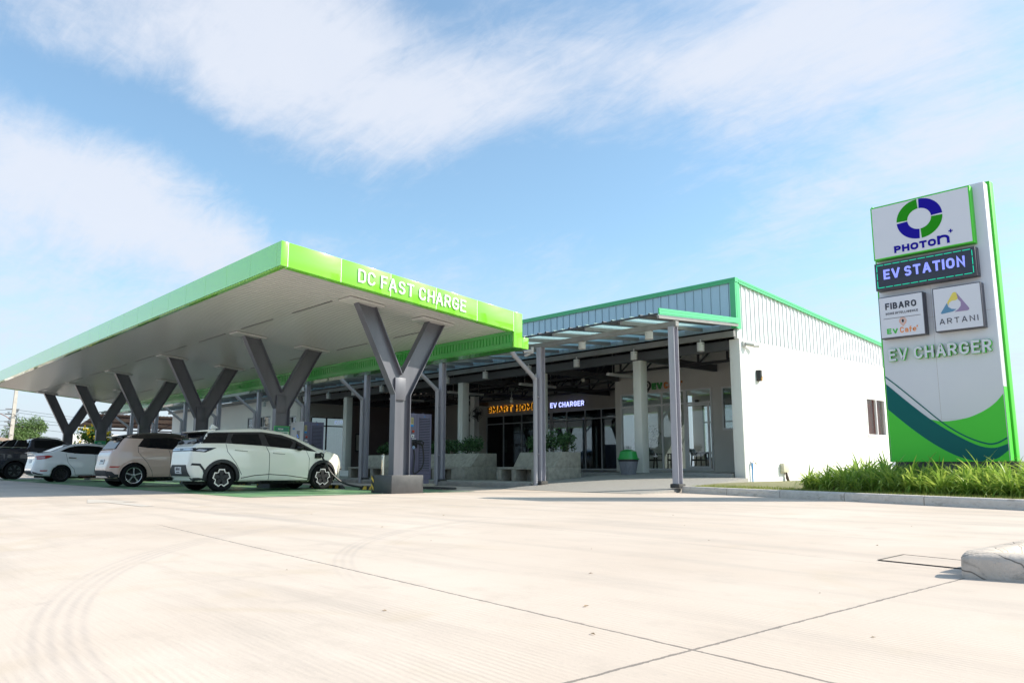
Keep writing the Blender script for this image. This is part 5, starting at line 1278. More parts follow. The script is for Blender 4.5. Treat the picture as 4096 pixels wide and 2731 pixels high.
# ================================================================== BED PLANTS
leaf_mat('ribbon_leaf', (.14, .30, .03), (.60, .70, .16), .45, .35, 1.2)
def clump_mesh(seed, n=88, h=.54):
    rng = random.Random(seed); mb = MB()
    for k in range(n):
        a = rng.uniform(0, 6.28); q = rng.random(); L = h * rng.uniform(.65, 1.25); lean = rng.uniform(.1, .6) if q < .17 else rng.uniform(.6, 1.5); w = rng.uniform(.010, .020); tw = rng.uniform(-.5, .5)
        b0 = Vector((rng.gauss(0, .06), rng.gauss(0, .06), 0)); dr = Vector((math.cos(a), math.sin(a), 0)); sd = Vector((-math.sin(a + tw), math.cos(a + tw), .15))
        V = []; N = 8; bend = rng.uniform(.7, 1.7)
        for i in range(N + 1):
            s_ = i / N; th = lean * .45 + bend * s_ ** 1.4 * (.6 + lean * .7)
            p = b0 if i == 0 else p + (dr * math.sin(th) + Vector((0, 0, 1)) * math.cos(th)) * (L / N)
            ww = w * (.55 + 1.1 * s_ if s_ < .4 else 1 - ((s_ - .4) / .6) ** 2) + .001
            V += [p - sd * ww, p + dr * ww * .25, p + sd * ww]
        F = []
        for i in range(N): F += [(3 * i, 3 * i + 1, 3 * i + 4, 3 * i + 3), (3 * i + 1, 3 * i + 2, 3 * i + 5, 3 * i + 4)]
        mb.add(V, F)
    return mb
cms = [clump_mesh(s_).build('ribbon_plant', MATS['ribbon_leaf'], smooth=True, fix=False) for s_ in range(5)]
rng = random.Random(11); first = set()
kl = lambda x_: 15.22 - (x_ + 10.93) * .3373
cnt = 0
for row, off in ((0, 1.0), (1, 1.35), (2, 1.75), (3, 2.2)):
    x_ = -7.95 + row * .30
    while x_ < -1.2:
        y_ = kl(x_) + off + rng.uniform(-.12, .12)
        if row == 3 and -6.6 < x_ < -4.0 and y_ > 15.2: x_ += .4; continue
        if y_ > 15.3 and -6.5 < x_ < -4.1: y_ = 15.28
        i = cnt % 5
        if i in first: o = cms[i].copy(); COL.objects.link(o)
        else: o = cms[i]; first.add(i)
        zj = .13 + .035 * row; sc_ = rng.uniform(.85, 1.12) * (1.0 if row < 2 else 1.15)
        o.location = (x_ + rng.uniform(-.08, .08), y_, zj); o.rotation_euler = (0, 0, rng.uniform(0, 6.28)); o.scale = (sc_, sc_, sc_)
        tag(o, 'clump of green and yellow striped ribbon leaves in the bed below the pylon sign', 'plant', 'ribbon leaved plants below the pylon sign'); cnt += 1
        x_ += rng.uniform(.27, .36)
# short grass along the kerb
leaf_mat('grass_leaf', (.10, .20, .02), (.36, .34, .09), .3, .6, 1.5)
gb = MB(); rng = random.Random(5)
for k in range(9000):
    x_ = rng.uniform(-10.9, .5); y_ = kl(x_) + .09 + abs(rng.gauss(0, .55))
    if x_ < -9.9 + 0 and y_ > 15.3 + (19 - 15.3) * max(0, (-10.95 - x_) / .85) + 3: continue
    z_ = .118 + .02 * min(1, y_ - kl(x_)); a = rng.uniform(0, 6.28); L = rng.uniform(.02, .065); l_ = rng.uniform(.2, .9)
    dx_, dy_ = math.cos(a) * .005, math.sin(a) * .005
    gb.add([(x_ - dx_, y_ - dy_, z_), (x_ + dx_, y_ + dy_, z_), (x_ + dy_ * L * 100 * l_, y_ - dx_ * L * 100 * l_, z_ + L)], [(0, 1, 2)])
tag(gb.build('bed_grass', MATS['grass_leaf'], fix=False), 'short patchy grass between the kerb and the plants', 'grass', kind='stuff')

# fallen leaves and twigs on the paving
M('dry_leaf', (.30, .20, .10), .8)
lf = MB().add([(-.022, 0, .004), (0, -.010, .012), (.024, 0, .006), (0, .011, .010)], [(0, 1, 2), (0, 2, 3)]).build('dry_leaf', MATS['dry_leaf'], fix=False)
rng = random.Random(8)
spots = [(-2.4, 2.6), (-3.1, 3.4), (-1.3, 2.9), (-4.4, 2.2), (-2.9, 1.9), (-5.3, 3.9), (-6.8, 4.4), (-3.8, 5.6), (-4.9, 6.8), (-2.7, 6.2), (-1.9, 3.7), (-7.9, 6.0), (-6.0, 8.1), (-3.3, 8.4), (-9.2, 4.9), (-2.0, 2.2), (-.9, 3.3), (-4.0, 4.4)]
for i, (x_, y_) in enumerate(spots):
    o = lf if i == 0 else lf.copy()
    if i: COL.objects.link(o)
    o.location = (x_, y_, 0); o.rotation_euler = (0, 0, rng.uniform(0, 6.28)); k = rng.uniform(.3, .75); o.scale = (k, k, k)
    tag(o, 'tiny dry brown leaf fragment lying on the pale concrete paving', 'leaf', 'dry leaf fragments on the paving')

# ================================================================== CARS
def cr(P, n=6, closed=True):
    """Catmull-Rom through 2-D points"""
    P = np.array(P, float); N = len(P); out = []
    for i in range(N):
        p0, p1, p2, p3 = P[(i - 1) % N], P[i], P[(i + 1) % N], P[(i + 2) % N]
        for k in range(n):
            t = k / n; out.append(.5 * ((2 * p1) + (-p0 + p2) * t + (2 * p0 - 5 * p1 + 4 * p2 - p3) * t * t + (-p0 + 3 * p1 - 3 * p2 + p3) * t ** 3))
    return np.array(out)
def sdpoly(px, pz, poly):
    d = np.full(px.shape, 1e9); s = np.ones(px.shape); n = len(poly); j = n - 1
    for i in range(n):
        vi, vj = poly[i], poly[j]; e = vj - vi; wx, wz = px - vi[0], pz - vi[1]
        t = np.clip((wx * e[0] + wz * e[1]) / (e @ e + 1e-12), 0, 1); bx, bz = wx - e[0] * t, wz - e[1] * t
        d = np.minimum(d, bx * bx + bz * bz)
        c1, c2, c3 = pz >= vi[1], pz < vj[1], e[0] * wz > e[1] * wx
        s = np.where((c1 & c2 & c3) | (~c1 & ~c2 & ~c3), -s, s); j = i
    return s * np.sqrt(d)
def smax(a, b, k):
    h = np.clip(.5 + .5 * (a - b) / k, 0, 1); return b + (a - b) * h + k * h * (1 - h)
class Shape:
    def __init__(s, prof, plan, sect, wheels, ra, k=.09, kc=.0):
        s.poly = cr(prof, 5); s.plan = np.array(plan); s.sect = np.array(sect); s.wheels = wheels; s.ra = ra; s.k = k
        lo, hi = s.poly.min(0) - .5, s.poly.max(0) + .5; s.gh = .012; s.g0 = lo
        gx = np.arange(lo[0], hi[0], s.gh); gz = np.arange(lo[1], hi[1], s.gh)
        s.grid = sdpoly(gx[:, None] + 0 * gz[None], gz[None] + 0 * gx[:, None], s.poly)
    def sd(s, x, z):
        a = np.clip((x - s.g0[0]) / s.gh, 0, s.grid.shape[0] - 1.001); b = np.clip((z - s.g0[1]) / s.gh, 0, s.grid.shape[1] - 1.001)
        i = a.astype(int); j = b.astype(int); a = a - i; b = b - j; g = s.grid
        return (g[i, j] * (1 - a) + g[i + 1, j] * a) * (1 - b) + (g[i, j + 1] * (1 - a) + g[i + 1, j + 1] * a) * b
    def w(s, x, z): return np.interp(x, s.plan[:, 0], s.plan[:, 1]) * np.interp(z, s.sect[:, 0], s.sect[:, 1])
    def f(s, x, y, z, sd=None, arch=True):
        if sd is None: sd = s.sd(x, z)
        f = smax(sd, np.abs(y) - s.w(x, z), s.k)
        if arch:
            for (wx, wz) in s.wheels:
                d = s.ra - np.hypot(x - wx, z - wz); f = np.maximum(f, np.where(np.abs(y) > .50, d, -1))
        return f
    def mesh(s, h=.04):
        lo, hi = s.poly.min(0) - .12, s.poly.max(0) + .12
        xs = np.arange(lo[0], hi[0], h); zs_ = np.arange(lo[1], hi[1], h); ym = s.plan[:, 1].max() + .12; ys = np.linspace(-ym, ym, int(2 * ym / h) // 2 * 2 + 1)
        sd = sdpoly(xs[:, None] + 0 * zs_[None], zs_[None] + 0 * xs[:, None], s.poly)
        X, Y, Z = np.meshgrid(xs, ys, zs_, indexing='ij'); SD = np.repeat(sd[:, None, :], len(ys), 1)
        F = s.f(X, Y, Z, SD); G = np.stack([X, Y, Z], -1); sg = F < 0
        nx, ny, nz = F.shape; acc = np.zeros((nx - 1, ny - 1, nz - 1, 3)); cnt = np.zeros((nx - 1, ny - 1, nz - 1))
        sl = lambda o: tuple(slice(o[i], (nx, ny, nz)[i] - 1 + o[i]) for i in range(3))
        cs = [(i, j, k) for i in (0, 1) for j in (0, 1) for k in (0, 1)]
        for a in cs:
            for b in cs:
                if b > a and sum(abs(p - q) for p, q in zip(a, b)) == 1:
                    fa, fb = F[sl(a)], F[sl(b)]; m = (fa < 0) != (fb < 0); t = np.where(m, fa / np.where(m, fa - fb, 1), 0)
                    acc += np.where(m[..., None], G[sl(a)] + t[..., None] * (G[sl(b)] - G[sl(a)]), 0); cnt += m
        idx = -np.ones(cnt.shape, int); mk = cnt > 0; idx[mk] = np.arange(mk.sum()); V = acc[mk] / cnt[mk][:, None]
        faces = []
        for ax in range(3):
            A = [slice(None)] * 3; B = [slice(None)] * 3; A[ax] = slice(0, -1); B[ax] = slice(1, None)
            ch = sg[tuple(A)] != sg[tuple(B)]; u, v = [(1, 2), (2, 0), (0, 1)][ax]
            I = np.argwhere(ch); I = I[(I[:, u] > 0) & (I[:, v] > 0)]
            for p in I:
                q = []
                for du, dv in ((-1, -1), (0, -1), (0, 0), (-1, 0)):
                    c = list(p); c[u] += du; c[v] += dv
                    if c[u] >= idx.shape[u] or c[v] >= idx.shape[v]: break
                    q.append(idx[tuple(c)])
                else:
                    if sg[tuple(p)]: faces.append(tuple(q))
                    else: faces.append(tuple(q[::-1]))
        # settle the vertices on the surface
        for it in range(4):
            e = .012; x, y, z = V.T; f0 = s.f(x, y, z)
            g = np.stack([s.f(x + e, y, z) - s.f(x - e, y, z), s.f(x, y + e, z) - s.f(x, y - e, z), s.f(x, y, z + e) - s.f(x, y, z - e)], -1) / (2 * e)
            V = V - np.clip(f0 / np.maximum((g * g).sum(1), .3), -.02, .02)[:, None] * g
        mb = MB(); mb.add(V, faces); return mb
    def hit(s, axis, u, v, side):
        """first crossing of the surface along an axis from outside"""
        u, v = np.asarray(u, float), np.asarray(v, float)
        if axis == 'y': T = np.linspace(1.1 * side, 0, 90); P = lambda t: (u, t + 0 * u, v)
        elif axis == 'x':
            lo, hi = s.poly[:, 0].min() - .1, s.poly[:, 0].max() + .1; T = np.linspace(hi, (lo + hi) / 2, 160) if side > 0 else np.linspace(lo, (lo + hi) / 2, 160); P = lambda t: (t + 0 * u, u, v)
        else: T = np.linspace(s.poly[:, 1].max() + .1, .3, 90); P = lambda t: (u, v, t + 0 * u)
        res = np.full(u.shape, np.nan); prev = s.f(*P(T[0]), arch=False); best = np.full(u.shape, 1e9); bt = np.full(u.shape, T[-1])
        for a, b in zip(T[:-1], T[1:]):
            cur = s.f(*P(b), arch=False); m = np.isnan(res) & (prev > 0) & (cur <= 0)
            if m.any(): res[m] = a + (b - a) * (prev[m] / (prev[m] - cur[m]))
            q = cur < best; best[q] = cur[q]; bt[q] = b; prev = cur
        n_ = np.isnan(res); res[n_] = bt[n_]; return res
    def shell(s, mb, poly, axis='y', side=1, off=.006, depth=.025, cell=.055, m=0):
        """panel that follows the body, cut to a polygon seen along an axis"""
        poly = [tuple(p) for p in poly]; U = [p[0] for p in poly]; Vv = [p[1] for p in poly]
        keyd = {}; pts = []; faces = []
        def vid(p):
            k = (round(p[0], 4), round(p[1], 4))
            if k not in keyd: keyd[k] = len(pts); pts.append(k)
            return keyd[k]
        def clip(P, ax, val, sg_):
            o = []
            for i in range(len(P)):
                a, b = P[i], P[(i + 1) % len(P)]; fa, fb = (a[ax] - val) * sg_, (b[ax] - val) * sg_
                if fa >= 0: o.append(a)
                if (fa >= 0) != (fb >= 0):
                    t = fa / (fa - fb); o.append((a[0] + t * (b[0] - a[0]), a[1] + t * (b[1] - a[1])))
            return o
        u0, v0 = min(U), min(Vv); nu = max(1, math.ceil((max(U) - u0) / cell)); nv = max(1, math.ceil((max(Vv) - v0) / cell)); du = (max(U) - u0) / nu; dv = (max(Vv) - v0) / nv
        for i in range(nu):
            col_ = clip(clip(poly, 0, u0 + i * du, 1), 0, u0 + (i + 1) * du, -1)
            if len(col_) < 3: continue
            for j in range(nv):
                c = clip(clip(col_, 1, v0 + j * dv, 1), 1, v0 + (j + 1) * dv, -1)
                q = []
                for p in c:
                    k = vid(p)
                    if not q or (q[-1] != k): q.append(k)
                if len(q) > 2 and q[0] == q[-1]: q.pop()
                if len(set(q)) == len(q) and len(q) >= 3:
                    A = sum(pts[q[a]][0] * pts[q[(a + 1) % len(q)]][1] - pts[q[(a + 1) % len(q)]][0] * pts[q[a]][1] for a in range(len(q)))
                    if abs(A) > 1e-7: faces.append(tuple(q))
        if not faces: return mb
        P = np.array(pts); t = s.hit(axis, P[:, 0], P[:, 1], side); sgn = side if axis != 'z' else 1
        def to3(tt): return np.stack({'y': (P[:, 0], tt, P[:, 1]), 'x': (tt, P[:, 0], P[:, 1]), 'z': (P[:, 0], P[:, 1], tt)}[axis], -1)
        outer = to3(t + off * sgn)
        cnt = {}
        for q in faces:
            for a in range(len(q)): e = (q[a], q[(a + 1) % len(q)]); cnt[e] = cnt.get(e, 0) + 1
        n = len(P); inner = to3(t - depth * sgn); fs = list(faces)
        for (a, b) in list(cnt):
            if (b, a) not in cnt: fs.append((b, a, a + n, b + n))
        mb.add(np.vstack([outer, inner]), fs, m); return mb
    def line(s, mb, pts, w, axis='y', side=1, off=.007, m=0):
        P = [np.array(p, float) for p in pts]
        for a, b in zip(P[:-1], P[1:]):
            d = (b - a) / (np.hypot(*(b - a)) + 1e-9); n_ = np.array([-d[1], d[0]]) * w / 2; e = d * w * .2
            s.shell(mb, [a - e - n_, b + e - n_, b + e + n_, a - e + n_], axis, side, off, .015, .08, m)
        return mb

M('tyre_rubber', (.013, .013, .014), .85, spec=.15, nscale=40, namt=.2); M('rim_silver', (.62, .63, .65), .22, metal=.9); M('rim_dark', (.03, .03, .033), .35, metal=.5); M('arch_black', (.025, .026, .028), .6)
M('car_glass', (.006, .007, .010), .05, spec=.32); M('gloss_black', (.010, .010, .012), .2, spec=.3, coat=.2); M('pillar_grey', (.028, .026, .030), .35); M('seam_dark', (.05, .05, .05), .8); M('lamp_red', (.45, .015, .015), .12, coat=1); M('lamp_clear', (.45, .45, .50), .12, coat=1); M('chrome', (.7, .7, .72), .1, metal=1); M('plate_white', (.68, .68, .66), .4); M('under_black', (.012, .012, .012), .9)
M('paint_pistachio', (.86, .84, .74), .22, coat=1, spec=.4); M('paint_white', (.82, .82, .82), .25, coat=1); M('paint_beige', (.68, .49, .39), .25, coat=1); M('paint_black', (.018, .014, .013), .2, coat=1); M('paint_slate', (.016, .018, .032), .25, coat=1, spec=.6); M('plate_ink', (.03, .03, .05), .5)

def wheel(root, wx, y, rad, width, style, side):
    """y = outer face"""
    s = side; c = (wx, y, rad); yo = lambda d: y - s * d
    t = MB().lathe([(rad * .68, yo(.012)), (rad * .74, yo(.002)), (rad * .90, yo(.0)), (rad * .965, yo(.014)), (rad, yo(.04)), (rad, yo(width - .04)), (rad * .95, yo(width - .01)), (rad * .68, yo(width))], c=(wx, 0, rad), axis='y', n=36, closed=False)
    for r_ in (.80, .86): t.lathe([(rad * r_ - .003, yo(.0)), (rad * r_, yo(-.003)), (rad * r_ + .003, yo(.0))], c=(wx, 0, rad), axis='y', n=36, closed=False)
    tyre = t.build('tyre', MATS['tyre_rubber'], None, smooth=True)
    w = bpy.data.objects.new('wheel', tyre.data); COL.objects.link(w); bpy.data.objects.remove(tyre)
    w.parent = root
    rr = rad * .69
    d = MB().lathe([(rr, yo(.03)), (rr * .97, yo(.10)), (rr * .3, yo(.12)), (.01, yo(.12))], c=(wx, 0, rad), axis='y', n=30, closed=False)
    d.lathe([(rr * .55, yo(.09)), (rr * .5, yo(.075)), (.01, yo(.075))], c=(wx, 0, rad), axis='y', n=24, closed=False)
    d.build('brake_disc', MATS['rim_dark'], w, smooth=True)
    def pr(mb, poly, d0, d1): mb.prism(poly, lambda a, b, dd: (wx + a, yo(dd), rad + b), d0, d1)
    P = lambda r_, a: (r_ * math.cos(a), r_ * math.sin(a))
    rim = MB(); a0 = math.pi / 2
    if style == 'star':
        dark = MB()
        for k in range(5):
            a = a0 + k * 2 * math.pi / 5; h = math.pi / 5
            pr(dark, [P(rr * .16, a - .9), P(rr * .80, a - .34), P(rr * .99, a - .30), P(rr * .99, a + .30), P(rr * .80, a + .34), P(rr * .16, a + .9)], .022, .06)
            # bright angular band running point to point
            o = [P(rr * .99, a - .33), P(rr * .99, a + .33), P(rr * .70, a + h), P(rr * .62, a + h), P(rr * .84, a + .27), P(rr * .84, a - .27), P(rr * .62, a - h), P(rr * .70, a - h)]
            pr(rim, [o[0], o[1], o[4], o[5]], .008, .03); pr(rim, [o[1], o[2], o[3], o[4]], .009, .03); pr(rim, [o[0], o[5], o[6], o[7]], .010, .03)
        dark.lathe([(rr * .20, yo(.012)), (rr * .18, yo(.006)), (.001, yo(.006))], c=(wx, 0, rad), axis='y', n=16)
        dark.build('spokes', MATS['rim_dark'], w); rim.build('rim_trim', MATS['rim_silver'], w)
    else:
        n, mt, ww = {'five': (5, 'rim_silver', .30), 'mesh': (10, 'rim_dark', .13), 'truck': (6, 'rim_dark', .30)}[style]
        for k in range(n):
            a = a0 + k * 2 * math.pi / n
            pr(rim, [P(rr * .15, a - ww * 1.6), P(rr * .5, a - ww * .5), P(rr * .97, a - ww * .42), P(rr * .97, a + ww * .42), P(rr * .5, a + ww * .5), P(rr * .15, a + ww * 1.6)], .02, .05)
        rim.lathe([(rr * 1.0, yo(.008)), (rr * .92, yo(.012)), (rr * .90, yo(.05)), (rr, yo(.05))], c=(wx, 0, rad), axis='y', n=36, closed=False)
        rim.lathe([(rr * .22, yo(.016)), (.001, yo(.012))], c=(wx, 0, rad), axis='y', n=16)
        rim.build('spokes', MATS[mt], w)
        if style == 'truck':
            q = MB()
            for k in range(6):
                a = a0 + k * math.pi / 3
                for e in (-.16, .16): pr(q, [P(rr * .45, a + e * .5 - .03), P(rr * .92, a + e - .025), P(rr * .92, a + e + .025), P(rr * .45, a + e * .5 + .03)], .017, .02)
            q.build('spoke_edges', MATS['rim_silver'], w)
    return w

def car(label, spec):
    root = thing(spec['name'], label, spec.get('cat', 'car'), (0, 0, 0))
    S = Shape(spec['prof'], spec['plan'], spec['sect'], spec['wheels'], spec['ra'], spec.get('k', .08))
    body = S.mesh(spec.get('h', .045)).build('body', MATS[spec['paint']], root, smooth=True, fix=False, auto=180)
    rad = spec['rad']; hw = max(p[1] for p in spec['plan'])
    # dark wheel-well lining and floor
    for (wx, wz) in spec['wheels']:
        for s in (-1, 1):
            q = MB(); A = np.linspace(R(-12), R(192), 15); V = []
            for a in A:
                for y in (hw - .03, .48): V.append((wx + (spec['ra'] - .004) * math.cos(a), s * y, wz + (spec['ra'] - .004) * math.sin(a)))
            q.add(V, [(2 * i, 2 * i + 1, 2 * i + 3, 2 * i + 2) for i in range(len(A) - 1)])
            q.box(wx - spec['ra'], wx + spec['ra'], s * .47, s * .48, wz - .1, wz + spec['ra'])
            q.build('wheel_well', MATS['under_black'], root, fix=False)
    x0 = min(p[0] for p in spec['prof']) + .35; x1 = max(p[0] for p in spec['prof']) - .35
    zb = spec['zb']; MB().box(x0, x1, -hw + .22, hw - .22, zb - .05, zb + .06).build('underbody', MATS['under_black'], root)
    for (wx, wz) in spec['wheels']:
        for s in (1, -1): wheel(root, wx, s * (hw - .015), rad, .21, spec['rim'], s)
    for item in spec['parts']:
        name, mat, polys = item['n'], item['m'], item['p']
        sides = item.get('s', (1, -1)) if item.get('a', 'y') == 'y' else (item.get('s', -1),)
        for s in sides:
            mb = MB()
            for poly in polys:
                if 'line' in item: S.line(mb, poly, item['line'], item.get('a', 'y'), s, item.get('o', .008))
                else: S.shell(mb, poly, item.get('a', 'y'), s, item.get('o', .006), item.get('d', .025), item.get('c', .055))
            par = root
            o = mb.build(name, MATS[mat], par, smooth=True, auto=30)
            for sub in item.get('sub', []):
                m2 = MB()
                for poly in sub['p']:
                    if 'line' in sub: S.line(m2, poly, sub['line'], item.get('a', 'y'), s, sub.get('o', .010))
                    else: S.shell(m2, poly, item.get('a', 'y'), s, sub.get('o', .010), sub.get('d', .02), .05)
                m2.build(sub['n'], MATS[sub['m']], o, smooth=True, auto=30)
    return root, S
def arch_poly(wx, wz, r0, r1, a0=-14, a1=194, n=22):
    A = np.linspace(R(a0), R(a1), n)
    # split into slices so every piece stays convex
    return [[(wx + r0 * math.cos(a), wz + r0 * math.sin(a)), (wx + r1 * math.cos(a), wz + r1 * math.sin(a)), (wx + r1 * math.cos(b), wz + r1 * math.sin(b)), (wx + r0 * math.cos(b), wz + r0 * math.sin(b))] for a, b in zip(A[:-1], A[1:])]
def mirror_parts(root, x, z, y, mat, s_=1.0):
    for s in (1, -1):
        q = MB().ball((x, s * (y + .10), z), .085 * s_, .105, .07 * s_, 8); q.tube([(x + .03, s * (y - .04), z - .07), (x + .02, s * (y + .05), z - .04)], .03, 6)
        q.build('wing_mirror', MATS[mat], root, smooth=True)

# ---------------------------------------------------------------- pale green hatchback
W1 = [(0, .33), (2.68, .33)]
spec = dict(name='parked_car', paint='paint_pistachio', rad=.325, ra=.36, zb=.21, rim='star', wheels=W1, k=.075, h=.04,
    prof=[(-.50, .24), (-.62, .30), (-.70, .42), (-.72, .60), (-.70, .78), (-.68, .94), (-.64, 1.04), (-.56, 1.125), (-.44, 1.28), (-.33, 1.40), (-.22, 1.44), (.05, 1.482), (.66, 1.532), (1.09, 1.53), (1.4, 1.495), (1.76, 1.415), (2.08, 1.285), (2.5, 1.085), (2.65, 1.035), (2.92, .98), (3.2, .895), (3.36, .79), (3.44, .65), (3.45, .45), (3.39, .27), (3.1, .21), (1.3, .215)],
    plan=[(-.75, .56), (-.66, .69), (-.5, .79), (-.25, .855), (.2, .88), (1.5, .88), (2.6, .875), (2.95, .82), (3.2, .71), (3.38, .52), (3.45, .36)],
    sect=[(.2, .93), (.34, .985), (.55, 1.0), (.80, .992), (.95, .975), (1.05, .945), (1.13, .91), (1.3, .835), (1.45, .765), (1.6, .66)],
    parts=[
        dict(n='arch_cladding', m='arch_black', p=arch_poly(0, .33, .355, .435), d=.05, o=.010),
        dict(n='arch_cladding', m='arch_black', p=arch_poly(2.68, .33, .355, .435), d=.05, o=.010),
        dict(n='sill_trim', m='arch_black', p=[[(.43, .19), (2.26, .19), (2.26, .245), (.43, .25)]], o=.008),
        dict(n='window_band', m='pillar_grey', p=[[(.10, 1.145), (1.0, 1.10), (1.95, 1.02), (2.5, .965), (1.9, 1.275), (1.55, 1.39), (1.02, 1.45), (.3, 1.425), (-.14, 1.41), (-.36, 1.385), (-.50, 1.25), (-.60, 1.135)]], o=.006,
             sub=[dict(n='window', m='car_glass', p=[[(.23, 1.15), (.99, 1.115), (.93, 1.395), (.29, 1.375), (.22, 1.25)]], o=.012), dict(n='window', m='car_glass', p=[[(1.19, 1.095), (1.73, 1.055), (1.84, 1.19), (1.78, 1.265), (1.09, 1.39)]], o=.012), dict(n='window', m='car_glass', p=[[(-.46, 1.155), (.07, 1.165), (.16, 1.385), (-.30, 1.37)]], o=.012),
                  dict(n='quarter_glass', m='car_glass', p=[[(1.87, 1.04), (2.38, .985), (1.92, 1.19)]], o=.012)]),
        dict(n='door', m='paint_pistachio', p=[[(.09, 1.125), (1.09, 1.078), (1.17, .90), (1.17, .275), (.50, .275), (.475, .42), (.34, .66), (.12, .95)]], o=.006, sub=[dict(n='door_seam', m='seam_dark', line=.008, p=[[(.085, 1.13), (.11, .95), (.33, .67), (.48, .40)]], o=.0075), dict(n='door_handle', m='paint_pistachio', p=[[(.30, .985), (.60, .965), (.61, 1.005), (.31, 1.025)]], o=.022), dict(n='handle_recess', m='arch_black', line=.010, p=[[(.29, .98), (.61, .96)]], o=.012)]),
        dict(n='door', m='paint_pistachio', p=[[(1.11, 1.077), (2.18, .995), (2.265, .80), (2.265, .275), (1.19, .275), (1.19, .90)]], o=.006, sub=[dict(n='door_seam', m='seam_dark', line=.008, p=[[(1.10, 1.08), (1.18, .90), (1.18, .26)], [(2.18, 1.0), (2.272, .80), (2.25, .26)]], o=.0075), dict(n='door_handle', m='paint_pistachio', p=[[(1.28, .925), (1.58, .905), (1.59, .945), (1.29, .965)]], o=.022), dict(n='handle_recess', m='arch_black', line=.010, p=[[(1.27, .92), (1.59, .90)]], o=.012)]),
        dict(n='accent_strip', m='gloss_black', line=.018, p=[[(.48, .315), (.80, .375), (1.18, .40), (1.67, .37), (2.25, .29)]], o=.010),
        dict(n='tail_lamp', m='gloss_black', p=[[(-.66, .945), (-.56, 1.03), (-.15, 1.035), (-.40, .925), (-.55, .94)]], o=.008, sub=[dict(n='lamp_lens', m='lamp_clear', p=[[(-.60, .965), (-.54, 1.0), (-.36, .985), (-.44, .945)]], o=.012)]),
        dict(n='tail_lamp_bar', m='gloss_black', a='x', p=[[(-.72, .955), (.72, .955), (.70, 1.03), (-.70, 1.03)]], o=.008, sub=[dict(n='lamp_lens', m='lamp_clear', p=[[(-.66, .975), (-.1, .985), (-.1, 1.01), (-.64, 1.014)], [(.66, .975), (.1, .985), (.1, 1.01), (.64, 1.014)]], o=.013)]),
        dict(n='rear_window', m='car_glass', a='x', p=[[(-.74, 1.135), (.74, 1.135), (.62, 1.41), (-.62, 1.41)]], o=.016, d=.04, sub=[dict(n='wiper', m='under_black', line=.022, p=[[(-.05, 1.16), (-.38, 1.19)]], o=.03)]),
        dict(n='rear_bumper_insert', m='arch_black', a='x', p=[[(-.64, .36), (.64, .36), (.46, .63), (-.46, .63)]], o=.010, sub=[dict(n='number_plate', m='plate_white', p=[[(-.2, .42), (.2, .42), (.2, .58), (-.2, .58)]], o=.022), dict(n='plate_lettering', m='plate_ink', p=[[(-.12, .50), (-.06, .50), (-.06, .56), (-.12, .56)], [(-.03, .50), (0, .50), (0, .56), (-.03, .56)], [(.02, .50), (.05, .50), (.05, .56), (.02, .56)], [(.07, .50), (.13, .50), (.13, .56), (.07, .56)], [(-.1, .445), (.1, .445), (.1, .465), (-.1, .465)]], o=.025)]),
        dict(n='bumper_strip', m='arch_black', p=[[(-.68, .62), (-.66, .67), (-.50, .66), (-.40, .52), (-.33, .30), (-.37, .27), (-.44, .50), (-.52, .61)]], o=.010),
        dict(n='lower_bumper', m='arch_black', p=[[(-.62, .25), (-.30, .225), (-.31, .30), (-.52, .33), (-.66, .33)]], o=.010),
        dict(n='windscreen', m='car_glass', a='x', s=1, p=[[(-.66, 1.05), (.66, 1.05), (.55, 1.43), (-.55, 1.43)]], o=.010, d=.05),
        dict(n='charge_port', m='under_black', s=(-1,), p=[[(2.42, .80), (2.60, .80), (2.62, .93), (2.44, .94)]], o=.010),
        dict(n='front_corner_trim', m='gloss_black', line=.02, p=[[(3.22, .62), (3.20, .40), (3.14, .27)]], o=.01),
    ])
c1, S1 = car('pale pistachio green electric hatchback with dark windows, a charging cable plugged in its front wing', spec)
mirror_parts(c1, 1.98, 1.065, .80, 'gloss_black', 1.15)
MB().hexa([(-.02, -.02, 1.52), (.20, -.004, 1.54), (.20, .004, 1.54), (-.02, .02, 1.52), (.02, -.01, 1.63), (.07, -.003, 1.62), (.07, .003, 1.62), (.02, .01, 1.63)]).build('aerial_fin', MATS['paint_pistachio'], c1)
MB().hexa([(-.50, -.57, 1.415), (-.12, -.60, 1.44), (-.12, .60, 1.44), (-.50, .57, 1.415), (-.52, -.55, 1.44), (-.10, -.585, 1.495), (-.10, .585, 1.495), (-.52, .55, 1.44)]).build('roof_spoiler', MATS['paint_pistachio'], c1, bevel=.012)
MB().box(-.46, -.16, -.55, .55, 1.395, 1.414).build('spoiler_underside', MATS['under_black'], c1)
pf = MB().hexa([(2.61, -.90, .87), (2.66, -.99, .95), (2.70, -1.0, 1.03), (2.64, -.90, .99), (2.625, -.89, .865), (2.675, -.98, .945), (2.715, -.99, 1.03), (2.655, -.89, .99)]).build('charge_flap', MATS['paint_pistachio'], c1)
c1.location = (-18.75 - .88, 7.60, 0); c1.rotation_euler = (0, 0, R(90))

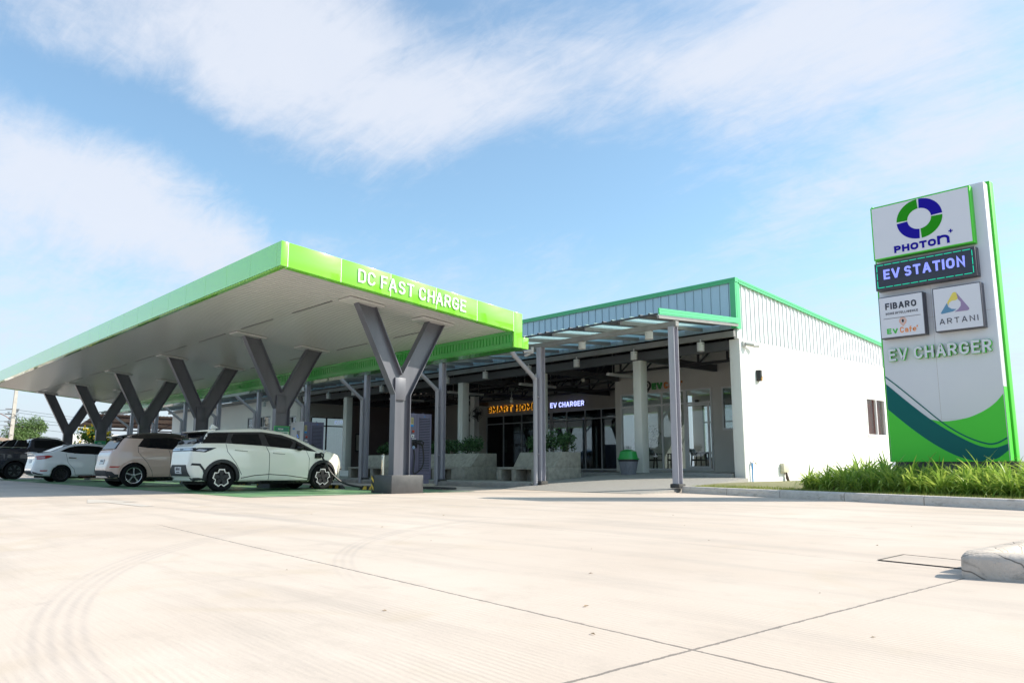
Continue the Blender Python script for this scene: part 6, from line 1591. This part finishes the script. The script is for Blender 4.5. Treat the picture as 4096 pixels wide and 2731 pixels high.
# ---------------------------------------------------------------- beige hatchback, black roof
W2 = [(0, .34), (2.65, .34)]
spec = dict(name='parked_car', paint='paint_beige', rad=.335, ra=.375, zb=.22, rim='five', wheels=W2, k=.10, h=.045,
    prof=[(-.50, .25), (-.62, .31), (-.67, .42), (-.68, .55), (-.63, .76), (-.61, .92), (-.54, 1.04), (-.47, 1.11), (-.34, 1.30), (-.24, 1.42), (-.14, 1.495), (.1, 1.55), (.6, 1.59), (1.1, 1.585), (1.5, 1.515), (1.9, 1.33), (2.25, 1.11), (2.6, 1.04), (3.05, .95), (3.32, .80), (3.44, .6), (3.44, .4), (3.36, .26), (3.1, .22), (1.3, .225)],
    plan=[(-.72, .54), (-.6, .69), (-.42, .81), (-.05, .89), (.3, .91), (1.5, .90), (2.6, .905), (3.0, .84), (3.3, .66), (3.48, .40)],
    sect=[(.2, .92), (.36, .98), (.6, 1.0), (.85, .985), (1.0, .955), (1.12, .90), (1.3, .82), (1.45, .755), (1.62, .64)],
    parts=[
        dict(n='roof_skin', m='paint_black', a='z', p=[[(-.34, -.55), (.2, -.62), (1.2, -.62), (1.62, -.58), (1.62, .58), (1.2, .62), (.2, .62), (-.34, .55)]], o=.006),
        dict(n='roof_side', m='paint_black', p=[[(-.38, 1.47), (-.33, 1.42), (.18, 1.40), (.9, 1.44), (1.5, 1.42), (1.9, 1.24), (1.95, 1.30), (1.5, 1.52), (.9, 1.58), (.3, 1.56)]], o=.006),
        dict(n='window_band', m='gloss_black', p=[[(.08, 1.17), (.34, 1.135), (1.0, 1.10), (1.8, 1.06), (2.15, 1.04), (1.88, 1.24), (1.5, 1.40), (.9, 1.45), (.26, 1.41)]], o=.005, sub=[dict(n='window', m='car_glass', p=[[(.40, 1.15), (.92, 1.12), (.92, 1.425), (.44, 1.40)]], o=.012), dict(n='window', m='car_glass', p=[[(1.0, 1.12), (1.75, 1.085), (1.78, 1.25), (1.46, 1.38), (1.0, 1.42)]], o=.012)]),
        dict(n='rear_window', m='car_glass', a='x', p=[[(-.66, 1.10), (.66, 1.10), (.57, 1.43), (-.57, 1.43)]], o=.03, d=.05),
        dict(n='door', m='paint_beige', p=[[(.10, 1.14), (.34, 1.115), (.95, 1.08), (1.0, .9), (1.0, .29), (.52, .29), (.48, .48), (.36, .68), (.10, .98)]], o=.006, sub=[dict(n='door_seam', m='seam_dark', line=.008, p=[[(.09, 1.16), (.09, 1.0), (.35, .70), (.49, .45), (.53, .28)]], o=.0075), dict(n='door_handle', m='paint_beige', p=[[(.16, 1.0), (.44, .985), (.44, 1.02), (.16, 1.035)]], o=.025)]),
        dict(n='door', m='paint_beige', p=[[(.97, 1.08), (2.05, 1.01), (2.2, .82), (2.2, .29), (1.02, .29), (1.02, .9)]], o=.006, sub=[dict(n='door_seam', m='seam_dark', line=.008, p=[[(.96, 1.08), (1.01, .9), (1.01, .28)]], o=.0075), dict(n='door_handle', m='paint_beige', p=[[(1.12, .985), (1.40, .97), (1.40, 1.005), (1.12, 1.02)]], o=.025)]),
        dict(n='sill_trim', m='arch_black', p=[[(.36, .20), (2.29, .20), (2.29, .29), (.36, .29)]], o=.008),
        dict(n='lower_bumper', m='arch_black', p=[[(-.62, .27), (-.34, .235), (-.34, .36), (-.48, .37), (-.55, .44), (-.66, .46)]], o=.010),
        dict(n='rear_bumper_insert', m='arch_black', a='x', p=[[(-.62, .30), (.62, .30), (.56, .47), (-.56, .47)]], o=.010),
        dict(n='number_plate', m='plate_white', a='x', p=[[(-.21, .66), (.21, .66), (.21, .80), (-.21, .80)]], o=.015, sub=[dict(n='plate_lettering', m='plate_ink', p=[[(-.14, .73), (-.04, .73), (-.04, .77), (-.14, .77)], [(0, .73), (.13, .73), (.13, .77), (0, .77)]], o=.018)]),
        dict(n='reflector', m='lamp_red', p=[[(-.62, .56), (-.42, .56), (-.36, .60), (-.60, .60)]], o=.010),
        dict(n='tail_lamp', m='lamp_red', a='x', p=[[(-.6, 1.02), (.6, 1.02), (.58, 1.045), (-.58, 1.045)]], o=.010),
        dict(n='windscreen', m='car_glass', a='x', s=1, p=[[(-.66, 1.12), (.66, 1.12), (.55, 1.47), (-.55, 1.47)]], o=.010, d=.05),
        dict(n='arch_trim', m='paint_beige', p=arch_poly(0, .34, .37, .395, -8, 188), o=.014, d=.05),
        dict(n='arch_trim', m='paint_beige', p=arch_poly(2.65, .34, .37, .395, -8, 188), o=.014, d=.05),
    ])
c2, S2 = car('beige pink rounded hatchback with a black roof and silver five spoke wheels', spec)
MB().hexa([(-.42, -.55, 1.445), (-.05, -.60, 1.48), (-.05, .60, 1.48), (-.42, .55, 1.445), (-.43, -.53, 1.475), (-.03, -.58, 1.535), (-.03, .58, 1.535), (-.43, .53, 1.475)]).build('roof_spoiler', MATS['paint_black'], c2, bevel=.012)
mirror_parts(c2, 1.85, 1.10, .84, 'paint_beige')
c2.location = (-24.45 - .91, 7.32, 0); c2.rotation_euler = (0, 0, R(90))

# ---------------------------------------------------------------- white sedan
W3 = [(0, .31), (2.58, .31)]
spec = dict(name='parked_car', paint='paint_white', rad=.31, ra=.345, zb=.20, rim='mesh', wheels=W3, k=.08, h=.045,
    prof=[(-.7, .24), (-.90, .30), (-.97, .42), (-.95, .62), (-.90, .82), (-.90, .98), (-.95, 1.06), (-.80, 1.085), (-.55, 1.10), (-.32, 1.17), (0, 1.315), (.32, 1.42), (.75, 1.475), (1.2, 1.465), (1.6, 1.37), (2.0, 1.17), (2.25, 1.04), (2.7, .97), (3.15, .84), (3.36, .68), (3.42, .46), (3.36, .26), (3.1, .20), (1.3, .19), (0, .20)],
    plan=[(-1.0, .60), (-.88, .73), (-.6, .82), (0, .855), (1.5, .86), (2.6, .855), (3.0, .78), (3.3, .60), (3.45, .36)],
    sect=[(.18, .93), (.32, .985), (.55, 1.0), (.8, .985), (.95, .95), (1.05, .905), (1.2, .84), (1.35, .77), (1.5, .66)],
    parts=[
        dict(n='window_band', m='car_glass', p=[[(-.08, 1.165), (.2, 1.11), (.6, 1.075), (1.37, 1.045), (2.05, 1.035), (1.72, 1.26), (1.3, 1.365), (.87, 1.395), (.5, 1.38), (.2, 1.31)]], o=.006, sub=[dict(n='door_pillar', m='gloss_black', line=.03, p=[[(.42, 1.08), (.40, 1.37)], [(1.12, 1.05), (1.06, 1.38)]], o=.011)]),
        dict(n='rear_window', m='car_glass', a='x', p=[[(-.66, 1.15), (.66, 1.15), (.54, 1.41), (-.54, 1.41)]], o=.035, d=.06),
        dict(n='windscreen', m='car_glass', a='x', s=1, p=[[(-.66, 1.08), (.66, 1.08), (.54, 1.39), (-.54, 1.39)]], o=.010, d=.05),
        dict(n='door', m='paint_white', p=[[(.12, 1.09), (1.14, 1.03), (1.12, .30), (.48, .28), (.42, .50), (.20, .72)]], o=.006, sub=[dict(n='door_seam', m='seam_dark', line=.008, p=[[(.11, 1.09), (.19, .74), (.42, .48), (.48, .27), (1.1, .28)]], o=.0075), dict(n='door_handle', m='chrome', p=[[(.2, .905), (.46, .885), (.47, .925), (.21, .945)]], o=.022)]),
        dict(n='door', m='paint_white', p=[[(1.17, 1.03), (2.1, 1.0), (2.16, .80), (2.12, .30), (1.15, .30)]], o=.006, sub=[dict(n='door_seam', m='seam_dark', line=.008, p=[[(1.155, 1.03), (1.135, .29)]], o=.0075), dict(n='door_handle', m='chrome', p=[[(1.22, .865), (1.47, .85), (1.48, .89), (1.23, .905)]], o=.022)]),
        dict(n='tail_lamp', m='lamp_red', p=[[(-.90, .86), (-.88, .97), (-.45, 1.005), (-.32, .965), (-.55, .875), (-.75, .85)]], o=.010, sub=[dict(n='lamp_lens', m='lamp_clear', p=[[(-.85, .90), (-.62, .90), (-.58, .94), (-.85, .93)]], o=.014)]),
        dict(n='number_plate', m='plate_white', a='x', p=[[(-.2, .72), (.2, .72), (.2, .85), (-.2, .85)]], o=.014),
        dict(n='lower_bumper', m='arch_black', a='x', p=[[(-.55, .29), (.55, .29), (.5, .42), (-.5, .42)]], o=.010),
        dict(n='bumper_corner', m='arch_black', p=[[(-.92, .31), (-.62, .27), (-.60, .30), (-.78, .34), (-.94, .40)]], o=.008),
        dict(n='reflector', m='lamp_red', p=[[(-.72, .41), (-.50, .41), (-.47, .45), (-.72, .45)]], o=.010),
        dict(n='side_skirt', m='gloss_black', p=[[(.55, .195), (2.2, .195), (2.1, .25), (.62, .25)]], o=.012, sub=[dict(n='skirt_stripe', m='lamp_red', line=.014, p=[[(.6, .205), (2.15, .205)]], o=.017)]),
    ])
c3, S3 = car('white sedan with black wheels, red tail lamps and a small boot spoiler', spec)
mirror_parts(c3, 1.75, 1.06, .79, 'paint_white')
MB().hexa([(-1.0, -.62, 1.075), (-.80, -.64, 1.085), (-.80, .64, 1.085), (-1.0, .62, 1.075), (-1.02, -.60, 1.12), (-.84, -.62, 1.11), (-.84, .62, 1.11), (-1.02, .60, 1.12)]).build('boot_spoiler', MATS['paint_white'], c3, bevel=.01)
MB().hexa([(.13, -.015, 1.36), (.33, -.004, 1.42), (.33, .004, 1.42), (.13, .015, 1.36), (.15, -.008, 1.44), (.2, -.003, 1.44), (.2, .003, 1.44), (.15, .008, 1.44)]).build('aerial_fin', MATS['paint_white'], c3)
c3.location = (-33.95 - .86, 7.56, 0); c3.rotation_euler = (0, 0, R(90))

# ---------------------------------------------------------------- dark pickup
W4 = [(0, .40), (3.2, .40)]
spec = dict(name='pickup_truck', cat='pickup', paint='paint_slate', rad=.395, ra=.47, zb=.40, rim='truck', wheels=W4, k=.07, h=.055,
    prof=[(-.9, .46), (-1.13, .50), (-1.17, .60), (-1.16, .9), (-1.17, 1.25), (-1.16, 1.385), (-1.06, 1.42), (-.5, 1.425), (.2, 1.425), (.42, 1.43), (.50, 1.50), (.54, 1.70), (.60, 1.82), (.78, 1.885), (1.2, 1.90), (1.7, 1.87), (2.1, 1.68), (2.5, 1.40), (2.7, 1.30), (3.4, 1.22), (3.95, 1.12), (4.08, .95), (4.1, .6), (4.0, .45), (3.6, .40), (1.6, .40)],
    plan=[(-1.2, .88), (-1.1, .92), (-.4, .94), (2.6, .94), (3.4, .93), (3.9, .84), (4.12, .65)],
    sect=[(.38, .95), (.6, .99), (.9, 1.0), (1.2, .99), (1.4, .965), (1.5, .90), (1.7, .82), (1.92, .72)],
    parts=[
        dict(n='window_band', m='car_glass', p=[[(.72, 1.45), (1.45, 1.42), (2.3, 1.38), (2.12, 1.60), (1.75, 1.77), (1.35, 1.80), (.72, 1.78)]], o=.006, sub=[dict(n='door_pillar', m='gloss_black', line=.04, p=[[(1.42, 1.42), (1.40, 1.79)]], o=.011)]),
        dict(n='rear_window', m='car_glass', a='x', p=[[(-.68, 1.48), (.68, 1.48), (.56, 1.80), (-.56, 1.80)]], o=.03, d=.05),
        dict(n='windscreen', m='car_glass', a='x', s=1, p=[[(-.7, 1.42), (.7, 1.42), (.56, 1.78), (-.56, 1.78)]], o=.010, d=.05),
        dict(n='arch_flare', m='arch_black', p=arch_poly(0, .40, .465, .56, -4, 184), d=.06, o=.03),
        dict(n='arch_flare', m='arch_black', p=arch_poly(3.2, .40, .465, .56, -4, 184), d=.06, o=.03),
        dict(n='door', m='paint_slate', p=[[(.62, 1.40), (1.40, 1.38), (1.38, .55), (.72, .55), (.6, .85)]], o=.006, sub=[dict(n='door_handle', m='gloss_black', p=[[(.7, 1.22), (.92, 1.21), (.92, 1.25), (.7, 1.26)]], o=.025)]),
        dict(n='door', m='paint_slate', p=[[(1.43, 1.38), (2.4, 1.33), (2.4, .55), (1.41, .55)]], o=.006, sub=[dict(n='door_handle', m='gloss_black', p=[[(1.5, 1.21), (1.72, 1.20), (1.72, 1.24), (1.5, 1.25)]], o=.025)]),
        dict(n='bed_seam', m='under_black', line=.016, p=[[(.52, 1.42), (.52, .55)]], o=.008),
        dict(n='tail_lamp', m='lamp_red', a='x', p=[[(-.84, .98), (-.70, .98), (-.70, 1.34), (-.84, 1.34)], [(.84, .98), (.70, .98), (.70, 1.34), (.84, 1.34)]], o=.010),
        dict(n='bed_cover', m='under_black', a='z', p=[[(-1.08, -.78), (.38, -.78), (.38, .78), (-1.08, .78)]], o=.006),
    ])
c4_, S4 = car('dark blue grey double cab pickup with a sport bar, farthest car in the row', spec)
mirror_parts(c4_, 2.1, 1.42, .88, 'gloss_black', 1.3)
for s in (1, -1):
    q = MB()
    for poly in ([(-.62, 1.43), (-.30, 1.76), (-.12, 1.82), (.02, 1.82), (-.22, 1.43)], [(-.12, 1.44), (.06, 1.80), (.42, 1.80), (.44, 1.44)]): q.prism(poly, lambda a, b, d: (a, s * (.80 - (b - 1.43) * .25 - d), b), 0, .05)
    q.build('sport_bar', MATS['gloss_black'], c4_)
for s in (1, -1): MB().tube([(-1.08, s * .86, 1.455), (.40, s * .86, 1.455)], .022, 8).build('bed_rail', MATS['chrome'], c4_, smooth=True)
for s in (1, -1): MB().tube([(.75, s * .60, 1.90), (1.0, s * .60, 1.945), (1.65, s * .58, 1.93), (1.85, s * .57, 1.86)], .018, 6).build('roof_rail', MATS['chrome'], c4_, smooth=True)
c4_.location = (-42.25 - .94, 7.48, 0); c4_.rotation_euler = (0, 0, R(90))

# ================================================================== BACKGROUND
leaf_mat('tree_leaf', (.07, .14, .04), (.20, .29, .10), .25, .5, .6); leaf_mat('tree_leaf_dark', (.02, .055, .02), (.06, .12, .04), .2, .5, .6); leaf_mat('flower_leaf', (.02, .07, .012), (.08, .17, .03), .25, .5, 1.0)
M('bark', (.14, .11, .08), .9, nscale=6, namt=.3)
M('petal_yellow', (.80, .58, .02), .5)
def tree(name, lab, cat, x, y, z0, h, rx, ry, trunk_h, n, leaf, seed, mat, lobes=14, flowers=0, group=None, zlo=.0):
    rng = random.Random(seed); t = thing(name, lab, cat, (x, y, z0), group)
    L = []
    for k in range(lobes):
        a = rng.uniform(0, 6.28); r = rng.uniform(.1, .85) ** .7; zz = rng.uniform(zlo, 1)
        sh = (1 - .55 * max(0, zz) ** 1.6)
        L.append((math.cos(a) * r * rx * sh, math.sin(a) * r * ry * sh, trunk_h + (h - trunk_h) * (.12 + .72 * zz), rng.uniform(.16, .30) * min(rx, h - trunk_h) * 1.15))
    st = MB(); st.tube([(x, y, z0), (x + .05 * h * rng.uniform(-1, 1), y, z0 + trunk_h * .6), (x, y, z0 + h * .6)], [.035 * h, .026 * h, .012 * h], 8)
    for l in L[::2]: st.tube([(x, y, z0 + trunk_h * rng.uniform(.6, 1.0)), (x + l[0] * .5, y + l[1] * .5, z0 + (trunk_h + l[2]) / 2), (x + l[0], y + l[1], z0 + l[2])], [.016 * h, .010 * h, .004 * h], 5)
    st.build('trunk', MATS['bark'], t, smooth=True)
    mb = MB(); fl = MB()
    for k in range(n):
        c = rng.choice(L); v = Vector((rng.gauss(0, 1), rng.gauss(0, 1), rng.gauss(0, .8))).normalized(); r = c[3] * rng.uniform(.5, 1.15) * (1.25 if rng.random() < .12 else 1)
        p = Vector((x + c[0], y + c[1], z0 + c[2])) + v * r
        d1 = Vector((rng.gauss(0, 1), rng.gauss(0, 1), rng.gauss(0, .6))).normalized(); d2 = d1.cross(Vector((rng.gauss(0, 1), rng.gauss(0, 1), rng.gauss(0, 1)))).normalized(); s_ = leaf * rng.uniform(.6, 1.4)
        q = [p - d1 * s_, p + d2 * s_ * .5, p + d1 * s_, p - d2 * s_ * .5]
        mb.add(q, [(0, 1, 2, 3)])
    mb.build('crown', MATS[mat], t, fix=False)
    if flowers:
        for k in range(flowers):
            c = rng.choice(L); v = Vector((rng.gauss(0, 1), rng.gauss(0, 1), abs(rng.gauss(0, .9)))).normalized(); p = Vector((x + c[0], y + c[1], z0 + c[2])) + v * c[3] * rng.uniform(.9, 1.2)
            for j in range(7):
                o = Vector((rng.gauss(0, .05), rng.gauss(0, .05), rng.gauss(0, .05))); d1 = Vector((rng.gauss(0, 1), rng.gauss(0, 1), rng.gauss(0, 1))).normalized() * .06; d2 = d1.orthogonal().normalized() * .045
                fl.add([p + o - d1, p + o + d2, p + o + d1, p + o - d2], [(0, 1, 2, 3)])
        fl.build('blossom', MATS['petal_yellow'], t, fix=False)
    return t
tree('tree', 'large pale green tree beyond the lot behind the utility pole', 'tree', -74.5, 14.0, 0, 4.75, 2.25, 2.1, .9, 11000, .075, 3, 'tree_leaf', 22, group=None, zlo=-.1)
tree('tree', 'dark green low tree left of the utility pole at the lot edge', 'tree', -75.5, 11.6, 0, 3.4, 1.1, 1.1, .6, 3600, .07, 5, 'tree_leaf_dark', 12)
tree('tree', 'light green small tree right of the large tree behind the pickup', 'tree', -72.6, 16.0, 0, 3.2, 1.0, 1.0, .4, 3600, .07, 9, 'tree_leaf', 12, zlo=-.2)
tree('flowering_shrub', 'round shrub full of yellow trumpet flowers behind the white sedan', 'shrub', -50.3, 12.75, 0, 3.0, 1.35, 1.25, .5, 6500, .06, 21, 'flower_leaf', 26, flowers=150, zlo=-.2)
tree('flowering_shrub', 'smaller yellow flowered shrub behind the fifth Y column', 'shrub', -51.5, 15.6, 0, 2.0, .9, .9, .4, 1600, .07, 23, 'flower_leaf', 12, flowers=26, zlo=-.2)
for i, (x_, y_, h_, r_, lab) in enumerate(((-8, -30, 5.5, 2.6, 'broad tree across the road that shows only as a reflection in the cafe glass'), (-16, -33, 7, 3.2, 'tall tree across the road mirrored in the shop glass behind the planter'), (-25, -31, 6, 3.0, 'round tree across the road mirrored in the shop glass under the blue sign'), (-35, -34, 7, 3.4, 'spreading tree across the road mirrored dimly in the gold sign shopfront'), (-47, -32, 6.5, 3.2, 'leafy tree across the road mirrored in the canopy fascia near its far end'), (2, -33, 6, 3.0, 'bushy tree across the road behind the camera mirrored in the cafe door'))):
    tree('tree', lab, 'tree', x_, y_, 0, h_, r_, r_, 1.4, 1500, .30, 40 + i, 'tree_leaf_dark', 16, group=None)
# utility pole
M('pole_concrete', (.50, .47, .42), .85, nscale=3, namt=.12); M('wire_black', (.02, .02, .02), .6)
t = thing('utility_pole', 'tall pale concrete utility pole with cables at the far left of the lot', 'utility pole', (-61.1, 10.37, 0))
MB().hexa([(-61.24, 10.23, 0), (-60.96, 10.23, 0), (-60.96, 10.51, 0), (-61.24, 10.51, 0), (-61.19, 10.42, 7.4), (-61.03, 10.42, 7.4), (-61.03, 10.58, 7.4), (-61.19, 10.58, 7.4)]).build('pole_shaft', MATS['pole_concrete'], t)
for z_ in (4.0, 4.35, 3.5, 3.2): MB().bar((-61.1, 9.95, z_), (-61.1, 10.75, z_), .06, .05).build('crossarm', M('bracket_grey', (.12, .11, .10), .6), t)
q = MB(); rng = random.Random(3)
for k in range(16):
    a = rng.uniform(0, 6.28); z_ = rng.uniform(2.6, 4.3); q.tube([(-61.1 + .15 * math.cos(a), 10.4 + .15 * math.sin(a), z_), (-61.1 + .3 * math.cos(a), 10.4 + .3 * math.sin(a), z_ + rng.uniform(-.1, .1)), (-61.1 + .2 * math.cos(a + 1), 10.4 + .25 * math.sin(a + 1), z_ - .15)], .018, 4)
q.build('cable_bundle', MATS['wire_black'], t)
t = thing('street_lamp', 'slim street lamp arm reaching left from the utility pole', 'street lamp', (-61.1, 10.3, 3.7))
MB().tube([(-61.13, 10.30, 3.66), (-61.16, 10.0, 3.88), (-61.25, 9.55, 4.1)], .028, 6).build('lamp_arm', M('lamp_rust', (.32, .16, .12), .6), t); MB().box(-61.32, -61.2, 9.2, 9.58, 4.07, 4.15).build('lamp_head', MATS['fixture_white'], t, bevel=.02)
ends = [((-61.1, 10.5, 4.32), (-57.5, 24, 3.45)), ((-61.1, 10.5, 4.15), (-57.5, 24, 3.55)), ((-61.1, 10.5, 3.9), (-57.5, 24, 3.2)), ((-61.1, 10.5, 3.45), (-57.5, 24, 3.6)), ((-61.1, 10.5, 3.25), (-57.5, 24, 2.6)), ((-61.1, 10.3, 4.3), (-64, -9, 4.6)), ((-61.1, 10.3, 4.05), (-64, -9, 4.3)), ((-61.1, 10.3, 3.55), (-64, -9, 3.7)), ((-61.1, 10.3, 3.3), (-64, -9, 3.3))]
for i, (a, b) in enumerate(ends):
    a, b = Vector(a), Vector(b); P = [a.lerp(b, k / 10) - Vector((0, 0, (.25 + .1 * (i % 3)) * 4 * (k / 10) * (1 - k / 10))) for k in range(11)]
    tag(MB().tube(P, .010, 4).build('overhead_wire', MATS['wire_black']), 'thin dark overhead wire strung from the utility pole', 'wire', 'overhead wires from the utility pole')
# open carport shed
t = thing('carport', 'open sided carport with brown corrugated roof behind the far end of the shops', 'carport', (-64, 20, 0))
V = []; F = []; k = 0
for yy in np.arange(15.5, 26, .13): 
    V += [(-66.5, yy, 3.55 + (.04 if k % 2 else 0)), (-61.0, yy, 4.25 + (.04 if k % 2 else 0))]; k += 1
F = [(2 * i, 2 * i + 2, 2 * i + 3, 2 * i + 1) for i in range(k - 1)]
MB().add(V, F).build('roof_sheet', M('shed_brown', (.13, .09, .075), .7, nscale=2, namt=.3), t, fix=False)
q = MB()
for z_, x_ in ((3.52, -66.0), (3.78, -64.2), (4.05, -62.0), (3.3, -66.3)): q.box(x_ - .05, x_ + .05, 15.6, 26, z_, z_ + .1)
for yy in (16.4, 18.9, 21.5, 24): q.bar((-66.5, yy, 3.42), (-61, yy, 4.10), .06, .1)
q.build('roof_frame', M('shed_steel', (.07, .05, .05), .7), t)
for x_ in (-66.2, -61.3):
    for yy in (16.4, 19.2, 22.5): MB().box(x_ - .07, x_ + .07, yy - .07, yy + .07, 0, 3.4 if x_ < -64 else 4.0).build('shed_post', MATS['shed_steel'], t)
tag(MB().box(-68, -67.8, 15, 30, 0, 3.05).build('boundary_wall', MATS['white_wall']), 'white rendered wall behind the carport', 'wall')
tag(MB().box(-80, -79.8, -5, 15, 0, 1.9).build('boundary_wall', MATS['white_wall']), 'low pale wall far behind the pickup at the lot edge', 'wall')
t = thing('roadside_stall', 'small roadside hut with a slanting brown roof at the far left edge', 'hut', (-59.6, 9.4, 0))
MB().hexa([(-61.0, 7.6, 2.78), (-58.8, 7.6, 2.5), (-58.8, 10.25, 2.05), (-61.0, 10.25, 2.35), (-61.0, 7.6, 2.84), (-58.8, 7.6, 2.56), (-58.8, 10.25, 2.11), (-61.0, 10.25, 2.41)]).build('roof', M('hut_roof', (.30, .22, .16), .8, nscale=4, namt=.25), t)
for x_, yy in ((-60.8, 7.8), (-59.0, 7.8), (-59.0, 9.95), (-60.8, 9.95)): MB().box(x_ - .04, x_ + .04, yy - .04, yy + .04, 0, 2.2).build('hut_post', MATS['shed_steel'], t)
MB().box(-60.8, -60.7, 7.8, 9.9, 0, 1.3).build('hut_wall', M('hut_wall', (.42, .33, .26), .8), t)
